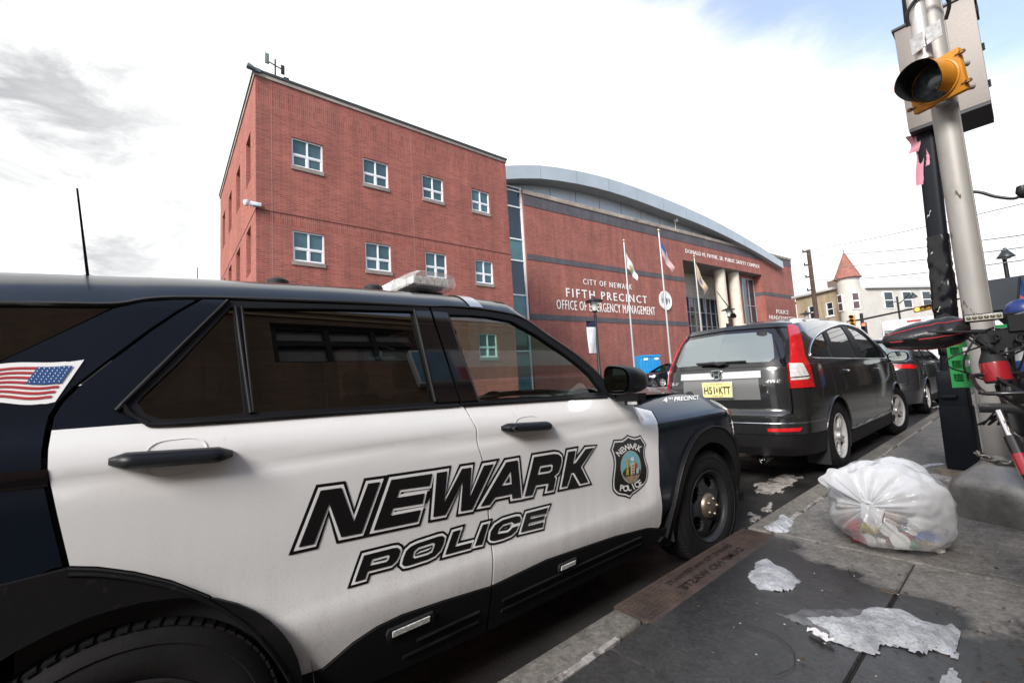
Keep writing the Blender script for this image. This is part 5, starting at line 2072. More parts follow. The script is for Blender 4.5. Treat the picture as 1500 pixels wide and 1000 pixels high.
ring = [(-0.42 + 0.185 * math.cos(a_), -1.22 - 0.07 * math.sin(a_), 1.06 + 0.17 * math.sin(a_)) for a_ in np.linspace(0, 2 * math.pi, 28, endpoint=False)]
s.tube(ring, 0.016, 8, closed=True)
s.tube([(-0.60, -1.21, 1.06), (-0.24, -1.21, 1.06)], 0.02, 8)
s.tube([(-0.42, -1.22, 1.06), (-0.42, -1.0, 0.98)], 0.04, 8)
s.build('steering_wheel', M_dark, pc, smooth=60)
s = MB()
s.box((0.05, -1.28, 1.02), (0.32, 0.04, 0.22), Matrix.Translation((0, 0, 0)))
s.box((0.05, -1.36, 0.92), (0.32, 0.2, 0.03))
s.box2((0.02, -1.4, 0.5), (0.08, -1.3, 0.9))
s.build('laptop', M_dark, pc, bevel=0.01)
s = MB()
s.box2((-0.78, -2.06, 0.5), (0.78, -2.02, 1.18))
for u in (-0.78, 0.0, 0.76):
    s.box2((u, -2.06, 1.18), (u + 0.025, -2.03, 1.62))
s.box2((-0.72, -2.06, 1.58), (0.72, -2.03, 1.62))
s.build('partition', M_dark, pc)
s = MB()
s.box2((-0.12, -1.5, 1.6), (0.12, -1.44, 1.67))
s.build('rear_view_mirror', M_dark, pc, bevel=0.015)
# ================================================================ other vehicles


def clip_s(poly, lo, hi):
    def half(P, f, cut):
        out = []
        for i in range(len(P)):
            a, b = P[i - 1], P[i]
            fa, fb = f(a), f(b)
            if (fa >= 0) != (fb >= 0):
                t = fa / (fa - fb)
                out.append((a[0] + (b[0] - a[0]) * t, a[1] + (b[1] - a[1]) * t))
            if fb >= 0:
                out.append(b)
        return out
    P = half(poly, lambda p: p[0] - lo, lo)
    return half(P, lambda p: hi - p[0], hi) if P else P


def dedupe(P):
    out = []
    for p in P:
        if not out or math.hypot(p[0] - out[-1][0], p[1] - out[-1][1]) > 1e-3:
            out.append(p)
    if len(out) > 1 and math.hypot(out[0][0] - out[-1][0], out[0][1] - out[-1][1]) < 1e-3:
        out.pop()
    return out


M_red = mat('red tail lens', (0.50, 0.010, 0.014), rough=0.10, coat=0.8, var=0.25, vscale=20)
M_clr = mat('clear tail lens', (0.62, 0.60, 0.58), rough=0.12, coat=0.8, var=0.22, vscale=26)
M_silver = mat('silver alloy', (0.60, 0.59, 0.58), rough=0.32, metal=0.45, var=0.12, vscale=14)
M_plate = mat('plate yellow', (0.70, 0.61, 0.27), rough=0.4, var=0.06, vscale=10)


def alloy_holes(n, wd):
    def f_(a, f):
        k = (a / (2 * math.pi) * n) % 1.0
        d = abs(k - 0.5)
        if not 0.16 < f < 0.90:
            return False
        spoke = d > 0.5 - wd * (1.25 - 0.55 * f)
        split = f > 0.3 and d > 0.5 - 0.035 * (0.4 + f)
        return not spoke or split
    return f_


def car(root, W, c, paint, detail=True):
    """body shared by the ordinary cars; c holds outlines in skin coordinates"""
    s0, s1 = W.s[0], W.s[-1]
    y0, y1, wr = c['hubs'][0], c['hubs'][1], c['arch']
    hz = c['hubz']
    zb, zs = c['belt'], c['sill']

    def belt(s):
        return float(np.interp(s, [p[0] for p in zb], [p[1] for p in zb]))
    ra = [(y0 + wr * math.cos(rad(a)), hz + wr * math.sin(rad(a))) for a in range(-20, 201, 11)]
    fa = [(y1 + wr * math.cos(rad(a)), hz + wr * math.sin(rad(a))) for a in range(-20, 201, 11)]
    ra = [p for p in ra if p[1] > zs]
    fa = [p for p in fa if p[1] > zs]
    tl, nl = c['tail'], c['nose']      # s of the tail-gate edge and nose-panel edge
    poly = [(tl, zs + c.get('bump_top', 0.0) if False else zs)] + [(s_, zs) for s_ in np.linspace(tl, ra[-1][0], 3)[1:-1]] + ra[::-1] + [(s_, zs) for s_ in np.linspace(ra[0][0], fa[-1][0], 8)[1:-1]] + fa[::-1] + [(nl, zs), (nl, c['nose_z'])]
    poly += [(s_, belt(s_)) for s_ in np.linspace(nl, tl, 26)[1:]]
    poly = dedupe(poly)
    g = 0.004
    cuts = [tl - 1] + c['doors'] + [nl + 1]
    names = ['rear_wing', 'rear_door', 'front_door', 'front_wing'] if len(c['doors']) == 3 else ['rear_wing', 'front_door', 'front_wing']
    for k, nm in enumerate(names):
        P = dedupe(clip_s(poly, cuts[k] + g, cuts[k + 1] - g))
        pm = c.get('door_paint', paint) if 'door' in nm else paint
        d = panel(W, P, nm, pm, root, depth=0.02, both=True, ds=0.1, dz=0.04)
        if 'door' in nm and detail:
            sh, zh = c['handles'][k - 1]
            for sg, dd in zip((1, -1), d):
                rows = []
                for t in np.linspace(0, 1, 9):
                    s_ = sh - 0.085 + 0.17 * t
                    e = min(t, 1 - t)
                    o_ = 0.008 + 0.03 * float(sstep(e, 0, 0.2))
                    b = W.at(s_, zh)
                    h = 0.016 * (0.5 + 0.5 * float(sstep(e, 0, 0.15)))
                    rows.append([(sg * (b[0] + o_ * q), b[1], zh + h * w_) for w_, q in ((-1, 0), (-0.8, 0.8), (0, 1.05), (0.8, 0.8), (1, 0))])
                m_ = MB()
                m_.grid(rows)
                m_.build('handle', c.get('handle_mat', paint), dd, smooth=60, fix=False)
    panel(W, [(y0 + wr, zs + .02), (y1 - wr, zs + .02), (y1 - wr, belt(y1 - wr) - 0.04), (y0 + wr, belt(y0 + wr) - 0.04)], 'inner_shell', M_int, root, off=-0.03, depth=0, both=True)
    # sill
    panel(W, [(ra[0][0] + 0.01, zs - 0.004), (ra[0][0] + 0.01, zs - 0.16), (fa[-1][0] - 0.01, zs - 0.16), (fa[-1][0] - 0.01, zs - 0.004)], 'sill', c.get('sill_mat', paint), root, depth=0.04, both=True)
    # upper body with the window surround cut out
    roofl = c['rail']
    up = [(s_, belt(s_) + g) for s_ in np.linspace(tl, roofl[-1][0], 20)] + [p for p in roofl[::-1]] + c.get('tail_up', [])
    panel(W, [dedupe(up), c['surround']], 'upper_body', paint, root, depth=0.02, both=True, ds=0.1, dz=0.04)
    panel(W, [c['surround']] + c['panes'], 'window_surround', M_trim, root, off=-0.002, depth=0.02, both=True, ds=0.1, dz=0.04)
    for p in c['panes']:
        panel(W, offset_loop(p, 0.006), 'side_window', c.get('glass', M_tint), root, off=-0.010, depth=0, both=True, ds=0.1, dz=0.04)
    if c.get('chrome'):
        strip(W, catmull(c['surround'] + [c['surround'][0]], 3), 0.007, 'window_moulding', M_chrome, root, off=0.004, both=True)
    # wheel arch lips and liners
    for A, yy in ((ra, y0), (fa, y1)):
        strip(W, catmull(A, 2), 0.012, 'arch_lip', c.get('lip_mat', paint), root, off=0.002, both=True)
        for sg in (1, -1):
            uw = W.P[:, 0].max()
            m_ = MB()
            rr = wr - 0.005
            m_.grid([[(u * sg, yy + rr * math.cos(rad(a_)), hz + rr * math.sin(rad(a_))) for a_ in range(-25, 206, 15)] for u in (uw * .5, uw * 0.965)])
            m_.add([(uw * .52 * sg, yy + rr * math.cos(rad(a_)), hz + rr * math.sin(rad(a_))) for a_ in range(-25, 206, 15)], [tuple(range(16))])
            m_.build('arch_liner', M_int, root)
    # roof
    dp = catmull(roofl, 4)
    D = W.at([p[0] for p in dp], [p[1] for p in dp])
    cy, ch = c['crown']
    qq = [1.0, 0.985, 0.96, 0.92, 0.85, 0.75, 0.6, 0.4, 0.2, 0.0]
    qq = qq + [-q for q in qq[-2::-1]]

    def row(p, q_=qq, dz=0.0):
        fw = c['bow'] * float(sstep(p[1], c['screen'] - 0.4, c['screen'] + 0.5))
        bw = -c.get('rbow', 0.05) * float(sstep(-p[1], -(D[0][1] + 0.6), -D[0][1]))
        return [(p[0] * q, p[1] + (fw + bw) * (1 - q * q), p[2] + dz + 0.002 + float(np.interp(p[1], cy, ch)) * (1 - abs(q) ** 2.4)) for q in q_]
    iw = int(np.argmin(np.abs(D[:, 1] - c['screen'])))
    m_ = MB()
    m_.grid([row(p) for p in D[:iw + 1]])
    m_.build('roof', c.get('roof_paint', paint), root, smooth=180, fix=False)
    pq = [1.0, 0.985, 0.96, 0.925]
    for sg in (1, -1):
        m_ = MB()
        m_.grid([row(p, [sg * q for q in pq]) for p in D[iw:]])
        m_.build('windscreen_pillar', paint, root, smooth=180, fix=False)
    m_ = MB()
    m_.grid([row(p, list(np.linspace(0.93, -0.93, 15)), -0.003) for p in D[iw:]])
    m_.build('windscreen', M_clear, root, smooth=180, fix=False)
    # bonnet
    yh0, yh1 = D[-1][1] - 0.02, c['bonnet_end']
    rows = []
    for t in np.linspace(0, 1, 12):
        s_ = yh0 + (yh1 - yh0) * t
        b = W.at(s_, belt(s_))
        rows.append([(b[0] * q, b[1] + 0.12 * (1 - q * q) * (t * 1.0 + c['bow'] * 2 * (1 - t)), b[2] + c['bonnet_h'] * (1 - abs(q) ** 2.4)) for q in np.linspace(1, -1, 19)])
    m_ = MB()
    m_.grid(rows)
    m_.build('bonnet', paint, root, smooth=180, fix=False)
    # nose and tail
    panel(W, [(nl + g, zs + .14), (s1, zs + .14), (s1, c['nose_z'] + 0.06), (nl + g, c['nose_z'])], 'nose_panel', paint, root, depth=0.02, both=True)
    panel(W, [(nl - 0.1, zs - .16), (s1, zs - .14), (s1, zs + .135), (nl + g, zs + .135), (nl + g, zs), (nl - 0.1, zs)], 'front_bumper', c.get('bumper_mat', paint), root, depth=0.03, off=0.008, both=True)
    nz = c['nose_z']
    panel(W, [(nl + 0.02, nz - .03), (nl + 0.55, nz - .01), (nl + 0.50, nz - .14), (nl + 0.1, nz - 0.16)], 'headlamp', M_lens, root, off=0.006, depth=0.02, both=True)
    panel(W, [(nl + 0.62, nz - .04), (s1, nz - 0.02), (s1, nz - .16), (nl + 0.62, nz - .15)], 'grille', M_dark, root, off=0.006, depth=0.02, both=True)
    # cabin
    m_ = MB()
    uw = W.P[:, 0].max()
    for u in (-0.42 * uw, 0.42 * uw):
        for yb_ in c['seats']:
            m_.box((u, yb_, belt(0) - 0.1), (0.5, 0.14, 0.75))
            m_.box((u, yb_ - 0.05, belt(0) + 0.36), (0.28, 0.1, 0.16))
    m_.build('seat', M_seat, root, bevel=0.03)
    m_ = MB()
    m_.box2((-uw * .93, y0 - 0.4, zs - 0.12), (uw * .93, y1 + 0.3, zs - 0.06))
    m_.box2((-uw * .9, D[-1][1] - 0.75, belt(y1) - 0.5), (uw * .9, D[-1][1] + 0.1, belt(y1) - 0.03))
    m_.build('floor_pan', M_int, root)
    for yy, st_ in ((y0, 0.0), (y1, c.get('steer', 0.0))):
        for sg in (1, -1):
            wheel(root, 'wheel', c['R'], 0.225, c['rim'], c['holes'], 'alloy', M_silver, (W.P[:, 0].max() - 0.125) * sg, yy, c['R'] - 0.008, sg, st_ if sg > 0 else st_, spokes=1, tread=detail)
    return D, belt


# ---- the dark grey SUV parked ahead
M_gpaint = mat('dark grey metallic paint', (0.021, 0.0215, 0.0225), rough=0.24, metal=0.3, coat=1.0, var=0.10, vscale=2.5, dirt=((0.09, 0.085, 0.08), 7, 0.60, 0.95))
CRV = (-2.145, 5.52, 0.0)
_cp = tab([(0.1, .90), (.25, .945), (.35, .965), (.45, .985), (.60, .995), (.75, 1.0), (.86, .998), (.95, .988), (1.05, .978), (1.12, .965), (1.20, .935), (1.35, .880), (1.5, .80), (1.60, .72), (1.68, .62), (1.8, .45)])
CW = Wrap([(0, -1.00), (0.335, -0.985), (0.54, -0.945), (0.66, -0.86), (0.73, -0.70), (0.765, -0.45), (0.778, -0.1), (0.783, 0.6), (0.783, 2.0), (0.778, 3.0), (0.76, 3.35), (0.69, 3.62), (0.50, 3.80), (0.25, 3.87), (0, 3.89)],
          lambda S, Z: _cp(Z),
          lambda S, Z: sstep(-S, 0.15, 0.75) * np.interp(Z, [0.2, 0.35, 0.5, 0.64, 0.70, 0.95, 1.10, 1.2, 1.4, 1.6, 1.7], [0.03, -0.04, -0.05, -0.045, 0.0, 0.0, 0.03, 0.07, 0.19, 0.34, 0.42])
          - sstep(S, 2.9, 3.6) * np.interp(Z, [0.4, 0.7, 1.0, 1.15], [0.0, 0.03, 0.22, 0.5]), CRV)
z7 = crop(980, 440, .28)


def cv(*p, g=(0.6, 1.1)):
    return CW.inv(z7(*p), g)


c_sur = cv((735, 275), (741, 235), (768, 185), (812, 155), (860, 135), (900, 128), (945, 134), (990, 150), (1040, 190), (1085, 235), (1115, 270), (1133, 300), (1060, 304), (950, 304), (850, 303), (760, 301), (742, 293))
c_p1 = cv((744, 275), (749, 240), (772, 195), (806, 168), (830, 235), (856, 297), (800, 297), (765, 296), (750, 288))
c_p2 = cv((826, 160), (862, 143), (902, 136), (950, 215), (992, 298), (930, 299), (872, 298))
c_p3 = cv((927, 138), (950, 143), (985, 156), (1035, 194), (1078, 238), (1104, 272), (1112, 294), (1060, 298), (1022, 298))
c_rail = cv((640, 122), (700, 112), (780, 103), (860, 106), (920, 115), (960, 128), (1010, 152), (1060, 195), (1110, 245), (1145, 287), g=(0.5, 1.6))
c_door = [cv((905, 400))[0][0], cv((1073, 400))[0][0], cv((1150, 330))[0][0] + 0.12]
c_door = [0.27, 1.67, 2.88]
crv = thing('grey_suv', 'dark grey SUV with a yellow New Jersey plate parked in front of the police car', 'car', CRV)
cfg = dict(hubs=(0.0, 2.95), arch=0.405, hubz=0.36, belt=[(-1.0, 1.135), (0.0, 1.135), (1.8, 1.12), (2.7, 1.095), (3.0, 1.06), (3.4, 0.985), (3.7, 0.90)], sill=0.36, tail=-0.905, nose=3.45, nose_z=0.93,
           doors=c_door, handles=[(0.42, 1.02), (1.86, 1.0)], rail=c_rail, surround=c_sur, panes=[c_p1, c_p2, c_p3], crown=([-0.9, -0.5, 0.2, 1.5, 2.2, 2.9], [0.0, 0.015, 0.07, 0.09, 0.08, 0.05]), bow=0.16, screen=2.30,
           bonnet_end=3.66, bonnet_h=0.05, seats=(0.9, 1.9), R=0.362, rim=0.226, holes=alloy_holes(5, 0.20), chrome=True, glass=M_tint, lip_mat=M_gpaint, steer=rad(-12), sill_mat=M_clad, bumper_mat=M_clad,
           tail_up=[(-0.76, 1.535), (-0.905, 1.50)])
D_crv, _ = car(crv, CW, cfg, M_gpaint)
t0 = CW.s[0]
M_rglass = glass_mat('rear screen glass', (0.60, 0.68, 0.68), 0.34, base=(0.42, 0.49, 0.50))
panel(CW, [(t0, 0.645), (-1.0, 0.645), (-0.925, 0.665), (-0.92, 0.90), (-0.915, 1.115), (t0, 1.125)], 'tailgate', M_gpaint, crv, depth=0.02, both=True, dz=0.04)
panel(CW, [(t0, 1.13), (-0.905, 1.12), (-0.86, 1.18), (-0.80, 1.535), (t0, 1.555)], 'tailgate_glass_frame', M_gloss, crv, depth=0.02, off=-0.004, both=True)
panel(CW, [(t0, 1.175), (-1.06, 1.165), (-1.01, 1.20), (-1.005, 1.44), (-1.06, 1.475), (t0, 1.495)], 'rear_window', M_rglass, crv, depth=0.004, off=0.001, both=True)
panel(CW, [(t0, 1.535), (-0.80, 1.51), (-0.70, 1.53), (-0.70, 1.56), (t0, 1.575)], 'roof_spoiler', M_gpaint, crv, depth=0.03, off=0.008, both=True)
tl_out = [(-0.80, 1.535), (-0.70, 1.535), (-0.60, 1.51), (-0.635, 1.35), (-0.655, 1.20), (-0.615, 1.09), (-0.595, 0.895), (-0.91, 0.90), (-0.905, 1.13), (-0.86, 1.18)]
for lamp_ in panel(CW, tl_out, 'tail_lamp', M_red, crv, depth=0.03, off=0.010, both=True, ds=0.05):
    pass
panel(CW, [(-0.895, 1.135), (-0.74, 1.13), (-0.665, 0.99), (-0.70, 0.975), (-0.90, 0.975)], 'lamp_lens', M_clr, crv, depth=0.004, off=0.013, both=True, ds=0.05)
panel(CW, [(-0.90, 1.005), (-0.675, 1.01), (-0.668, 1.0), (-0.90, 0.993)], 'lamp_rib', M_chrome, crv, depth=0.003, off=0.015, both=True, ds=0.05)
# bumper
panel(CW, [(t0, 0.47), (-0.42, 0.47), (-0.41, 0.62), (-0.6, 0.635), (-0.925, 0.655), (-1.0, 0.635), (t0, 0.635)], 'rear_bumper', M_gpaint, crv, depth=0.05, off=0.012, both=True, dz=0.03)
panel(CW, [(t0, 0.28), (-0.43, 0.27), (-0.42, 0.465), (t0, 0.465)], 'bumper_valance', M_clad, crv, depth=0.05, off=0.016, both=True)
strip(CW, [(t0 + (-0.45 - t0) * k / 12, 0.575) for k in range(13)], 0.007, 'bumper_line', M_chrome, crv, off=0.012, both=True)
panel(CW, [(-1.12, 0.50), (-0.86, 0.50), (-0.83, 0.535), (-1.12, 0.53)], 'reflector', M_red, crv, depth=0.006, off=0.018, both=True)
# mud flaps, tail pipe
mb = MB()
for sg in (1, -1):
    mb = MB()
    mb.box((0.66 * sg, -0.40, 0.26), (0.2, 0.02, 0.28))
    mb.build('mud_flap', M_dark, crv)
mb = MB()
mb.lathe([(0.038, -0.12), (0.038, 0.08), (0.032, 0.08), (0.032, -0.1), (0, -0.1)], 18, Matrix.Translation((0.40, -1.02, 0.245)) @ Matrix.Rotation(rad(90), 4, 'X'))
mb.build('tail_pipe', M_chrome, crv, smooth=40)


def tail_y(z):
    return -1.0 + float(CW.shift(np.array(-1.6), np.array(z)))


def tq(a, z, o):
    """a point on the flat of the tail gate"""
    b = CW.at(t0 + abs(a), z)
    return (math.copysign(b[0], a) if a else 0.0, b[1] - o, z)


mb = MB()
mb.grid([[tq(a, z, 0.018) for a in np.linspace(-0.43, 0.43, 13)] for z in (1.015, 1.03, 1.07, 1.085)])
mb.grid([[tq(a, 1.015, o) for a in np.linspace(-0.43, 0.43, 13)] for o in (0.0, 0.018)])
mb.build('chrome_bar', M_chrome, crv, smooth=40, fix=False)
mb = MB()
mb.grid([[tq(a, z, 0.004) for a in np.linspace(-0.40, 0.40, 11)] for z in np.linspace(0.80, 1.012, 6)])
mb.build('plate_recess', mat('lit grey recess', (0.17, 0.17, 0.17), rough=0.35, metal=0.3, coat=0.5), crv, smooth=60, fix=False)
yp = tail_y(0.9) - 0.022
mb = MB()
mb.box((0, yp, 0.905), (0.318, 0.006, 0.165))
pl = mb.build('number_plate', mat('plate frame', (0.55, 0.55, 0.52), rough=0.3, metal=0.5), crv, bevel=0.002)
mb = MB()
mb.box((0, yp - 0.004, 0.905), (0.300, 0.003, 0.150))
mb.build('plate_face', M_plate, pl)
mb = MB()
M_pink = mat('plate ink', (0.02, 0.02, 0.025), rough=0.4)


def plate_text(body, x0, x1, zc, h, wt=0.02):
    vs, fs = text_geo(body, size=1.0, offset=wt)
    a = [v[0] for v in vs]
    b = [v[1] for v in vs]
    k = (x1 - x0) / (max(a) - min(a))
    kb = h / (max(b) - min(b))
    mb.add([(x0 + (p - min(a)) * k, yp - 0.0068, zc + (q - (max(b) + min(b)) / 2) * kb) for p, q in vs], fs)


plate_text('H51', -0.138, -0.022, 0.900, 0.078)
plate_text('KTT', 0.022, 0.138, 0.900, 0.078)
plate_text('New Jersey', -0.06, 0.06, 0.965, 0.018, 0.0)
plate_text('Garden State', -0.06, 0.06, 0.843, 0.014, 0.0)
mb.add([(-0.006, yp - 0.0068, 0.92), (0.008, yp - 0.0068, 0.925), (0.006, yp - 0.0068, 0.90), (0.009, yp - 0.0068, 0.885), (-0.004, yp - 0.0068, 0.875), (-0.008, yp - 0.0068, 0.89)], [(0, 1, 2, 3, 4, 5)])
mb.build('plate_letters', M_pink, pl, fix=False)
# emblem: an H in a rounded frame
ye = tail_y(1.05) - 0.026
em = MB()
fr = [(-0.052, 0.040), (0.052, 0.040), (0.050, -0.012), (0.030, -0.044), (-0.030, -0.044), (-0.050, -0.012)]
fr = catmull(fr, 5, closed=True)
em.tube([(p, ye, 1.060 + q) for p, q in fr], 0.0055, 8, closed=True)
for sg in (1, -1):
    em.prism([(sg * 0.040, 0.033), (sg * 0.026, 0.033), (sg * 0.017, 0.004), (sg * 0.017, -0.004), (sg * 0.022, -0.037), (sg * 0.033, -0.037), (sg * 0.030, 0.0)], lambda a, b: (a, ye - 0.004, 1.060 + b), (0, 0.008, 0))
em.box((0, ye, 1.060 + 0.002), (0.045, 0.008, 0.012))
em.build('emblem', M_chrome, crv, smooth=50)
em = MB()
em.box((0, ye + 0.004, 1.060), (0.098, 0.004, 0.078))
em.build('emblem_ground', M_dark, crv)
mb = MB()
for body, a0_, a1_, zc, h in (('4WD', 0.46, 0.60, 0.975, 0.030), ('CR-V', -0.62, -0.46, 0.975, 0.038)):
    vs, fs = text_geo(body, size=1.0, offset=0.02, shear=0.25)
    xx = [v[0] for v in vs]
    zz = [v[1] for v in vs]
    add = [tq(a0_ + (p - min(xx)) / (max(xx) - min(xx)) * (a1_ - a0_), zc + (q - (max(zz) + min(zz)) / 2) * h / (max(zz) - min(zz)), 0.006) for p, q in vs]
    mb.add(add, fs)
mb.build('model_lettering', M_chrome, crv, fix=False)
# rear wiper, high brake lamp, roof aerial
mb = MB()
mb.tube([tq(0.02, 1.165, 0.03), tq(-0.03, 1.185, 0.045), tq(-0.22, 1.185, 0.04)], [0.02, 0.018, 0.010], 8)
mb.tube([tq(0.30, 1.185, 0.022), tq(-0.25, 1.192, 0.022)], 0.009, 6)
mb.tube([tq(0.02, 1.165, 0.03), tq(0.1, 1.18, 0.035)], [0.02, 0.01], 8)
mb.build('rear_wiper', M_dark, crv, smooth=60)
mb = MB()
P0 = np.array([0.0, -0.45, 1.72])
mb.tube([tuple(P0), (0.0, -0.42, 1.745)], [0.035, 0.012], 12)
mb.tube([(0, -0.43, 1.74), (-0.02, -0.75, 1.98)], [0.006, 0.004], 6)
mb.build('roof_aerial', M_dark, crv, smooth=60)
mb = MB()
mb.lathe([(0.0, 0.012), (0.03, 0.01), (0.04, 0.0), (0, 0.0)], 18, Matrix.Translation(tq(0.46, 1.46, 0.0)) @ Matrix.Rotation(rad(62), 4, 'X') @ Matrix.Scale(1.4, 4, (1, 0, 0)))
mb.build('window_vent_cap', M_dark, crv, smooth=40)
# chrome line on the sill, door mirrors
strip(CW, [(0.43 + 2.08 * k / 20, 0.375 + 0.02 * k / 20) for k in range(21)], 0.012, 'sill_moulding', M_chrome, crv, off=0.004, both=True)


def door_mirror(root, W, s_, z_, m_, k=1.0):
    for sg in (1, -1):
        b = W.at(s_, z_)
        mm = MB()
        rows = []
        for y, e in ((-0.05, 0.92), (-0.04, 1.0), (0.02, 1.0), (0.08, 0.85), (0.12, 0.5), (0.13, 0.05)):
            rows.append([(sg * (b[0] + 0.14 * k) + 0.115 * k * e * math.copysign(abs(math.cos(a)) ** .7, math.cos(a)), b[1] + y * k, z_ + 0.06 * k + 0.075 * k * e * math.copysign(abs(math.sin(a)) ** .7, math.sin(a))) for a in np.linspace(0, 2 * math.pi, 20, endpoint=False)])
        mm.grid(rows, closed_u=True)
        mm.tube([(sg * (b[0] - 0.02), b[1] + 0.03, z_ - 0.0), (sg * (b[0] + 0.08 * k), b[1] + 0.03, z_ + 0.02)], 0.025, 8)
        o = mm.build('door_mirror', m_, root, smooth=50)
        g_ = MB()
        g_.add([(sg * (b[0] + 0.14 * k) + 0.10 * k * math.copysign(abs(math.cos(a)) ** .7, math.cos(a)), b[1] - 0.052 * k, z_ + 0.06 * k + 0.063 * k * math.copysign(abs(math.sin(a)) ** .7, math.sin(a))) for a in np.linspace(0, 2 * math.pi, 20, endpoint=False)], [tuple(range(20))])
        g_.build('mirror_glass', MATS['mirror silver'], o, fix=False)


door_mirror(crv, CW, 2.62, 1.09, M_gpaint)

# ---- generic plan for the ordinary cars further off


def plan(hw, tail, nose):
    return [(0, tail), (hw * .45, tail + 0.01), (hw * .75, tail + 0.06), (hw * .92, tail + 0.18), (hw * .985, tail + 0.42), (hw, tail + 0.9), (hw, 0.6), (hw, 1.8), (hw * .995, nose - 0.95), (hw * .97, nose - 0.55), (hw * .88, nose - 0.28), (hw * .66, nose - 0.09), (hw * .33, nose - 0.015), (0, nose)]


M_spaint = mat('charcoal car paint', (0.040, 0.042, 0.047), rough=0.25, metal=0.4, coat=1.0, var=0.1, vscale=2)
SED = (-2.33, 11.75, 0.0)
_sp = tab([(0.1, .90), (.3, .955), (.5, .985), (.68, 1.0), (.8, .998), (.95, .985), (1.02, .965), (1.15, .915), (1.3, .84), (1.42, .74), (1.5, .62), (1.7, .4)])
SW = Wrap(plan(0.91, -1.05, 3.65), lambda S, Z: _sp(Z),
          lambda S, Z: sstep(-S, 0.2, 0.85) * np.interp(Z, [0.2, 0.5, 0.65, 0.9, 1.05, 1.2, 1.5], [0.02, -0.04, 0.0, 0.0, 0.06, 0.3, 0.75]) - sstep(S, 2.7, 3.4) * np.interp(Z, [0.4, 0.7, 1.0], [0.0, 0.03, 0.25]), SED)
sed = thing('charcoal_hatchback', 'charcoal car with a red tail lamp parked ahead of the grey SUV', 'car', SED)
cfg_s = dict(hubs=(0.0, 2.72), arch=0.37, hubz=0.335, belt=[(-1.0, 1.03), (0.4, 1.02), (1.6, 0.98), (2.4, 0.95), (3.0, 0.88), (3.5, 0.78)], sill=0.34, tail=-0.98, nose=3.2, nose_z=0.82, doors=[0.38, 1.30, 2.26], handles=[(0.55, 0.90), (1.45, 0.88)],
             rail=[(-0.62, 1.38), (-0.2, 1.46), (0.4, 1.50), (1.0, 1.50), (1.4, 1.46), (1.8, 1.33), (2.15, 1.17), (2.5, 1.0)],
             surround=[(-0.45, 1.10), (-0.25, 1.33), (0.1, 1.42), (0.6, 1.46), (1.1, 1.455), (1.5, 1.37), (1.9, 1.2), (2.2, 1.06), (2.2, 1.02), (1.5, 1.02), (0.5, 1.05), (-0.35, 1.07)],
             panes=[[(-0.3, 1.12), (-0.15, 1.31), (0.12, 1.385), (0.55, 1.43), (0.62, 1.08), (-0.2, 1.10)], [(0.68, 1.43), (1.08, 1.425), (1.45, 1.345), (1.85, 1.18), (2.05, 1.06), (0.72, 1.07)]],
             crown=([-1, 0, 1.2, 2.5], [0.05, 0.08, 0.08, 0.03]), bow=0.16, screen=1.25, bonnet_end=3.4, bonnet_h=0.05, seats=(0.7, 1.5), R=0.335, rim=0.215, holes=alloy_holes(7, 0.17), sill_mat=M_dark)
cfg_s['tail_up'] = [(-0.85, 1.25), (-0.98, 1.05)]
car(sed, SW, cfg_s, M_spaint, detail=False)
t1 = SW.s[0]
panel(SW, [(t1, 0.62), (-0.99, 0.62), (-0.985, 1.02), (t1, 1.05)], 'tailgate', M_spaint, sed, both=True)
panel(SW, [(t1, 1.06), (-0.93, 1.05), (-0.66, 1.37), (t1, 1.44)], 'rear_window', M_rglass, sed, both=True)
panel(SW, [(t1, 0.26), (-0.55, 0.26), (-0.55, 0.58), (-0.99, 0.61), (t1, 0.61)], 'rear_bumper', M_spaint, sed, both=True, off=0.012)
panel(SW, [(-1.22, 0.94), (-0.80, 0.90), (-0.72, 0.95), (-0.86, 0.99), (-1.22, 1.0)], 'tail_lamp', M_red, sed, both=True, off=0.01)
door_mirror(sed, SW, 2.05, 0.97, M_spaint)

# ---- second police SUV, parked on the far side before the precinct wall
M_swhite = mat('far car white', (0.74, 0.74, 0.74), rough=0.25, coat=0.6)
rz2 = rad(180 - 22)
hubw = at_d((971, 560), 31.0)
lf = np.array([-0.90, 2.55, 0.34])
rot = np.array([[math.cos(rz2), -math.sin(rz2), 0], [math.sin(rz2), math.cos(rz2), 0], [0, 0, 1]])
PS = hubw - rot @ lf
PS[2] = hubw[2] - 0.34
print('PS', PS)
XW = Wrap(plan(0.90, -0.9, 3.42), lambda S, Z: _cp(Z + 0.02), lambda S, Z: sstep(-S, 0.15, 0.75) * np.interp(Z, [0.2, 0.5, 0.70, 1.0, 1.2, 1.6], [0.02, -0.04, 0.0, 0.02, 0.1, 0.38]) - sstep(S, 2.6, 3.3) * np.interp(Z, [0.4, 0.7, 1.0, 1.15], [0.0, 0.03, 0.18, 0.4]), PS, rz2)
ps = thing('compact_police_car', 'small black and white police SUV parked before the precinct wall near a blue bin', 'police car', PS, rz2)
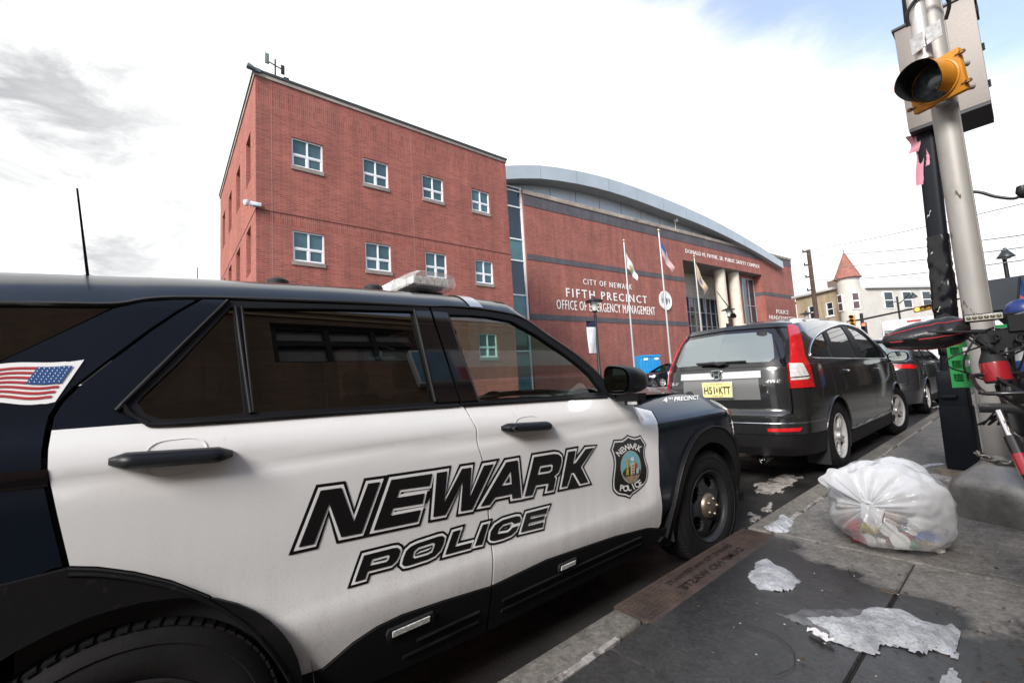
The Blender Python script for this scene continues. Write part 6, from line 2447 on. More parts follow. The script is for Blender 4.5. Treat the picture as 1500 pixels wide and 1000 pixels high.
cfg_p = dict(hubs=(0.0, 2.55), arch=0.40, hubz=0.34, belt=[(-1.0, 1.12), (0.0, 1.12), (1.6, 1.07), (2.3, 1.03), (2.8, 0.96), (3.2, 0.86)], sill=0.36, tail=-0.86, nose=3.05, nose_z=0.88, doors=[0.35, 1.25, 2.08], handles=[(0.5, 0.98), (1.4, 0.95)],
             rail=[(-0.62, 1.52), (0.0, 1.57), (0.6, 1.60), (1.1, 1.58), (1.45, 1.50), (1.8, 1.36), (2.1, 1.2), (2.35, 1.07)],
             surround=[(-0.5, 1.25), (-0.3, 1.42), (0.2, 1.52), (0.7, 1.54), (1.1, 1.52), (1.5, 1.40), (1.85, 1.22), (2.0, 1.12), (1.2, 1.12), (0.3, 1.15), (-0.4, 1.19)],
             panes=[[(-0.3, 1.24), (-0.18, 1.40), (0.2, 1.49), (0.55, 1.505), (0.6, 1.17), (0.1, 1.19)], [(0.68, 1.51), (1.08, 1.485), (1.45, 1.37), (1.75, 1.22), (1.85, 1.14), (0.72, 1.16)]],
             crown=([-1, 0, 1.2, 2.4], [0.07, 0.10, 0.10, 0.04]), bow=0.16, screen=1.2, bonnet_end=3.2, bonnet_h=0.06, seats=(0.7, 1.5), R=0.345, rim=0.215, holes=alloy_holes(5, 0.2), sill_mat=M_dark, bumper_mat=M_spaint,
             door_paint=M_swhite, roof_paint=M_swhite, handle_mat=M_dark, glass=M_clear)
cfg_p['tail_up'] = [(-0.8, 1.45), (-0.86, 1.3)]
car(ps, XW, cfg_p, M_pblack, detail=False)
t2 = XW.s[0]
panel(XW, [(t2, 0.6), (-0.87, 0.6), (-0.865, 1.1), (t2, 1.12)], 'tailgate', M_swhite, ps, both=True)
panel(XW, [(t2, 1.14), (-0.86, 1.13), (-0.68, 1.5), (t2, 1.56)], 'rear_window', M_rglass, ps, both=True)
panel(XW, [(t2, 0.26), (-0.5, 0.26), (-0.5, 0.58), (-0.87, 0.59), (t2, 0.59)], 'rear_bumper', M_dark, ps, both=True, off=0.012)
panel(XW, [(1.75, 0.60), (1.95, 0.60), (1.99, 0.86), (1.85, 0.90), (1.71, 0.86)], 'door_badge', M_ink, ps, off=0.003, depth=0, both=True)
for sg in (1, -1):
    m_ = MB()
    vs, fs = text_geo('NEWARK', size=1.0, offset=0.03, shear=0.2)
    a = [v[0] for v in vs]
    b = [v[1] for v in vs]
    for word, sa, sb, za, zb_ in (('NEWARK', 1.62, 0.62, 0.72, 0.87), ('POLICE', 1.42, 0.72, 0.57, 0.67)):
        vs, fs = text_geo(word, size=1.0, offset=0.03, shear=0.2)
        a = [v[0] for v in vs]
        b = [v[1] for v in vs]
        q = [((p - min(a)) / (max(a) - min(a)), (r - min(b)) / (max(b) - min(b))) for p, r in vs]
        S_ = np.array([(sa + (sb - sa) * p) if sg < 0 else (sb + (sa - sb) * p) for p, r in q])
        Z_ = np.array([za + (zb_ - za) * r for p, r in q])
        P_ = XW.at(S_, Z_, np.full(len(S_), 0.004))
        m_.add([(sg * x, y, z) for x, y, z in P_], fs)
    m_.build('door_lettering', M_ink, ps, fix=False)
mb = MB()
mb.box2((-0.55, 0.55, 1.70), (0.55, 0.78, 1.77))
mb.build('light_bar', M_gloss, ps, bevel=0.02)
door_mirror(ps, XW, 1.85, 1.06, M_dark)

# ---- white panel van further up the street
VAN = (-2.78, 22.0, 0.0)
van = thing('white_van', 'white panel van with a red high brake light parked further up the kerb', 'van', VAN)
M_vpaint = mat('van white', (0.62, 0.62, 0.66), rough=0.35, coat=0.3, var=0.05, vscale=1.5)


def vsec(y, hw, z0, z1, r):
    P = []
    for cx, cz, a0 in ((hw - r, z1 - r, 0), (-hw + r, z1 - r, 90)):
        for k in range(7):
            a = rad(a0 + 15 * k)
            P.append((cx + r * math.cos(a), y, cz + r * math.sin(a)))
    P += [(-hw * 1.02, y, 1.2), (-hw * 1.02, y, 0.6), (-hw * .97, y, z0), (hw * .97, y, z0), (hw * 1.02, y, 0.6), (hw * 1.02, y, 1.2)]
    return P


mb = MB()
rows = [vsec(0.0, 0.93, 0.45, 2.55, 0.16), vsec(0.05, 0.97, 0.42, 2.60, 0.17), vsec(3.8, 0.97, 0.42, 2.60, 0.17), vsec(4.2, 0.93, 0.42, 2.45, 0.3), vsec(4.9, 0.88, 0.42, 1.5, 0.25), vsec(5.5, 0.80, 0.45, 1.15, 0.2)]
mb.grid(rows, closed_u=True)
mb.add(rows[0], [tuple(range(len(rows[0])))])
mb.add(rows[-1], [tuple(range(len(rows[-1])))])
mb.build('body', M_vpaint, van, smooth=35)
for sg in (1, -1):
    mb = MB()
    mb.box2((sg * 0.006, -0.02, 0.6), (sg * 0.80, 0.001, 2.42))
    d = mb.build('rear_door', M_vpaint, van, bevel=0.012)
    mb = MB()
    mb.box2((sg * 0.16, -0.026, 1.35), (sg * 0.70, -0.019, 2.12))
    mb.build('panel', mat('van grey panel', (0.50, 0.50, 0.55), rough=0.4), d, bevel=0.004)
    mb = MB()
    mb.box2((sg * 0.84, -0.03, 1.1), (sg * 0.94, 0.02, 1.9))
    mb.build('tail_lamp', M_red, van, bevel=0.01)
mb = MB()
mb.box2((-0.2, -0.03, 2.46), (0.2, 0.0, 2.52))
mb.build('brake_light', M_red, van, bevel=0.008)
mb = MB()
mb.box2((-0.95, -0.10, 0.38), (0.95, 0.05, 0.55))
mb.build('rear_bumper', M_dark, van, bevel=0.02)
for yy in (0.95, 4.4):
    for sg in (1, -1):
        wheel(van, 'wheel', 0.34, 0.22, 0.2, alloy_holes(6, 0.3), 'alloy', M_silver, 0.84 * sg, yy, 0.34, sg, 0.0, spokes=1, tread=False)
# ================================================================ the far side and the distance
M_pole = mat('brushed flag pole', (0.50, 0.50, 0.49), rough=0.35, metal=0.6)
M_lampb = mat('lamp black', (0.010, 0.011, 0.013), rough=0.4)
M_lglass = mat('frosted lamp glass', (0.52, 0.52, 0.50), rough=0.3)
M_navy = mat('navy cloth', (0.012, 0.016, 0.05), rough=0.8)
M_cloth = mat('white cloth', (0.70, 0.69, 0.67), rough=0.85, var=0.06, vscale=5)
M_wood = mat('creosoted wood', (0.075, 0.048, 0.035), rough=0.9, var=0.3, vscale=3, stretch=(6, 6, 0.6))


def flag_pole(top_px, dist, label):
    t = at_d(top_px, dist)
    h = t[2] - 0.10
    o = thing('flag_pole', label, 'flag pole', (t[0], t[1], 0.10), 0, 'flag poles before the precinct')
    mb = MB()
    mb.lathe([(0.085, 0), (0.08, 1.5), (0.05, h - 0.3), (0.045, h - 0.12)], 14)
    mb.lathe([(0.16, 0), (0.16, 0.08), (0.1, 0.2)], 16)
    mb.build('pole', M_pole, o, smooth=50)
    mb = MB()
    mb.lathe([(0.0, h - 0.16), (0.07, h - 0.12), (0.105, h - 0.02), (0.075, h + 0.07), (0.0, h + 0.10)], 16)
    mb.build('finial', mat('gilt finial', (0.55, 0.42, 0.22), rough=0.3, metal=0.7), o, smooth=60)
    return t


def cloth(top, W_, H_, droop, along, kind, label, name='flag', seed=0):
    """a limp flag hanging from the hoist: along = direction of the fly on the ground plane"""
    a = Vector(along).normalized()
    nrm = Vector((-a.y, a.x, 0))
    top = Vector(top)

    def P(u, v, off=0.0):
        q = top + a * (W_ * u * (0.62 - 0.15 * v)) + Vector((0, 0, -1)) * (H_ * v * (1 - 0.25 * u) + W_ * u * droop * (1 - 0.2 * v))
        q = q + nrm * (0.10 * math.sin(u * 9 + v * 2.3 + seed) * u + off)
        return tuple(q)
    o = thing(name, label, 'flag', tuple(top), 0)

    def patch(nm, u0, u1, v0, v1, m, off=0.0, nu=14, nv=4, both=True):
        mb = MB()
        for sg in ((1, -1) if off else (1,)):
            mb.grid([[Vector(P(u0 + (u1 - u0) * i / nu, v0 + (v1 - v0) * j / nv, sg * off)) - top for i in range(nu + 1)] for j in range(nv + 1)])
        mb.build(nm, m, o, smooth=180, fix=False)
    return o, patch


p1 = flag_pole((913.5, 352), 33.0, 'flag pole with the white city flag, leftmost of the three before the precinct')
p2 = flag_pole((964.5, 337), 32.4, 'tall flag pole with the striped American flag')
p3 = flag_pole((1016.5, 375), 40.0, 'flag pole with the buff flag before the precinct entrance')
st_dir = (-math.sin(YB2), math.cos(YB2), 0)
o, pt = cloth((p1[0] + 0.05, p1[1] + 0.08, p1[2] - 0.95), 1.9, 1.25, 0.85, st_dir, 'w', 'white city flag with a gold emblem hanging limp', 'city_flag', 0.4)
pt('field', 0, 1, 0, 1, M_cloth)
pt('emblem', 0.25, 0.62, 0.42, 0.92, mat('gold emblem', (0.45, 0.33, 0.10), rough=0.8, var=0.5, vscale=9), 0.012)
pt('edge', 0.05, 1, 0.90, 1.0, M_lampb, 0.014, nv=1)
o, pt = cloth((p2[0] + 0.05, p2[1] + 0.08, p2[2] - 0.65), 2.1, 1.25, 0.95, st_dir, 'u', 'red and white striped American flag hanging limp', 'american_flag', 1.7)
for k in range(13):
    pt('stripe', 0.0 if k > 6 else 0.4, 1, k / 13, (k + 1) / 13, M_fred if k % 2 == 0 else M_cloth, nv=1)
pt('canton', 0, 0.4, 0, 7 / 13, M_fblu)
o, pt = cloth((p3[0] + 0.05, p3[1] + 0.08, p3[2] - 0.6), 2.3, 1.4, 0.95, st_dir, 'n', 'buff state flag hanging limp', 'state_flag', 2.9)
pt('field', 0, 1, 0, 1, mat('buff cloth', (0.60, 0.44, 0.29), rough=0.85, var=0.1, vscale=4))
pt('emblem', 0.35, 0.6, 0.35, 0.75, mat('blue emblem', (0.10, 0.14, 0.30), rough=0.8, var=0.5, vscale=9), 0.012)


def lamp_post(loc, h, label, banner=None, group='lantern street lamps'):
    o = thing('street_lamp', label, 'street lamp', loc, 0, group)
    mb = MB()
    mb.lathe([(0.20, 0), (0.20, 0.5), (0.13, 0.62), (0.12, 1.0), (0.085, 1.1), (0.065, h - 1.0), (0.10, h - 0.98), (0.10, h - 0.92), (0.065, h - 0.9), (0.06, h - 0.78), (0.14, h - 0.72), (0.14, h - 0.66)], 16)
    mb.build('post', M_lampb, o, smooth=40)
    mb = MB()
    mb.lathe([(0.12, h - 0.66), (0.21, h - 0.16), (0.19, h - 0.14)], 8)
    mb.build('lantern', M_lglass, o)
    mb = MB()
    mb.lathe([(0.50, h - 0.16), (0.50, h - 0.12), (0.30, h - 0.05), (0.08, h + 0.02), (0.05, h + 0.12), (0.0, h + 0.16)], 20)
    mb.build('cap', M_lampb, o, smooth=40)
    if banner:
        d = Vector(banner).normalized()
        mb = MB()
        z1 = h - 1.25
        for z in (z1, z1 - 1.75):
            mb.tube([(0, 0, z), tuple(d * 0.72 + Vector((0, 0, z)))], 0.02, 6)
        mb.build('banner_arm', M_lampb, o)
        for nm, za, zb_, m in (('banner', z1 - 0.32, z1 - 1.73, M_cloth), ('banner_head', z1 - 0.02, z1 - 0.32, M_navy)):
            mb = MB()
            mb.grid([[tuple(d * (0.08 + 0.62 * u) + Vector((-d.y, d.x, 0)) * 0.04 * math.sin(u * 4 + z * 2) + Vector((0, 0, z))) for u in np.linspace(0, 1, 7)] for z in np.linspace(za, zb_, 8)])
            b = mb.build(nm, m, o, smooth=180, fix=False)
            if nm == 'banner':
                mb = MB()
                rn = random.Random(4)
                for k in range(6):
                    u, z = rn.uniform(0.2, 0.8), rn.uniform(za - 0.2, zb_ + 0.2)
                    c = d * (0.08 + 0.62 * u) + Vector((-d.y, d.x, 0)) * (0.04 * math.sin(u * 4 + z * 2)) + Vector((0, 0, z))
                    for sg in (1, -1):
                        e = Vector((-d.y, d.x, 0)) * 0.006 * sg
                        mb.tube([tuple(c + e), tuple(c + e + d * rn.uniform(-.1, .1) + Vector((0, 0, rn.uniform(.1, .3))))], 0.006, 4)
                mb.build('sketch_lines', mat('banner ink', (0.35, 0.36, 0.4), rough=0.8), b)
    return o


t = at_d((870, 437), 23.5)
lamp_post((t[0], t[1], 0.10), t[2] - 0.12, 'black street lamp with a white and navy banner before the precinct lettering', banner=(-math.sin(YB2) * -1, -1, 0))
t = at_d((1066.5, 451), 38.0)
lamp_post((t[0], t[1], 0.10), t[2] - 0.12, 'black street lamp with a white banner before the entrance columns', banner=(0, -1, 0))
t = at_d((1180.5, 457), 46.0)
lamp_post((t[0], t[1], 0.10), t[2] - 0.12, 'black street lamp without a banner near the cream house')

# blue bin by the wall
bl = at_d((937.5, 521), 39.5)
br_ = at_d((966.5, 519), 40.5)
v = np.array([br_[0] - bl[0], br_[1] - bl[1]])
w_ = float(np.linalg.norm(v))
bin_ = thing('blue_container', 'bright blue steel container against the precinct wall', 'container', (bl[0], bl[1], 0.1), math.atan2(v[1], v[0]))
hb = bl[2] - 0.1
M_blue = mat('container blue', (0.02, 0.24, 0.52), rough=0.45, var=0.12, vscale=2)
mb = MB()
mb.box2((0, 0, 0.1), (w_, 1.6, hb))
mb.build('body', M_blue, bin_, bevel=0.02)
mb = MB()
for k in range(7):
    mb.box2((0.12 + k * (w_ - 0.3) / 6, -0.05, 0.15), (0.18 + k * (w_ - 0.3) / 6, 0.01, hb - 0.3))
mb.box2((-0.04, -0.06, hb - 0.14), (w_ + 0.04, 0.05, hb + 0.04))
mb.build('rib', M_blue, bin_)
mb = MB()
mb.box2((0.3, -0.07, hb - 0.42), (0.7, -0.051, hb - 0.22))
mb.box2((w_ - 0.6, -0.07, hb - 0.42), (w_ - 0.2, -0.051, hb - 0.22))
mb.build('sticker', M_white, bin_)

# cream corner building with a turret
A = np.array([-18.4, 61.8])
B = np.array([-12.9, 59.0])
d = (B - A) / np.linalg.norm(B - A)
cb_ = thing('cream_corner_building', 'cream and tan corner building with a red conical turret roof', 'building', (A[0], A[1], 0), math.atan2(d[1], d[0]))
LW = float(np.linalg.norm(B - A))
M_tan = brick_mat('tan brick', (0.42, 0.34, 0.22), (0.37, 0.30, 0.20), (0.33, 0.28, 0.20), bw=0.4, rh=0.2, ms=0.02)
M_crw = mat('cream render', (0.50, 0.475, 0.43), rough=0.85, var=0.08, vscale=1.2)
mb = MB()
hole_wall(mb, (0, 0, LW, 9.3), [(1.6, 6.4, 2.5, 8.0), (3.9, 6.4, 4.8, 8.0), (1.6, 2.5, 2.5, 4.2), (3.9, 2.5, 4.8, 4.2)], lambda a, b: (a, 0, b), (0, 1, 0), 0.2)
mb.add([(0, 0, 0), (0, 16, 0), (0, 16, 9.3), (0, 0, 9.3)], [(0, 1, 2, 3)])
mb.build('wall', M_tan, cb_, fix=False)
mb = MB()
mb.box2((LW - 0.02, 0.05, 0), (LW + 1.9, 16, 8.75))
mb.build('side_wall', M_crw, cb_)
mb = MB()
mb.box2((-0.3, -0.35, 9.3), (LW + 0.2, 16, 9.6))
mb.box2((LW + 0.3, 0.6, 8.75), (LW + 2.2, 16.2, 9.1))
mb.build('cornice', mat('grey cornice', (0.5, 0.5, 0.5), rough=0.7), cb_, bevel=0.04)
for a, z0, z1 in ((1.6, 6.4, 8.0), (3.9, 6.4, 8.0), (1.6, 2.5, 4.2), (3.9, 2.5, 4.2)):
    mb = MB()
    t = 0.09
    mb.box2((a - .02, 0.02, z0), (a + t, 0.12, z1))
    mb.box2((a + 0.9 - t, 0.02, z0), (a + 0.92, 0.12, z1))
    mb.box2((a + t, 0.02, z0), (a + 0.9 - t, 0.12, z0 + t))
    mb.box2((a + t, 0.02, z1 - t), (a + 0.9 - t, 0.12, z1))
    mb.box2((a + t, 0.02, (z0 + z1) / 2 - t / 2), (a + 0.9 - t, 0.1, (z0 + z1) / 2 + t / 2))
    mb.box2((a - 0.1, -0.1, z0 - 0.14), (a + 1.0, 0.02, z0))
    w = mb.build('window', M_wfr, cb_)
    mb = MB()
    mb.box2((a, 0.12, z0), (a + 0.9, 0.14, z1))
    mb.build('pane', M_wgl2, w)
TC = (LW + 0.75, -0.1)
mb = MB()
mb.lathe([(1.02, 0), (1.02, 10.3)], 28, Matrix.Translation((TC[0], TC[1], 0)))
mb.build('turret', M_crw, cb_, smooth=40)
mb = MB()
mb.lathe([(1.30, 10.15), (1.20, 10.3), (0.05, 13.1), (0.05, 13.4), (0.0, 13.45)], 20, Matrix.Translation((TC[0], TC[1], 0)))
mb.build('turret_roof', mat('terracotta roof', (0.27, 0.11, 0.085), rough=0.8, var=0.25, vscale=2.5), cb_, smooth=30)
for ang, z0 in ((-105, 6.6), (-25, 6.6), (-105, 2.6), (-25, 2.6)):
    c = Vector((TC[0] + 1.03 * math.cos(rad(ang)), TC[1] + 1.03 * math.sin(rad(ang)), z0))
    M_ = Matrix.Translation(c) @ Matrix.Rotation(rad(ang + 90), 4, 'Z')
    mb = MB()
    mb.box((0, 0, 0.9), (0.72, 0.14, 1.9), M_)
    w = mb.build('window', M_wfr, cb_)
    mb = MB()
    mb.box((0, -0.075, 1.35), (0.56, 0.02, 0.75), M_)
    mb.box((0, -0.075, 0.45), (0.56, 0.02, 0.75), M_)
    mb.build('pane', mat('dim pane', (0.10, 0.06, 0.06), rough=0.1, var=0.3, vscale=2), w)
for y in (3.0, 5.6, 8.4, 11.0):
    for z0 in (6.5, 2.7):
        mb = MB()
        mb.box2((LW + 1.88, y, z0), (LW + 1.96, y + 1.3, z0 + 1.9))
        w = mb.build('window', M_wfr, cb_)
        mb = MB()
        mb.box2((LW + 1.955, y + 0.1, z0 + 1.0), (LW + 1.97, y + 1.2, z0 + 1.8))
        mb.box2((LW + 1.955, y + 0.1, z0 + 0.1), (LW + 1.97, y + 1.2, z0 + 0.9))
        mb.build('pane', M_wgl2, w)
mb = MB()
mb.box2((1.0, 4.0, 9.5), (2.4, 6.0, 11.2))
mb.build('chimney', mat('chimney brown', (0.16, 0.12, 0.10), rough=0.9), cb_)


def far_house(px0, px1, dist, label, name, m, roof=None, win=True):
    """a house whose front spans two points of its roof line as seen from the street"""
    a = at_d(px0, dist)
    b = at_d(px1, dist * 0.995)
    dd = np.array([b[0] - a[0], b[1] - a[1]])
    w = float(np.linalg.norm(dd))
    h = max(a[2], b[2])
    o = thing(name, label, 'house', (a[0], a[1], 0), math.atan2(dd[1], dd[0]))
    mb = MB()
    mb.box2((0, 0, -0.5), (w, 10, h))
    mb.build('wall', m, o)
    mb = MB()
    if roof:
        mb.add([(-0.3, -0.4, h), (w + 0.3, -0.4, h), (w + 0.3, 10, h), (-0.3, 10, h), (w / 2, -0.4, h + roof), (w / 2, 10, h + roof)], [(0, 1, 4), (3, 5, 2), (0, 4, 5, 3), (1, 2, 5, 4)])
    else:
        mb.box2((-0.2, -0.25, h), (w + 0.2, 10.2, h + 0.35))
    mb.build('roof', mat('far roof', (0.10, 0.085, 0.08), rough=0.9, var=0.2, vscale=0.6), o)
    if win:
        n = max(1, int(w / 2.6))
        for k in range(n):
            for z in ((h - 2.6, h - 5.6) if h > 7 else (h - 2.4,)):
                x = w * (k + 0.5) / n
                mb = MB()
                mb.box2((x - 0.55, -0.08, z), (x + 0.55, 0.02, z + 1.5))
                f = mb.build('window', M_wfr, o)
                mb = MB()
                mb.box2((x - 0.45, -0.10, z + 0.1), (x + 0.45, -0.081, z + 1.4))
                mb.build('pane', M_wgl2, f)
    return o


far_house((1283, 437), (1292, 437), 92, 'narrow brown brick house just beyond the turret building', 'brown_house', mat('far brown', (0.17, 0.095, 0.075), rough=0.9, var=0.2, vscale=0.8))
far_house((1291, 460), (1312, 458), 105, 'low dark red shop building beyond the turret', 'red_shop', mat('far red', (0.20, 0.075, 0.055), rough=0.9, var=0.2, vscale=0.8))
far_house((1309, 459), (1331, 457), 120, 'dark low house far down the street', 'dark_house', mat('far dark', (0.075, 0.075, 0.085), rough=0.9, var=0.2, vscale=0.8), roof=1.6)
far_house((1329, 452), (1350, 449), 150, 'pale gabled house far down the street', 'pale_house', mat('far pale', (0.40, 0.40, 0.41), rough=0.9, var=0.15, vscale=0.8), roof=2.2)
far_house((1352, 447), (1372, 444), 160, 'grey flat roofed block far down the street', 'grey_block', mat('far grey', (0.33, 0.34, 0.36), rough=0.9, var=0.15, vscale=0.8))
far_house((1372, 441), (1398, 440), 150, 'white house far down the street behind the poles', 'white_house', mat('far white', (0.48, 0.48, 0.48), rough=0.9, var=0.15, vscale=0.8), roof=2.0)
far_house((1168, 446), (1176, 444), 75, 'small flat roofed house behind the precinct corner', 'corner_house', mat('far stone', (0.30, 0.27, 0.22), rough=0.9, var=0.15, vscale=0.8), win=False)

# utility pole and its wires
t = at_d((1184, 366), 42)
up = thing('utility_pole', 'wooden utility pole between the precinct and the cream building', 'utility pole', (t[0], t[1], 0))
mb = MB()
mb.lathe([(0.19, 0), (0.15, t[2])], 12)
mb.build('pole', M_wood, up, smooth=60)
mb = MB()
for z in (t[2] - 0.1, t[2] - 1.2, t[2] - 2.2, t[2] - 3.3):
    mb.box((-0.2, 0.0, z), (0.45, 0.09, 0.10))
    mb.lathe([(0.05, 0), (0.06, 0.1), (0.03, 0.16), (0, 0.17)], 8, Matrix.Translation((-0.38, 0, z + 0.05)))
mb.build('bracket', M_lampb, up)


def wire(a, b, sag, label, r=0.018):
    a, b = np.array(a), np.array(b)
    mid = (a + b) / 2
    o = thing('power_line', label, 'wire', tuple(a), 0, 'overhead wires')
    P = []
    for k in range(25):
        q = k / 24
        p = a + (b - a) * q - np.array([0, 0, 4 * sag * q * (1 - q)]) - a
        P.append(tuple(p))
    mb = MB()
    mb.tube(P, r, 5)
    mb.build('cable', mat('cable grey', (0.30, 0.30, 0.31), rough=0.7), o, smooth=60)


tt = np.array([t[0], t[1], t[2]])
for k, (z, pr) in enumerate(((-0.3, (1372, 353)), (-1.3, (1372, 371)), (-2.4, (1374, 390)), (0.0, (1500, 290)))):
    nm = ['upper', 'middle', 'lower', 'topmost'][k]
    e = at_d(pr, 24)
    e2 = tt + np.array([0, 0, z]) + (e - tt - np.array([0, 0, z])) * 1.35
    wire(tt + np.array([-0.3, 0, z]), e2, 0.25, nm + ' overhead wire crossing the street from the utility pole')
for k, (z, pl_) in enumerate(((-0.3, (1161, 383)), (-1.4, (1161, 399)))):
    wire(tt + np.array([-0.3, 0, z]), at_d(pl_, 78), 0.3, ['upper', 'lower'][k] + ' wire running from the utility pole to behind the precinct')

# traffic signals on a mast arm over the street
M_amb = mat('signal yellow', (0.50, 0.20, 0.012), rough=0.45, var=0.12, vscale=5, dirt=((0.20, 0.10, 0.02), 7, 0.6, 0.8))
M_visor = mat('visor black', (0.008, 0.008, 0.010), rough=0.6)
a = at_d((1262.5, 468), 52)
ma = thing('traffic_mast', 'black traffic signal mast reaching over the street beyond the white van', 'traffic mast', (a[0], a[1], 0))
e = at_d((1408, 437), 49)
rel = lambda p: (p[0] - a[0], p[1] - a[1], p[2])
mb = MB()
mb.lathe([(0.16, 0), (0.13, a[2] + 0.6)], 14)
l0 = at_d((1240, 471), 52)
mb.tube([rel(l0), rel(a), rel(e)], [0.07, 0.09, 0.06], 8)
mb.build('mast', M_lampb, ma, smooth=50)
o = thing('traffic_signal', 'horizontal yellow traffic signal with an amber lamp lit, hung on the mast arm', 'traffic signal', (0, 0, 0))
s = at_d((1352.5, 451.5), 50)
o.location = s
o.rotation_euler = (0, rad(-7), 0)
mb = MB()
mb.box((0, 0, 0), (1.25, 0.22, 0.46))
mb.build('housing', mat('signal dark yellow', (0.20, 0.12, 0.02), rough=0.5), o, bevel=0.04)
mb = MB()
mb.lathe([(0.0, 0.02), (0.15, 0.0), (0.16, -0.02)], 16, Matrix.Translation((-0.38, -0.12, 0)) @ Matrix.Rotation(rad(90), 4, 'X'))
mb.build('lit_lens', mat('lit amber', (0.9, 0.35, 0.05), rough=0.4, emit=((1.0, 0.36, 0.05), 2.2)), o, smooth=60)
for x in (0.0, 0.38):
    mb = MB()
    mb.lathe([(0.0, 0.02), (0.15, 0.0), (0.16, -0.02)], 16, Matrix.Translation((x, -0.12, 0)) @ Matrix.Rotation(rad(90), 4, 'X'))
    mb.build('lens', mat('dim amber', (0.42, 0.22, 0.05), rough=0.4), o, smooth=60)
mb = MB()
for x in (-0.38, 0.0, 0.38):
    mb.grid([[(x + 0.18 * math.cos(rad(q)), y, 0.18 * math.sin(rad(q))) for q in range(0, 181, 15)] for y in (-0.1, -0.36)])
mb.build('visor', M_visor, o, smooth=60, fix=False)
for pxl, lab, lit in (((1248.5, 470), 'upright traffic signal beside the turret building with an amber glow', 1), ((1266, 481), 'small traffic signal with a red lamp lit, low beyond the grey SUV roof', 0)):
    s = at_d(pxl, 51.5)
    o = thing('traffic_signal', lab, 'traffic signal', tuple(s))
    mb = MB()
    mb.box((0, 0, 0), (0.42, 0.25, 1.15))
    mb.box((0.0, 0.12, -0.7), (0.08, 0.08, 0.5))
    mb.build('housing', M_amb if lit else M_lampb, o, bevel=0.04)
    for k, z in enumerate((0.36, 0.0, -0.36)):
        mb = MB()
        mb.lathe([(0.0, 0.02), (0.14, 0.0), (0.15, -0.02)], 16, Matrix.Translation((0, -0.13, z)) @ Matrix.Rotation(rad(90), 4, 'X'))
        on = (k == 0 and not lit)
        mb.build('lit_lens' if on else 'lens', mat('lit red', (0.9, 0.06, 0.03), rough=0.4, emit=((1.0, 0.08, 0.04), 3.0)) if on else M_visor, o, smooth=60)
        mb = MB()
        mb.grid([[(0.17 * math.cos(rad(q)), y, z + 0.17 * math.sin(rad(q))) for q in range(0, 181, 15)] for y in (-0.12, -0.36)])
        mb.build('visor', M_visor, o, smooth=60, fix=False)


def goose(pole_px, head_px, dist, label, base=0.0):
    a = at_d(pole_px, dist)
    h = at_d(head_px, dist * 0.99)
    o = thing('gooseneck_lamp', label, 'street lamp', (a[0], a[1], base), 0, 'gooseneck street lamps')
    r = np.array([h[0] - a[0], h[1] - a[1], h[2] - base])
    za = a[2] - base
    mb = MB()
    mb.lathe([(0.11, 0), (0.08, za + 0.4)], 12)
    mb.tube([(0, 0, za - 0.4), (r[0] * .35, r[1] * .35, za - 0.2 + (r[2] - za) * .4), (r[0] * .75, r[1] * .75, r[2] + 0.12), (r[0] * .95, r[1] * .95, r[2] + 0.22), (r[0], r[1], r[2] + 0.1)], 0.045, 8)
    mb.tube([(-r[0] * .6, -r[1] * .6, za - 0.15), (0, 0, za - 0.1)], 0.035, 6)
    mb.build('post', M_lampb, o, smooth=50)
    mb = MB()
    mb.lathe([(0.06, 0.25), (0.10, 0.12), (0.16, 0.05), (0.34, -0.22), (0.34, -0.25)], 16, Matrix.Translation(tuple(r)))
    mb.build('lamp_shade', mat('green black shade', (0.015, 0.022, 0.022), rough=0.4), o, smooth=50)
    mb = MB()
    mb.lathe([(0.0, -0.36), (0.15, -0.33), (0.2, -0.22)], 12, Matrix.Translation(tuple(r)))
    mb.build('bulb', M_lglass, o, smooth=60)


goose((1314.5, 440), (1337.5, 432), 58, 'gooseneck street lamp beyond the traffic signal arm')
goose((1471, 377), (1472.5, 370), 34, 'gooseneck street lamp above the scaffold shed')

# scaffold shed over the pavement further up, on the right
sh = thing('scaffold_shed', 'dark pavement scaffold shed on pale posts up the right side of the street', 'scaffold', (-0.58, 14.0, 0.08))
mb = MB()
mb.box2((0, 0, 1.95), (3.3, 13, 2.62))
mb.build('deck', mat('shed boards', (0.016, 0.022, 0.030), rough=0.6, var=0.2, vscale=2), sh)
mb = MB()
mb.box2((0.0, 12.9, 0.0), (3.2, 13.0, 1.95))
mb.build('back_board', M_dark, sh)
for x in (0.35, 3.1):
    for y in (0.2, 2.6, 5.2, 7.8, 10.4, 12.6):
        mb = MB()
        mb.tube([(x, y, 0), (x, y, 1.95)], 0.045, 10)
        mb.box((x, y, 1.93), (0.24, 0.1, 0.05))
        mb.build('post', mat('galvanised tube', (0.42, 0.45, 0.46), rough=0.45, metal=0.5), sh, smooth=50)
mb = MB()
for x, y in ((0.35, 0.2), (0.35, 5.2)):
    mb.tube([(x, y, 0.4), (x, y + 2.4, 1.6)], 0.02, 6)
mb.build('brace', MATS['galvanised tube'], sh)
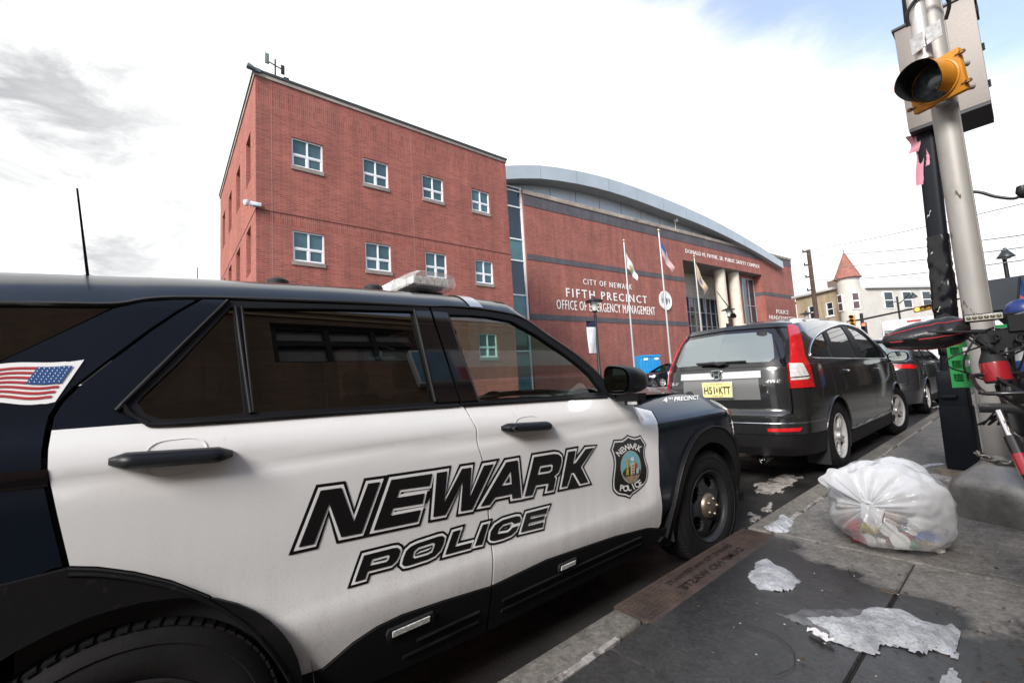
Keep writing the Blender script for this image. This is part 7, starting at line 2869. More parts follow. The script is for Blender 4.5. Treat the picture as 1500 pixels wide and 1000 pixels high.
# striped bunting at the edge of the frame
s = at_y((1489, 406), 9.0)
bn = thing('feather_banner', 'red white and blue feather banner on a thin pole at the kerb', 'banner', (s[0] - 0.02, s[1], 0.08))
zt = s[2] - 0.08
mb = MB()
mb.tube([(0, 0, 0), (0, 0, zt - 0.3), (0.05, 0, zt)], 0.012, 8)
mb.build('pole', M_lampb, bn, smooth=60)
for k, (z0, z1, m) in enumerate(((zt - 0.25, zt, M_fblu), (zt - 0.45, zt - 0.25, M_fred), (zt - 0.75, zt - 0.45, M_cloth), (zt - 0.95, zt - 0.75, M_fred), (zt - 1.15, zt - 0.95, M_fblu))):
    mb = MB()
    mb.grid([[(0.02 + u * (0.10 + 0.22 * min(1, (zt - z) * 1.3)), 0.03 * math.sin(u * 5 + z * 4), z - 0.12 * u) for u in np.linspace(0, 1, 6)] for z in np.linspace(z1, z0, 4)])
    mb.build('cloth_panel', m, bn, smooth=180, fix=False)
# ================================================================ the pavement on the right
from mathutils import noise as mnoise
G = 0.08      # pavement level
M_galv = mat('galvanised steel', (0.33, 0.315, 0.295), rough=0.55, metal=0.3, var=0.14, vscale=5, dirt=((0.22, 0.17, 0.12), 3.2, 0.55, 0.85), rvar=0.1, stretch=(1, 1, 0.35))
M_cast = mat('cast aluminium base', (0.27, 0.26, 0.25), rough=0.45, metal=0.6, var=0.3, vscale=5, bump=0.25, bscale=30, dirt=((0.09, 0.085, 0.08), 6.0, 0.46, 0.85))

# ---- steel signal pole on its cast base
PX, PY = -0.215, 4.15
sp = thing('signal_pole', 'grey steel signal pole on a stout cast base at the pavement edge', 'signal pole', (PX, PY, G), rad(-21))


def sq(h, r, z, n=40):
    P = []
    for k in range(n):
        a = 2 * math.pi * k / n
        e = r
        c, s = math.cos(a), math.sin(a)
        q = (abs(c) ** e + abs(s) ** e) ** (-1 / e)
        P.append((h * q * c, h * q * s, z))
    return P


mb = MB()
mb.grid([sq(0.205, 9, -0.02), sq(0.210, 9, 0.01), sq(0.207, 9, 0.14), sq(0.205, 8, 0.19), sq(0.198, 6, 0.225), sq(0.165, 4.5, 0.265), sq(0.125, 3, 0.31), sq(0.096, 2.2, 0.345), sq(0.083, 2, 0.38), sq(0.077, 2, 0.40)], closed_u=True)
mb.build('base', M_cast, sp, smooth=50)
mb = MB()
mb.lathe([(0.071, 0.36), (0.070, 1.0), (0.068, 2.5), (0.065, 5.6)], 36)
mb.tube([(0.070, 0.0, 0.42), (0.065, 0.0, 5.5)], 0.003, 6)
mb.build('pole', M_galv, sp, smooth=50)
mb = MB()
for p in ((0.0, 0.0), (0.1, 0.4), (0.3, 0.2)):
    pass
rn = random.Random(12)
for k in range(16):
    a0 = rad(rn.uniform(160, 330))
    z = rn.choice([rn.uniform(1.2, 1.45), rn.uniform(1.75, 2.1), rn.uniform(0.6, 0.9)])
    w_ = rn.uniform(0.1, 0.35)
    hh = rn.uniform(0.006, 0.03)
    mb.grid([[(0.0712 * math.cos(a0 + w_ * u), 0.0712 * math.sin(a0 + w_ * u), z + hh * v + 0.02 * math.sin(u * 5 + k)) for u in np.linspace(0, 1, 6)] for v in (0, 1)])
mb.build('tape_residue', mat('old tape', (0.13, 0.10, 0.08), rough=0.8, var=0.5, vscale=40), sp, fix=False)

# ---- chain round the pole
ch = thing('lock_chain', 'steel chain looped around the foot of the signal pole', 'chain', (PX, PY, G + 0.36))
M_chain = mat('chain steel', (0.30, 0.28, 0.25), rough=0.35, metal=0.85, var=0.2, vscale=20)
N = 20
mb = MB()
for k in range(N):
    a = 2 * math.pi * k / N
    c = Vector((0.100 * math.cos(a), 0.100 * math.sin(a), 0.02 * math.sin(a * 2 + 1) + 0.02))
    tdir = Vector((-math.sin(a), math.cos(a), 0))
    nrm = Vector((math.cos(a), math.sin(a), 0))
    sd = Vector((0, 0, 1)) if k % 2 else nrm
    mb.tube([tuple(c + tdir * 0.026 * math.cos(q) + sd * 0.013 * math.sin(q)) for q in np.linspace(0, 2 * math.pi, 14, endpoint=False)], 0.0055, 6, closed=True)
for k in range(10):
    q = k / 9
    c = Vector((0.10 + 0.27 * q, -0.06 - 0.05 * q, 0.02 - 0.06 * math.sin(q * 2.6)))
    tdir = Vector((0.95, -0.2, -0.06 * 2.6 * math.cos(q * 2.6) / 0.26)).normalized()
    sd = Vector((0, 0, 1)).cross(tdir).normalized() if k % 2 else tdir.cross(Vector((0.2, 1, 0))).normalized()
    mb.tube([tuple(c + tdir * 0.022 * math.cos(w) + sd * 0.013 * math.sin(w)) for w in np.linspace(0, 2 * math.pi, 14, endpoint=False)], 0.0055, 6, closed=True)
mb.build('links', M_chain, ch, smooth=60)

# ---- signal head on the pole, seen from below
V = at_d((1370, 121), 3.93)
hd = thing('traffic_signal', 'yellow signal head with one deep black visor, fixed to the steel pole', 'traffic signal', tuple(V))
fd = Vector((-0.33, -0.93, -0.12)).normalized()          # it looks down the street past the camera
hd.rotation_mode = 'QUATERNION'
hd.rotation_quaternion = fd.to_track_quat('-Y', 'Z')
hd.scale = (0.79, 0.79, 0.79)
mb = MB()
rows = []
for y, h_, ez in ((0.05, 0.165, 7), (0.07, 0.158, 6), (0.14, 0.12, 4), (0.17, 0.06, 3)):
    rows.append([(p[0], y, p[1]) for p in sq(h_, ez, 0, 32)])
mb.grid(rows, closed_u=True)
mb.add(rows[-1], [tuple(range(32))])
mb.box((0, 0.02, 0), (0.352, 0.06, 0.352))
house = mb.build('housing', M_amb, hd, bevel=0.012)
mb = MB()
for x, z in ((-0.18, 0.12), (-0.18, -0.12), (0.18, 0.12), (0.18, -0.12)):
    mb.tube([(x - 0.03, -0.005, z), (x + 0.03, -0.005, z)], 0.012, 8)
    mb.lathe([(0, -0.012), (0.018, -0.012), (0.018, 0.012), (0, 0.012)], 8, Matrix.Translation((x * 1.06, -0.012, z)))
mb.build('hinge', mat('rusty hinge', (0.22, 0.12, 0.04), rough=0.6, metal=0.4), house)
mb = MB()
mb.lathe([(0.162, -0.012), (0.165, -0.028), (0.155, -0.034), (0.148, -0.012)], 36, Matrix.Rotation(rad(90), 4, 'X') @ Matrix.Scale(-1, 4, (0, 0, 1)))
mb.build('lens_ring', M_amb, house, smooth=40)
# tunnel visor: yellow outside, black inside, cut away below
an_ = [rad(a) for a in range(-62, 243, 8)]


def vis(r, k):
    return [[(r * math.cos(a), -0.03 - L_ * (1.0 if k else 0.0), r * math.sin(a)) for a, L_ in ((a, 0.24 - 0.10 * max(0.0, -math.sin(a))) for a in an_)]]


mb = MB()
mb.grid(vis(0.152, 0) + vis(0.150, 1))
mb.build('visor', M_amb, hd, smooth=60, fix=False)
mb = MB()
mb.grid(vis(0.147, 0) + vis(0.1455, 1))
mb.build('visor_lining', M_visor, hd, smooth=60, fix=False)
mb = MB()
mb.lathe([(0.0, 0.05), (0.08, 0.035), (0.145, 0.0)], 30, Matrix.Translation((0, -0.02, 0)) @ Matrix.Rotation(rad(90), 4, 'X'))
mb.build('lens', mat('dark lens', (0.045, 0.050, 0.055), rough=0.25, var=0.6, vscale=30, coat=0.5), hd, smooth=60)
mb = MB()
mb.tube([(0.06, 0.12, 0.1), (0.12, 0.24, 0.1)], 0.025, 8)
mb.tube([(0.06, 0.12, -0.1), (0.12, 0.24, -0.1)], 0.025, 8)
mb.lathe([(0.0, -0.20), (0.05, -0.19), (0.055, -0.172), (0.0, -0.17)], 16, Matrix.Translation((0.0, 0.05, 0.0)))
mb.build('bracket', M_galv, hd, smooth=50)
# conduit above the head, with its wire and tag
a_ = at_d((1350, 60), 4.02)
b_ = at_d((1343, -20), 4.02)
cdt = thing('signal_conduit', 'pale conduit pipe rising above the yellow signal head', 'pipe', (a_[0], a_[1], a_[2] - 0.15))
mb = MB()
mb.lathe([(0.045, 0.0), (0.045, 0.12), (0.05, 0.12), (0.05, 0.2), (0.045, 0.2), (0.045, 1.6)], 20)
mb.build('pipe', mat('pale zinc', (0.50, 0.48, 0.46), rough=0.45, metal=0.4, var=0.1, vscale=8), cdt, smooth=50)
mb = MB()
mb.tube(catmull([(-0.05, -0.02, 0.28), (-0.04, -0.06, 0.36), (0.04, -0.06, 0.44), (0.10, 0.0, 0.44), (0.15, 0.06, 0.36), (0.12, 0.12, 0.28)], 5), 0.011, 8)
mb.build('cable', M_dark, cdt, smooth=60)
tg = at_d((1353, 56), 3.92)
tagm = thing('pole_tag', 'small silver tag strapped to the conduit over the signal head', 'tag', tuple(tg), rad(-35))
mb = MB()
mb.box((-0.045, 0.005, 0), (0.085, 0.006, 0.115))
mb.box((0.045, 0.02, 0.01), (0.085, 0.006, 0.115), Matrix.Rotation(rad(12), 4, 'Z'))
mb.build('plate', mat('foil tag', (0.55, 0.55, 0.55), rough=0.35, metal=0.5, var=0.3, vscale=40), tagm)

# ---- black clad post with a box base, grey cabinet behind the head
BX, BY = -0.500, 5.48
bp_ = thing('black_post', 'black square street post with a boxy clamshell base behind the steel pole', 'post', (BX, BY, G), rad(-4))
M_bp = mat('black powder coat', (0.007, 0.009, 0.013), spec=0.22, rough=0.5, bump=0.08, bscale=14, dirt=((0.06, 0.06, 0.06), 16, 0.66, 0.85))
mb = MB()
mb.grid([[(p[0], p[1], z) for p in sq(h_, 8, 0, 32)] for z, h_ in ((0.015, 0.090), (0.06, 0.106), (0.08, 0.108), (0.58, 0.103), (0.595, 0.100), (0.595, 0.096), (0.80, 0.093), (0.90, 0.090), (0.91, 0.082))], closed_u=True)
mb.add([(p[0], p[1], 0.91) for p in sq(0.082, 8, 0, 32)], [tuple(range(32))])
mb.build('base_cover', M_bp, bp_, smooth=40)
mb = MB()
mb.box((-0.02, -0.10, 0.68), (0.11, 0.05, 0.045))
mb.build('latch', M_bp, bp_, bevel=0.02)
mb = MB()
mb.grid([[(p[0] + 0.01 + (z - 0.9) * 0.03, p[1], z) for p in sq(h_, 5, 0, 28)] for z, h_ in ((0.88, 0.074), (1.0, 0.066), (3.2, 0.064), (5.6, 0.062))], closed_u=True)
mb.build('post', M_bp, bp_, smooth=40)
mb = MB()
rows = []
for j_ in range(46):      # loose black plastic wrapped round the post
    z = 1.05 + j_ * 0.024
    rows.append([])
    for k in range(40):
        q = 2 * math.pi * k / 40
        e = 0.073 + 0.012 * mnoise.fractal(Vector((math.cos(q) * 1.6, math.sin(q) * 1.6, z * 9)), 0.9, 2.0, 4) + 0.004 * abs(mnoise.noise(Vector((math.cos(q) * 4, math.sin(q) * 4, z * 22))))
        sx_2 = sq(1.0, 5, 0, 40)[k]
        rows[-1].append((sx_2[0] * e + 0.01 + (z - 0.9) * 0.03, sx_2[1] * e, z))
mb.grid(rows, closed_u=True)
mb.build('plastic_wrap', mat('black film', (0.006, 0.006, 0.008), rough=0.2), bp_, smooth=180)
mb = MB()
for z, a0, l in ((1.92, 200, 0.9), (1.42, 230, 0.5), (1.22, 220, 0.6), (2.3, 240, 0.4)):
    mb.grid([[(0.01 + (z - 0.9) * 0.03 + 0.084 * math.cos(rad(a0) + u * l), 0.084 * math.sin(rad(a0) + u * l), z + 0.05 * u + 0.012 * v + 0.01 * math.sin(u * 9)) for u in np.linspace(0, 1, 9)] for v in (0, 1)])
mb.build('white_tape', mat('white tape', (0.6, 0.6, 0.6), rough=0.6), bp_, fix=False)
mb = MB()
mb.lathe([(0.21, -0.02), (0.19, 0.03), (0.13, 0.045)], 14)
mb.build('footing', mat('dirty mortar', (0.20, 0.165, 0.125), rough=0.95, var=0.3, vscale=12, bump=0.6, bscale=40), bp_, smooth=40)
cab = thing('control_cabinet', 'large grey metal control cabinet mounted high behind the steel pole', 'cabinet', (-0.265, 5.66, 3.26), rad(0))
M_cab = mat('speckled grey cabinet', (0.27, 0.245, 0.225), rough=0.6, metal=0.2, var=0.12, vscale=120, detail=3)
mb = MB()
mb.box2((-0.255, -0.36, -0.05), (0.255, 0.12, 0.92))
mb.build('body', M_cab, cab, bevel=0.006)
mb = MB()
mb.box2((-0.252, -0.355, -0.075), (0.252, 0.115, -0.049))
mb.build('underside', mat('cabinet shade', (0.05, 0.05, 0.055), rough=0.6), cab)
mb = MB()
mb.box2((-0.27, -0.375, 0.92), (0.27, 0.135, 0.945))
mb.build('lid', mat('cabinet lid', (0.09, 0.09, 0.095), rough=0.5, metal=0.3), cab, bevel=0.005)
mb = MB()
for z in (0.12, 0.45, 0.8):
    for dz in (-0.022, 0.0, 0.022):
        mb.tube([(0.262, -0.30, z + dz - 0.008), (0.262, -0.30, z + dz + 0.008)], 0.010, 8)
mb.build('hinge', M_dark, cab)
rb = thing('pink_ribbon', 'faded pink ribbon hanging below the grey cabinet', 'ribbon', tuple(at_d((1341, 200), 5.45)))
mb = MB()
for dx, l, w_ in ((0.0, 0.50, 0.055), (0.045, 0.34, 0.05), (-0.02, 0.18, 0.07)):
    mb.grid([[(dx + w_ * (u - .5) + 0.015 * math.sin(v * 5 + dx * 60), 0.02 * math.sin(v * 4 + u * 2), -l * v + 0.03) for u in (0, 0.33, 0.66, 1)] for v in np.linspace(0, 1, 12)])
mb.build('tail', mat('pink satin', (0.58, 0.24, 0.30), rough=0.5), rb, smooth=180, fix=False)
la = thing('lamp_arm', 'thin black lamp arm reaching right from behind the steel pole', 'street lamp', tuple(at_d((1424, 281), 5.6)))
mb = MB()
b_ = at_d((1500, 286), 5.6) - at_d((1424, 281), 5.6)
mb.tube(catmull([(-0.25, 0.0, 0.03), (0, 0, 0), tuple(b_ * 0.45 + np.array([0, 0, -0.03])), tuple(b_ * 0.8 + np.array([0, 0, -0.035])), tuple(b_ + np.array([0, 0, 0.01])), tuple(b_ * 1.4 + np.array([0, 0, 0.08]))], 5), 0.013, 8)
mb.build('arm', M_lampb, la, smooth=60)
mb = MB()
mb.lathe([(0.0, 0.06), (0.03, 0.05), (0.04, 0.0), (0.02, -0.05), (0, -0.06)], 14, Matrix.Translation(tuple(b_ * 0.98 + np.array([0, 0, 0.03]))))
mb.build('knuckle', M_lampb, la, smooth=60)

# ---- snow and ice
def snow(name, label, pts, h, z=G, step=0.009, rag=0.016, m=None, fz=None):
    P = [tuple(at_z(p, z)[:2]) for p in pts]
    P = np.array(P)
    lo, hi = P.min(0) - 0.02, P.max(0) + 0.02
    nx, ny = max(3, int((hi[0] - lo[0]) / step)), max(3, int((hi[1] - lo[1]) / step))
    X, Y = np.meshgrid(np.linspace(lo[0], hi[0], nx), np.linspace(lo[1], hi[1], ny))
    ins = np.zeros(X.shape, bool)
    dist = np.full(X.shape, 9.0)
    for i in range(len(P)):
        a, b = P[i - 1], P[i]
        c = ((a[1] > Y) != (b[1] > Y)) & (X < (b[0] - a[0]) * (Y - a[1]) / (b[1] - a[1] + 1e-12) + a[0])
        ins ^= c
        ab = b - a
        t_ = np.clip(((X - a[0]) * ab[0] + (Y - a[1]) * ab[1]) / (ab @ ab + 1e-12), 0, 1)
        dist = np.minimum(dist, np.hypot(X - a[0] - t_ * ab[0], Y - a[1] - t_ * ab[1]))
    sd = np.where(ins, dist, -dist)
    vs, idx, fs = [], {}, []
    for j in range(ny):
        for i in range(nx):
            n1 = mnoise.fractal(Vector((X[j, i] * 11, Y[j, i] * 11, 1.3)), 1.0, 2.0, 4)
            s_ = sd[j, i] + rag * n1
            if s_ > -0.003:
                n2 = mnoise.fractal(Vector((X[j, i] * 30, Y[j, i] * 30, 4.1)), 0.8, 2.0, 5)
                hh = h * float(sstep(s_, 0.0, 0.06)) * max(0.1, 0.8 + 0.45 * n1 + 0.50 * n2)
                idx[(i, j)] = len(vs)
                zz = (fz(X[j, i], Y[j, i]) if fz else z)
                up_ = 0.010 * float(sstep(s_ + 0.012 * n2, -0.003, 0.022))
                vs.append((X[j, i] - P[:, 0].mean(), Y[j, i] - P[:, 1].mean(), zz - 0.002 + up_ + max(0.0, hh)))
    for j in range(ny - 1):
        for i in range(nx - 1):
            k = [(i, j), (i + 1, j), (i + 1, j + 1), (i, j + 1)]
            if all(q in idx for q in k):
                fs.append(tuple(idx[q] for q in k))
    mb = MB()
    mb.add(vs, fs)
    o = mb.build(name, m or M_snow, None, smooth=180, fix=False, loc=(P[:, 0].mean(), P[:, 1].mean(), 0))
    return tag(o, label, 'snow', 'remnants of old snow')


c8 = crop(1150, 640, .36)
snow('snow_patch', 'large grubby patch of melting snow on the wet pavement in front of the trash bag', c8((15, 715), (100, 732), (200, 738), (285, 722), (330, 688), (400, 690), (480, 705), (560, 738), (620, 765), (680, 762), (712, 790), (716, 830), (700, 858), (735, 895), (690, 898), (640, 872), (600, 866), (560, 888), (520, 872), (470, 852), (400, 850), (362, 884), (330, 872), (290, 866), (240, 850), (185, 832), (160, 795), (90, 760)), 0.020)
snow('snow_patch', 'thin icy snow patch beside the storm drain', [(1098, 838), (1106, 824), (1122, 818), (1137, 826), (1152, 832), (1170, 850), (1166, 862), (1140, 866), (1110, 862), (1096, 850)], 0.010)
cD = crop(1080, 680, .12)
M_slush = mat('grey slush', (0.13, 0.13, 0.135), rough=0.25, var=0.4, vscale=16, bump=0.6, bscale=120)
snow('slush_film', 'thin grey meltwater slush around the large snow patch', c8((-40, 720), (60, 700), (200, 700), (300, 690), (345, 700), (330, 760), (260, 830), (170, 815), (110, 775), (20, 745)), 0.003, rag=0.03, m=M_slush)
snow('snow_patch', 'small white snow patch on the kerb left of the trash bag', cD((325, 775), (370, 738), (440, 690), (500, 628), (560, 612), (640, 660), (705, 700), (690, 735), (650, 762), (655, 825), (560, 838), (440, 832), (350, 802)), 0.022)
snow('snow_patch', 'little snow heap in the gutter behind the police car wheel', cD((110, 650), (180, 632), (250, 640), (290, 662), (200, 720), (110, 770)), 0.05, z=-0.04, fz=lambda x, y: float(road_z(x, y)))
snow('snow_patch', 'scrap of ice at the bottom of the pavement', c8((645, 945), (690, 932), (725, 972), (705, 1010), (650, 1020), (630, 980)), 0.010)
M_ice = mat('salt and ice film', (0.36, 0.33, 0.31), rough=0.5, var=0.35, vscale=14, dirt=((0.05, 0.045, 0.042), 11, 0.45, 0.62))
snow('ice_film', 'thin frozen slush on the road between the two parked SUVs', cD((190, 205), (360, 205), (480, 178), (600, 160), (780, 195), (720, 235), (560, 262), (480, 300), (360, 290), (250, 260)), 0.006, z=-0.05, fz=lambda x, y: float(road_z(x, y)), m=M_ice, rag=0.06)
snow('ice_film', 'salty slush stain on the road beside the gutter', cD((140, 480), (250, 500), (330, 430), (420, 400), (440, 450), (330, 520), (200, 600), (140, 560)), 0.004, z=-0.1, fz=lambda x, y: float(road_z(x, y)), m=M_ice, rag=0.06)
cC = crop(1180, 580, .14667)
snow('ice_film', 'narrow streak of ice on the pavement beside the black post', cC((1060, 702), (1150, 694), (1220, 682), (1385, 672), (1390, 684), (1280, 696), (1190, 718), (1130, 712)), 0.006, rag=0.012)
snow('ice_film', 'pale ice strip on the pavement behind the trash bag', cC((1000, 765), (1150, 778), (1330, 780), (1400, 800), (1490, 812), (1490, 850), (1350, 850), (1180, 845), (1060, 815)), 0.004, rag=0.02, m=M_ice)
snow('ice_film', 'frozen meltwater by the kerb ahead of the grey SUV', cC((1230, 120), (1340, 95), (1350, 105), (1260, 130)), 0.008, z=0.0, rag=0.03, step=0.03)

# ---- hairline cracks in the slabs
rn = random.Random(77)
mb = MB()
for x, y, a, n in ((-0.95, 1.75, 0.9, 16), (0.05, 2.9, 2.4, 18), (-0.3, 3.9, 0.3, 14), (-0.75, 2.75, -0.4, 9), (-0.2, 1.6, 1.9, 12), (-0.9, 4.6, 0.7, 16)):
    L1, R1 = [], []
    for k in range(n):
        a += rn.uniform(-.5, .5)
        x += 0.035 * math.cos(a)
        y += 0.035 * math.sin(a)
        w = rn.uniform(0.0008, 0.0022) * (1 if 0 < k < n - 1 else 0.1)
        L1.append((x - w * math.sin(a), y + w * math.cos(a), G + 0.0052))
        R1.append((x + w * math.sin(a), y - w * math.cos(a), G + 0.0052))
    mb.grid([L1, R1])
o = mb.build('pavement_cracks', mat('crack dirt', (0.02, 0.018, 0.016), rough=0.95), fix=False)
tag(o, 'hairline cracks across the pavement slabs', 'cracks', kind='structure')

# ---- litter: specks and leaves on the wet slabs
rn = random.Random(31)
mb = MB()
for k in range(150):
    x, y = rn.uniform(-1.1, 0.2), rn.uniform(1.3, 3.6)
    if rn.random() < 0.5:
        x, y = rn.gauss(-0.25, 0.2), rn.gauss(2.35, 0.25)
    s_ = rn.uniform(0.002, 0.007)
    a = rn.uniform(0, 6.28)
    c, s = math.cos(a) * s_, math.sin(a) * s_
    z = G + 0.0065 + rn.uniform(0, .002)
    mb.add([(x + c * 1.6, y + s * 1.6, z), (x - s, y + c, z + s_ * .5), (x - c * 1.6, y - s * 1.6, z), (x + s, y - c, z)], [(0, 1, 2, 3)])
o = mb.build('dead_leaf_litter', mat('leaf crumbs', (0.055, 0.035, 0.022), rough=0.9, var=0.5, vscale=9), fix=False)
tag(o, 'scattered brown leaf crumbs on the wet pavement', 'litter', kind='stuff')
mb = MB()
for k in range(70):
    x, y = rn.uniform(-0.9, 0.3), rn.uniform(1.5, 4.2)
    s_ = rn.uniform(0.0015, 0.0055)
    a = rn.uniform(0, 6.28)
    c, s = math.cos(a) * s_, math.sin(a) * s_
    z = G + 0.0065 + rn.uniform(0, .002)
    mb.add([(x + c, y + s, z), (x - s, y + c, z), (x - c, y - s, z), (x + s, y - c, z)], [(0, 1, 2, 3)])
o = mb.build('grit_litter', mat('pale grit', (0.55, 0.53, 0.5), rough=0.9), fix=False)
tag(o, 'scattered pale grit and paper specks on the pavement', 'litter', kind='stuff')
q = at_z((1195, 930), G)
o = MB()
for k in range(3):
    o.grid([[(0.05 * (u - .5) + 0.02 * k, 0.03 * (v - .5) - 0.012 * k, 0.006 + 0.012 * abs(math.sin(u * 4 + k * 2 + v * 3))) for u in np.linspace(0, 1, 6)] for v in np.linspace(0, 1, 5)])
tag(o.build('crumpled_tissue', mat('tissue', (0.75, 0.72, 0.72), rough=0.9), smooth=180, fix=False, loc=(q[0], q[1], G + 0.004)), 'crumpled white tissue at the left tip of the large snow patch', 'litter')
q = at_z((1302, 868), G)
mb = MB()
mb.tube([(0.022 * math.cos(a) * 1.3, 0.014 * math.sin(a), 0.002) for a in np.linspace(0, 2 * math.pi, 20, endpoint=False)], 0.0011, 5, closed=True)
tag(mb.build('rubber_band', mat('tan rubber', (0.20, 0.13, 0.06), rough=0.7), smooth=60, loc=(q[0], q[1], G + 0.006)), 'tan rubber band lying on the wet slab below the trash bag', 'litter')

# ---- the trash bag
BC = Vector((-0.645, 3.27, G))
bag = thing('trash_bag', 'knotted translucent white trash bag full of litter on the pavement', 'trash bag', tuple(BC))


def film(name, base, fac):
    m = bpy.data.materials.new(name)
    m.use_nodes = True
    t = m.node_tree
    t.nodes.clear()
    L = t.links.new
    out = nd(t, 'ShaderNodeOutputMaterial')
    tr = nd(t, 'ShaderNodeBsdfTransparent')
    tr.inputs[0].default_value = (0.93, 0.94, 0.96, 1)
    df = nd(t, 'ShaderNodeBsdfDiffuse')
    df.inputs[0].default_value = (*base, 1)
    tl = nd(t, 'ShaderNodeBsdfTranslucent')
    tl.inputs[0].default_value = (*base, 1)
    m1 = nd(t, 'ShaderNodeMixShader', i={0: 0.38})
    L(df.outputs[0], m1.inputs[1])
    L(tl.outputs[0], m1.inputs[2])
    lw = nd(t, 'ShaderNodeLayerWeight', i={'Blend': 0.45})
    tc = nd(t, 'ShaderNodeTexCoord')
    nz = nd(t, 'ShaderNodeTexNoise', i={'Scale': 7.0, 'Detail': 5, 'Roughness': 0.6})
    L(tc.outputs['Object'], nz.inputs['Vector'])
    a = nd(t, 'ShaderNodeMath', operation='MULTIPLY_ADD', i={1: 0.55, 2: fac - 0.12})
    L(lw.outputs['Facing'], a.inputs[0])
    b = nd(t, 'ShaderNodeMath', operation='MULTIPLY_ADD', i={1: 0.45})
    L(nz.outputs[0], b.inputs[0])
    L(a.outputs[0], b.inputs[2])
    sz = nd(t, 'ShaderNodeSeparateXYZ')
    L(tc.outputs['Object'], sz.inputs[0])
    hz = nd(t, 'ShaderNodeMapRange', i={1: 0.14, 2: 0.40, 3: -0.26, 4: 0.38})
    L(sz.outputs[2], hz.inputs[0])
    c = nd(t, 'ShaderNodeMath', operation='ADD')
    c.use_clamp = True
    L(b.outputs[0], c.inputs[0])
    L(hz.outputs[0], c.inputs[1])
    m2 = nd(t, 'ShaderNodeMixShader')
    L(c.outputs[0], m2.inputs[0])
    L(tr.outputs[0], m2.inputs[1])
    L(m1.outputs[0], m2.inputs[2])
    gl = nd(t, 'ShaderNodeBsdfGlossy', i={'Roughness': 0.22})
    fr = nd(t, 'ShaderNodeFresnel', i={'IOR': 1.45})
    m3 = nd(t, 'ShaderNodeMixShader')
    L(fr.outputs[0], m3.inputs[0])
    L(m2.outputs[0], m3.inputs[1])
    L(gl.outputs[0], m3.inputs[2])
    L(m3.outputs[0], out.inputs[0])
    # crinkles
    wv = nd(t, 'ShaderNodeTexNoise', i={'Scale': 16.0, 'Detail': 4, 'Roughness': 0.5, 'Distortion': 1.6})
    L(tc.outputs['Object'], wv.inputs['Vector'])
    bp = nd(t, 'ShaderNodeBump', i={'Strength': 0.3, 'Distance': 0.010})
    L(wv.outputs[0], bp.inputs['Height'])
    for n_ in (df, tl, gl):
        L(bp.outputs[0], n_.inputs['Normal'])
    return m


M_film = film('white plastic film', (0.93, 0.94, 0.96), 0.26)
# tie point: towards the camera, up and left
tie = at_d((1274, 740), 3.06)
tie_l = Vector(tie) - BC
ctr = Vector((0.015, 0.01, 0.195))
tdir = (tie_l - ctr).normalized()
e1 = tdir.orthogonal().normalized()
e2 = tdir.cross(e1)
NA, NB = 70, 150
rows = []
for i in range(NA + 1):
    al = math.pi * i / NA
    row = []
    for k in range(NB):
        be = 2 * math.pi * k / NB
        dvec = tdir * math.cos(al) + (e1 * math.cos(be) + e2 * math.sin(be)) * math.sin(al)
        # lumpy body
        base = Vector((0.285 * dvec.x, 0.345 * dvec.y, 0.275 * dvec.z))
        n1 = mnoise.fractal(dvec * 1.7 + Vector((3.1, 0.2, 7.7)), 0.9, 2.0, 3)
        n2 = mnoise.fractal(dvec * 5.5 + Vector((1.1, 5.2, 0.7)), 0.9, 2.0, 4)
        f = 1 + 0.10 * n1 + 0.014 * n2
        pl_ = math.sin(be * 13 + 2.2 * mnoise.noise(Vector((math.cos(be) * 2, math.sin(be) * 2, al * 1.5)))) + 0.6 * math.sin(be * 29 + 1.3)
        f += 0.042 * pl_ * math.exp(-(al / 0.75) ** 2) * min(1, al / 0.15)
        p = ctr + base * f
        # pull the film up to the knot
        kq = math.exp(-(al / 0.30) ** 2)
        p = p * (1 - 0.75 * kq) + tie_l * (0.75 * kq) if al < 1.2 else p
        z = p.z
        if z < 0.06:
            z = 0.010 + 0.05 * math.exp((z - 0.06) / 0.07)
        row.append((p.x, p.y, z))
    rows.append(row)
mb = MB()
mb.grid(rows, closed_u=True)
mb.build('bag_film', M_film, bag, smooth=180)
# the ears above the knot: a gathered, flaring sheet
up_ = Vector((-0.11, 0.13, 0.13))
pts = []
sidev = Vector((0.62, 0.5, -0.25)).normalized()
upd = Vector((-0.45, 0.35, 0.82)).normalized()
outd = upd.cross(sidev)
rows = []
for j in range(18):
    v = j / 17
    row = []
    for k in range(72):
        be = 2 * math.pi * k / 72
        r = 0.018 + 0.125 * v ** 0.8 * (0.75 + 0.35 * math.cos(be * 2 + 0.6))
        fold = 1 + 0.22 * math.sin(be * 7 + 1.2 * math.sin(be * 2)) * (0.4 + 0.6 * (1 - v)) + 0.08 * mnoise.noise(Vector((math.cos(be) * 2, math.sin(be) * 2, v * 3)))
        hgt = 0.20 * v * (0.9 + 0.30 * math.sin(be + 2.2)) - 0.05 * max(0, v - 0.75) * 4 * (0.5 + 0.5 * math.sin(be * 3))
        p = tie_l + upd * hgt + sidev * (r * fold * math.cos(be) * 1.15 - 0.02 * v) + outd * (r * fold * math.sin(be) * 0.62)
        row.append(tuple(p))
    rows.append(row)
mb = MB()
mb.grid(rows, closed_u=True)
mb.build('tied_top', M_film, bag, smooth=180, fix=False)
mb = MB()
for k in range(3):
    mb.tube([tuple(tie_l + sidev * (0.030 * math.cos(a)) + outd * (0.030 * math.sin(a)) + upd * (0.012 * math.sin(a * 2 + k) + 0.008 * k - 0.006)) for a in np.linspace(0, 2 * math.pi, 22, endpoint=False)], 0.009, 8, closed=True)
mb.build('knot', M_film, bag, smooth=180)
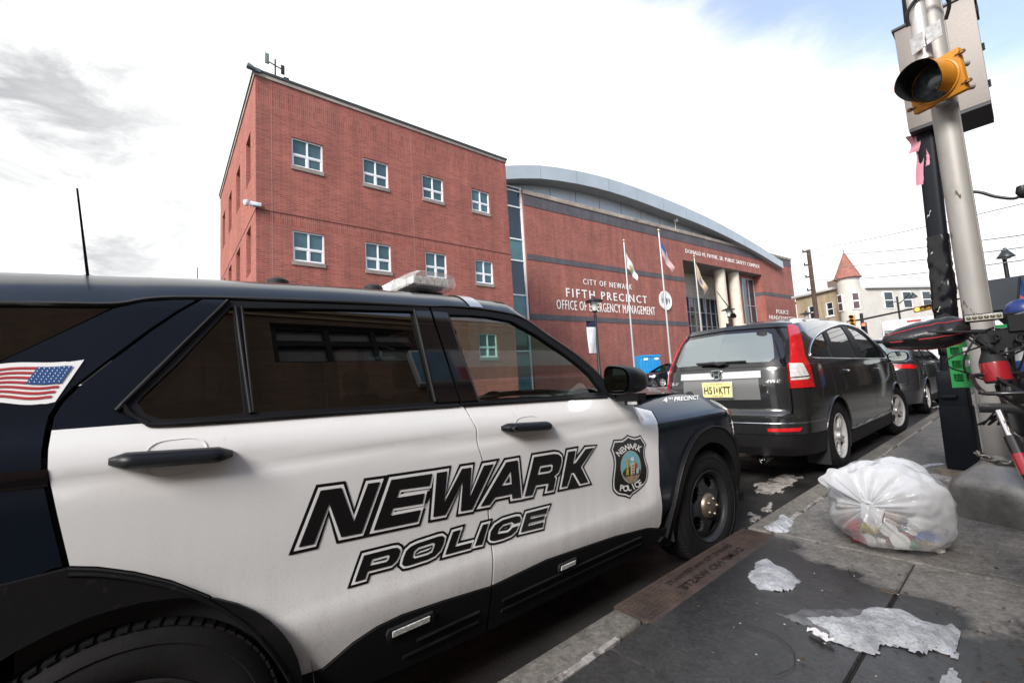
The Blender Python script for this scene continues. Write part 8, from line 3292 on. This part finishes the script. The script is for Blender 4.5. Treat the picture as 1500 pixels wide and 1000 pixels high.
# a loose corner of film hanging from the knot
mb = MB()
mb.grid([[tuple(tie_l + Vector((0.10 * u - 0.03, -0.035 - 0.035 * v - 0.01 * math.sin(u * 6), 0.015 - 0.13 * v * (1 - abs(u - .5)))) ) for u in np.linspace(0, 1, 9)] for v in np.linspace(0, 1, 8)])
mb.build('loose_flap', M_film, bag, smooth=180, fix=False)

# what shows through the film
M_paper = mat('paper cup white', (0.78, 0.76, 0.72), rough=0.6)
M_lid = mat('plastic lid', (0.62, 0.60, 0.55), rough=0.4)
M_kraft = mat('kraft paper', (0.36, 0.22, 0.11), rough=0.85, var=0.2, vscale=20)
M_rpack = mat('red wrapper', (0.52, 0.05, 0.08), rough=0.4, var=0.3, vscale=20)
M_teal = mat('teal wrapper', (0.20, 0.38, 0.36), rough=0.5, var=0.3, vscale=20)


def inside(pxl, dist):
    return Vector(at_d(pxl, dist + 0.15) + np.array([0, 0, 0.045]))


def cup(pxl, dist, rot, m, label, s=1.0):
    o = thing('paper_cup', label, 'paper cup', tuple(inside(pxl, dist)), 0, 'cups in the trash bag')
    o.rotation_euler = rot
    mb = MB()
    mb.lathe([(0.0, -0.045), (0.028, -0.045), (0.040, 0.045), (0.042, 0.048), (0.040, 0.05), (0.038, 0.045), (0.026, -0.042), (0, -0.042)], 22, Matrix.Scale(s, 4))
    mb.build('cup_wall', m, o, smooth=40)
    mb = MB()
    mb.lathe([(0.0, 0.052), (0.038, 0.052), (0.043, 0.050), (0.044, 0.044)], 22, Matrix.Scale(s, 4))
    mb.build('lid', M_lid, o, smooth=40)


cup((1281, 806), 3.10, (rad(75), 0, rad(-20)), M_paper, 'white paper cup lid pressed against the front of the bag')
cup((1314, 806), 3.07, (rad(60), rad(20), rad(25)), M_kraft, 'brown paper cup lying at the bottom front of the bag', 1.05)
cup((1300, 792), 3.16, (rad(40), rad(-30), rad(60)), M_kraft, 'brown cup wedged upright in the middle of the bag')
cup((1345, 800), 3.20, (rad(100), 0, rad(50)), M_paper, 'white cup on its side right of the brown one')


def crumple(pxl, dist, size, m, label, name, cat, seed):
    o = MB()
    rows = []
    for i in range(11):
        al = math.pi * i / 10
        row = []
        for k in range(18):
            be = 2 * math.pi * k / 18
            d_ = Vector((math.sin(al) * math.cos(be), math.sin(al) * math.sin(be), math.cos(al)))
            f = 1 + 0.5 * mnoise.noise(d_ * 2.3 + Vector((seed, seed * 2, 0)))
            row.append((d_.x * size[0] * f, d_.y * size[1] * f, d_.z * size[2] * f))
        rows.append(row)
    o.grid(rows, closed_u=True)
    ob = o.build(name, m, None, loc=tuple(inside(pxl, dist)))
    tag(ob, label, cat)


crumple((1255, 782), 3.18, (0.055, 0.04, 0.04), M_rpack, 'crumpled red wrapper at the left inside the trash bag', 'red_wrapper', 'wrapper', 1.0)
crumple((1328, 800), 3.15, (0.05, 0.04, 0.03), mat('maroon wrapper', (0.22, 0.03, 0.05), rough=0.5, var=0.3, vscale=20), 'dark maroon wrapper in the middle of the trash bag', 'maroon_wrapper', 'wrapper', 2.0)
crumple((1355, 783), 3.22, (0.07, 0.05, 0.05), M_paper, 'wad of white tissue inside the right half of the bag', 'tissue_wad', 'paper', 3.0)
crumple((1342, 798), 3.25, (0.06, 0.05, 0.04), M_teal, 'teal packet inside the trash bag', 'teal_packet', 'wrapper', 4.0)
crumple((1238, 760), 3.25, (0.05, 0.05, 0.05), mat('beige paper', (0.5, 0.42, 0.32), rough=0.8), 'beige crumpled paper at the far left of the bag', 'beige_paper', 'paper', 5.0)
crumple((1368, 815), 3.12, (0.05, 0.03, 0.025), M_paper, 'white scrap of paper at the lower right of the bag', 'paper_scrap', 'paper', 6.0)
crumple((1300, 770), 3.3, (0.07, 0.06, 0.05), M_kraft, 'brown paper bag deep inside the trash bag', 'brown_paper_bag', 'paper', 7.0)
crumple((1325, 770), 3.38, (0.08, 0.07, 0.05), mat('dark litter', (0.10, 0.09, 0.10), rough=0.7), 'dark bundle of litter at the back of the trash bag', 'dark_litter_bundle', 'litter', 8.0)

for q_, sd_, m_, lab_, nm_ in (((1262, 800), 9.0, M_rpack, 'small red packet low at the left of the trash bag', 'red_packet'), ((1290, 808), 10.0, M_paper, 'folded white paper low at the front of the trash bag', 'folded_paper'),
                       ((1336, 812), 11.0, mat('green packet', (0.06, 0.20, 0.08), rough=0.5), 'green packet low at the front of the trash bag', 'green_packet'), ((1362, 800), 12.0, mat('blue packet', (0.08, 0.14, 0.34), rough=0.5), 'blue packet at the right of the trash bag', 'blue_packet'),
                       ((1362, 806), 13.0, mat('tan packet', (0.45, 0.32, 0.18), rough=0.6), 'tan packet at the far right of the trash bag', 'tan_packet'), ((1275, 785), 14.0, mat('yellow packet', (0.5, 0.36, 0.05), rough=0.5), 'yellow packet under the knot of the trash bag', 'yellow_packet')):
    crumple(q_, 3.10, (0.045, 0.035, 0.03), m_, lab_, nm_, 'wrapper', sd_)

# ---- electric delivery bike leaning beside the pole, nose towards us
BKX, BKY = -0.075, 2.93
bk = thing('electric_bike', 'black and red electric delivery bike with padded handlebar mitts standing beside the steel pole', 'bicycle', (BKX, BKY, G), rad(-7))
M_bkf = mat('bike frame black', (0.012, 0.012, 0.013), rough=0.3, coat=0.4)
M_bkr = mat('bike red', (0.30, 0.012, 0.02), rough=0.3, coat=0.4)
M_leath = mat('black padded nylon', (0.016, 0.015, 0.017), rough=0.30, bump=0.2, bscale=60, var=0.15, vscale=8)
M_pipe_ = mat('red piping', (0.45, 0.04, 0.05), rough=0.5)


def bike_wheel(nm, y):
    mb = MB()
    mb.tube([(0, y + 0.27 * math.cos(a), 0.305 + 0.27 * math.sin(a)) for a in np.linspace(0, 2 * math.pi, 48, endpoint=False)], 0.035, 12, closed=True)
    w = mb.build(nm, M_tyre, bk, smooth=60)
    mb = MB()
    mb.tube([(0, y + 0.235 * math.cos(a), 0.305 + 0.235 * math.sin(a)) for a in np.linspace(0, 2 * math.pi, 48, endpoint=False)], 0.014, 8, closed=True)
    mb.tube([(-0.05, y, 0.305), (0.05, y, 0.305)], 0.05, 14)
    for k in range(14):
        a = 2 * math.pi * k / 14
        mb.tube([(0.03 * (-1) ** k, y, 0.305), (0, y + 0.235 * math.cos(a), 0.305 + 0.235 * math.sin(a))], 0.0018, 4)
    mb.build('rim', M_bkf, w, smooth=60)


bike_wheel('front_wheel', -0.46)
bike_wheel('rear_wheel', 0.92)
mb = MB()
for sg in (1, -1):
    mb.tube([(0.065 * sg, -0.46, 0.305), (0.065 * sg, -0.215, 0.70)], 0.022, 10)
fk = mb.build('fork', M_bkf, bk, smooth=60)
mb = MB()
for sg in (1, -1):
    mb.tube([(0.065 * sg, -0.215, 0.70), (0.065 * sg, -0.155, 0.80)], 0.014, 10)
mb.build('stanchion', M_chrome, fk, smooth=60)
mb = MB()
for sg in (1, -1):
    mb.tube([(0.065 * sg, -0.36, 0.466), (0.065 * sg, -0.325, 0.522)], 0.0235, 10)
    mb.tube([(0.065 * sg, -0.30, 0.563), (0.065 * sg, -0.255, 0.635)], 0.0235, 10)
mb.build('fork_decal', M_bkr, fk, smooth=60)
mb = MB()
mb.box((0, -0.145, 0.81), (0.18, 0.06, 0.04))
mb.tube([(0, -0.14, 0.81), (0, -0.06, 1.08)], 0.026, 12)
mb.build('head_tube', M_bkf, bk, bevel=0.004)
mb = MB()
mb.tube([(0, -0.10, 0.90), (0, 0.38, 0.42), (0, 0.52, 0.36)], 0.045, 12)
mb.tube([(0, -0.06, 0.97), (0, 0.50, 0.80)], 0.024, 10)
mb.tube([(0, 0.46, 0.36), (0, 0.58, 0.88)], 0.022, 10)
for sg in (1, -1):
    mb.tube([(0.05 * sg, 0.5, 0.38), (0.06 * sg, 0.92, 0.305)], 0.014, 8)
    mb.tube([(0.03 * sg, 0.56, 0.78), (0.06 * sg, 0.92, 0.305)], 0.012, 8)
mb.build('frame', M_bkf, bk, smooth=60)
mb = MB()
mb.box2((-0.05, 0.08, 0.50), (0.05, 0.36, 0.70))
mb.build('battery', M_bkf, bk, bevel=0.015)
mb = MB()
mb.grid([[(x * w_, y, 0.93 + 0.02 * (1 - abs(x)) + zz) for x in np.linspace(-1, 1, 9)] for y, w_, zz in ((0.42, 0.03, 0.0), (0.5, 0.05, 0.01), (0.6, 0.09, 0.015), (0.7, 0.11, 0.02), (0.74, 0.09, 0.01))])
mb.grid([[(x * w_, y, 0.91) for x in np.linspace(-1, 1, 9)] for y, w_ in ((0.42, 0.03), (0.6, 0.09), (0.74, 0.09))])
mb.build('saddle', M_leath, bk, smooth=60)
mb = MB()
mb.tube(catmull([(-0.36, 0.03, 1.175), (-0.22, 0.0, 1.17), (-0.06, -0.04, 1.145), (0.06, -0.04, 1.145), (0.22, 0.0, 1.17), (0.36, 0.03, 1.175)], 6), 0.013, 10)
mb.tube([(0, -0.06, 1.08), (0, -0.045, 1.15)], 0.02, 10)
mb.tube([(-0.2, -0.02, 1.16), (-0.24, -0.1, 1.13), (-0.33, -0.11, 1.13)], 0.007, 6)
mb.tube([(0.2, -0.02, 1.16), (0.24, -0.1, 1.13), (0.33, -0.11, 1.13)], 0.007, 6)
mb.build('handlebar', M_bkf, bk, smooth=60)
mb = MB()
rn = random.Random(3)
for k in range(7):
    x0, x1 = rn.uniform(-0.2, 0.2), rn.uniform(-0.06, 0.06)
    mb.tube(catmull([(x0, -0.03, 1.15), (x0 * .8, -0.12 - rn.uniform(0, .05), 1.10 - rn.uniform(0, .04)), (x1, -0.13, 1.02), (x1 * .6, -0.08, 0.93)], 6), 0.0042, 6)
for k in range(9):
    x0 = rn.uniform(-0.12, 0.30)
    mb.tube(catmull([(x0, -0.02, 1.16), (x0 + rn.uniform(-.12, .12), -0.08 - rn.uniform(0, .08), 1.12 - rn.uniform(0, .08)), (x0 + rn.uniform(-.2, .1), -0.10, 0.98 + rn.uniform(-.05, .05)), (rn.uniform(-0.02, 0.12), 0.0, 0.86), (rn.uniform(-0.02, 0.06), 0.2, 0.7)], 6), 0.004, 6)
mb.box((0.05, -0.10, 1.17), (0.05, 0.015, 0.07))
mb.box((0.02, -0.06, 1.10), (0.12, 0.07, 0.09))
mb.tube([(-0.05, -0.10, 1.14), (-0.16, -0.13, 1.15), (-0.24, -0.11, 1.16)], 0.006, 6)
mb.tube([(0.04, -0.10, 1.10), (0.2, -0.06, 0.96), (0.3, -0.02, 0.90)], 0.009, 8)
mb.build('cables', M_dark, bk, smooth=60)


def mitt(sg):
    """a padded winter mitt slipped over the grip"""
    rows, seam = [], []
    for j in range(19):
        t = j / 18
        x = 0.085 + 0.30 * t
        ry = float(np.interp(t, [0, 0.12, 0.4, 0.75, 0.93, 1.0], [0.060, 0.085, 0.100, 0.085, 0.055, 0.012]))
        rz = float(np.interp(t, [0, 0.12, 0.4, 0.75, 0.93, 1.0], [0.048, 0.066, 0.072, 0.058, 0.040, 0.010]))
        row = []
        for k in range(26):
            a = 2 * math.pi * k / 26
            n = mnoise.fractal(Vector((t * 3.4 + sg, math.cos(a) * 1.1, math.sin(a) * 1.1)), 0.9, 2.0, 3)
            w = 1 + 0.11 * n + 0.035 * math.sin(t * 34 + 2.2 * math.sin(a)) * math.exp(-((t - 0.3) / 0.25) ** 2)
            row.append((sg * x, 0.0 - 0.02 + ry * math.cos(a) * w, 1.168 - 0.006 - 0.03 * t + rz * math.sin(a) * w))
        rows.append(row)
        seam.append(row)
    mb = MB()
    mb.grid(rows, closed_u=True)
    mb.add(rows[-1], [tuple(range(26))])
    o = mb.build('handlebar_mitt', M_leath, bk, smooth=180)
    mb = MB()
    for k in (14, 18, 10):
        mb.tube([tuple(Vector(r[k]) + (Vector(r[k]) - Vector((r[k][0], -0.02, 1.16 - 0.03 * i / 18))).normalized() * 0.001) for i, r in enumerate(seam[:-1])], 0.0022, 5)
    mb.build('piping', M_pipe_, o, smooth=60)


mitt(-1)
mitt(1)
mb = MB()
mb.box((-0.045, -0.115, 1.205), (0.125, 0.035, 0.036), Matrix.Translation((0, 0, 0)))
lamp_ = mb.build('light_bar', M_dark, bk, bevel=0.008)
mb = MB()
mb.box((-0.045, -0.1345, 1.205), (0.113, 0.006, 0.026))
mb.build('lens', mat('led bar lens', (0.42, 0.40, 0.36), rough=0.15, var=0.2, vscale=30), lamp_, bevel=0.002)
mb = MB()
for k in range(6):
    mb.lathe([(0.0, 0.004), (0.010, 0.002), (0.0125, 0.0)], 10, Matrix.Translation((-0.045 - 0.045 + k * 0.018, -0.1378, 1.205)) @ Matrix.Scale(0.66, 4) @ Matrix.Rotation(rad(90), 4, 'X'))
mb.build('led', mat('led eye', (0.10, 0.09, 0.05), rough=0.2), lamp_, smooth=60)
# front rack of bent tube
mb = MB()
z = 0.885
mb.tube(catmull([(0.15, -0.12, z + 0.07), (-0.10, -0.14, z + 0.07), (-0.135, -0.17, z + 0.05), (-0.14, -0.25, z + 0.005), (-0.13, -0.33, z), (0.15, -0.36, z)], 6), 0.0085, 8)
mb.tube([(-0.135, -0.20, z - 0.005), (0.15, -0.22, z - 0.005)], 0.006, 8)
mb.tube([(-0.135, -0.28, z - 0.005), (0.15, -0.30, z - 0.005)], 0.006, 8)
mb.tube([(-0.13, -0.33, z), (0.0, -0.22, 0.80), (0.05, -0.16, 0.78)], 0.0075, 8)
mb.tube([(0.02, -0.12, z + 0.07), (0.02, -0.36, z)], 0.006, 8)
mb.tube([(-0.06, -0.13, z + 0.07), (-0.06, -0.345, z)], 0.006, 8)
mb.build('front_rack', M_bkf, bk, smooth=60)
mb = MB()
for x in (-0.30, -0.1, 0.1, 0.22):
    mb.tube([(x, 1.10, 0.80), (x, 1.75, 0.80)], 0.008, 8)
mb.tube([(-0.30, 1.35, 0.795), (0.22, 1.35, 0.795)], 0.009, 8)
mb.tube([(-0.30, 1.72, 0.795), (0.22, 1.72, 0.795)], 0.009, 8)
mb.tube([(0.06, 0.92, 0.305), (0.08, 1.2, 0.80)], 0.008, 8)
mb.tube([(-0.06, 0.92, 0.305), (0.02, 1.15, 0.80), (0.0, 0.6, 0.78)], 0.008, 8)
mb.build('rear_rack', M_bkf, bk, smooth=60)
# the front end is turned to the kerb side
Ms = Matrix.Translation((0, -0.10, 0)) @ Matrix.Rotation(rad(30), 4, 'Z') @ Matrix.Translation((0, 0.10, 0))
done = set()
for o_ in bk.children:
    if o_.name.split('.')[0] in ('front_wheel', 'fork', 'handlebar', 'handlebar_mitt', 'light_bar', 'cables', 'front_rack'):
        for q_ in (o_, *o_.children):
            if q_.type == 'MESH' and q_.data.name not in done:
                done.add(q_.data.name)
                q_.data.transform(Ms if q_.name.split('.')[0] not in ('light_bar', 'lens', 'led') else Matrix.Translation((0, -0.10, 0)) @ Matrix.Rotation(rad(12), 4, 'Z') @ Matrix.Translation((0, 0.10, 0)))
# green crate on the rear rack
cr = thing('green_crate', 'green plastic crate strapped on the rear rack of the electric bike behind the steel pole', 'crate', (-0.10, 4.52, G + 0.815), rad(-4))
cr.scale = (1, 1, 1.45)
M_green = mat('crate green', (0.015, 0.22, 0.05), rough=0.4, var=0.12, vscale=7)
mb = MB()
for (ax, L_, dpt) in (('x', 0.56, 0.19), ('y', 0.38, 0.28)):
    for sg in (1, -1):
        for z in (0.0, 0.065, 0.13, 0.195, 0.25):
            if ax == 'x':
                mb.box((0, sg * 0.19, z + 0.015), (0.56, 0.014, 0.028 if z < 0.24 else 0.04))
            else:
                mb.box((sg * 0.28, 0, z + 0.015), (0.014, 0.37, 0.028 if z < 0.24 else 0.04))
        n = 9 if ax == 'x' else 6
        for k in range(n + 1):
            t = -L_ / 2 + L_ * k / n
            if ax == 'x':
                mb.box((t, sg * 0.19, 0.13), (0.016, 0.011, 0.26))
            else:
                mb.box((sg * 0.28, t * 0.98, 0.13), (0.011, 0.016, 0.26))
for k in range(8):
    mb.box((-0.26 + k * 0.074, 0, 0.006), (0.02, 0.37, 0.012))
mb.build('basket', M_green, cr)
# bottle, plastic bag, cap
bt = Vector(at_d((1464, 560), 2.78))
tp = Vector(at_d((1441, 492), 2.80))
o = thing('red_bottle', 'black capped bottle with a red label hanging from the handlebar', 'bottle', tuple(bt))
ax = (tp - bt)
o.rotation_mode = 'QUATERNION'
o.rotation_quaternion = ax.to_track_quat('Z', 'Y')
hl_ = ax.length
mb = MB()
mb.lathe([(0.0, 0.0), (0.040, 0.0), (0.043, 0.008), (0.043, hl_ * .42), (0.040, hl_ * .48), (0.024, hl_ * .66), (0.021, hl_ * .8), (0.03, hl_ * .82), (0.032, hl_ * .98), (0.02, hl_ * 1.04), (0, hl_ * 1.05)], 24)
mb.build('bottle_body', M_dark, o, smooth=40)
mb = MB()
mb.lathe([(0.0435, hl_ * .04), (0.0442, hl_ * .06), (0.0442, hl_ * .40), (0.0435, hl_ * .42)], 24)
mb.build('label', M_bkr, o, smooth=40)
mb = MB()
mb.grid([[(0.0447 * math.cos(a), 0.0447 * math.sin(a), hl_ * (0.26 + v * 0.05 + 0.06 * (a - 4.0))) for a in np.linspace(3.7, 4.6, 8)] for v in (0, 1)])
mb.grid([[(0.0447 * math.cos(a), 0.0447 * math.sin(a), hl_ * (0.16 + v * 0.10)) for a in np.linspace(3.8, 3.95, 4)] for v in (0, 1)])
mb.build('label_mark', M_white, o, fix=False)
q = Vector(at_d((1487, 522), 3.05))
o = thing('plastic_bag', 'white plastic bag with a blue print tied to the bike behind the handlebar', 'plastic bag', tuple(q))
for nm, m, z0, z1, k0 in (('bag_body', mat('bag white', (0.66, 0.68, 0.72), rough=0.35, var=0.1, vscale=10), -0.02, 0.09, 1.0), ('blue_print', mat('bag blue', (0.03, 0.09, 0.38), rough=0.4), -0.065, -0.018, 1.0)):
    mb = MB()
    mb.grid([[((0.085 - 0.35 * max(0, z - 0.02)) * math.cos(a) * (1 + .15 * math.sin(a * 5 + z * 20)), 0.05 * math.sin(a), z) for a in np.linspace(0, 2 * math.pi, 24, endpoint=False)] for z in np.linspace(z0, z1, 7)], closed_u=True)
    mb.build(nm, m, o, smooth=180)
q = Vector(at_d((1497, 449), 3.3))
o = thing('blue_helmet', 'dark blue cycle helmet on the bike at the right edge', 'helmet', tuple(q))
mb = MB()
mb.lathe([(0.0, 0.04), (0.03, 0.035), (0.05, 0.018), (0.062, -0.012), (0.06, -0.03)], 20)
mb.build('shell', mat('helmet blue', (0.012, 0.03, 0.16), rough=0.35), o, smooth=60)
mb = MB()
mb.lathe([(0.060, -0.026), (0.065, -0.030), (0.064, -0.036), (0.056, -0.036)], 20)
mb.build('helmet_rim', M_dark, o, smooth=60)
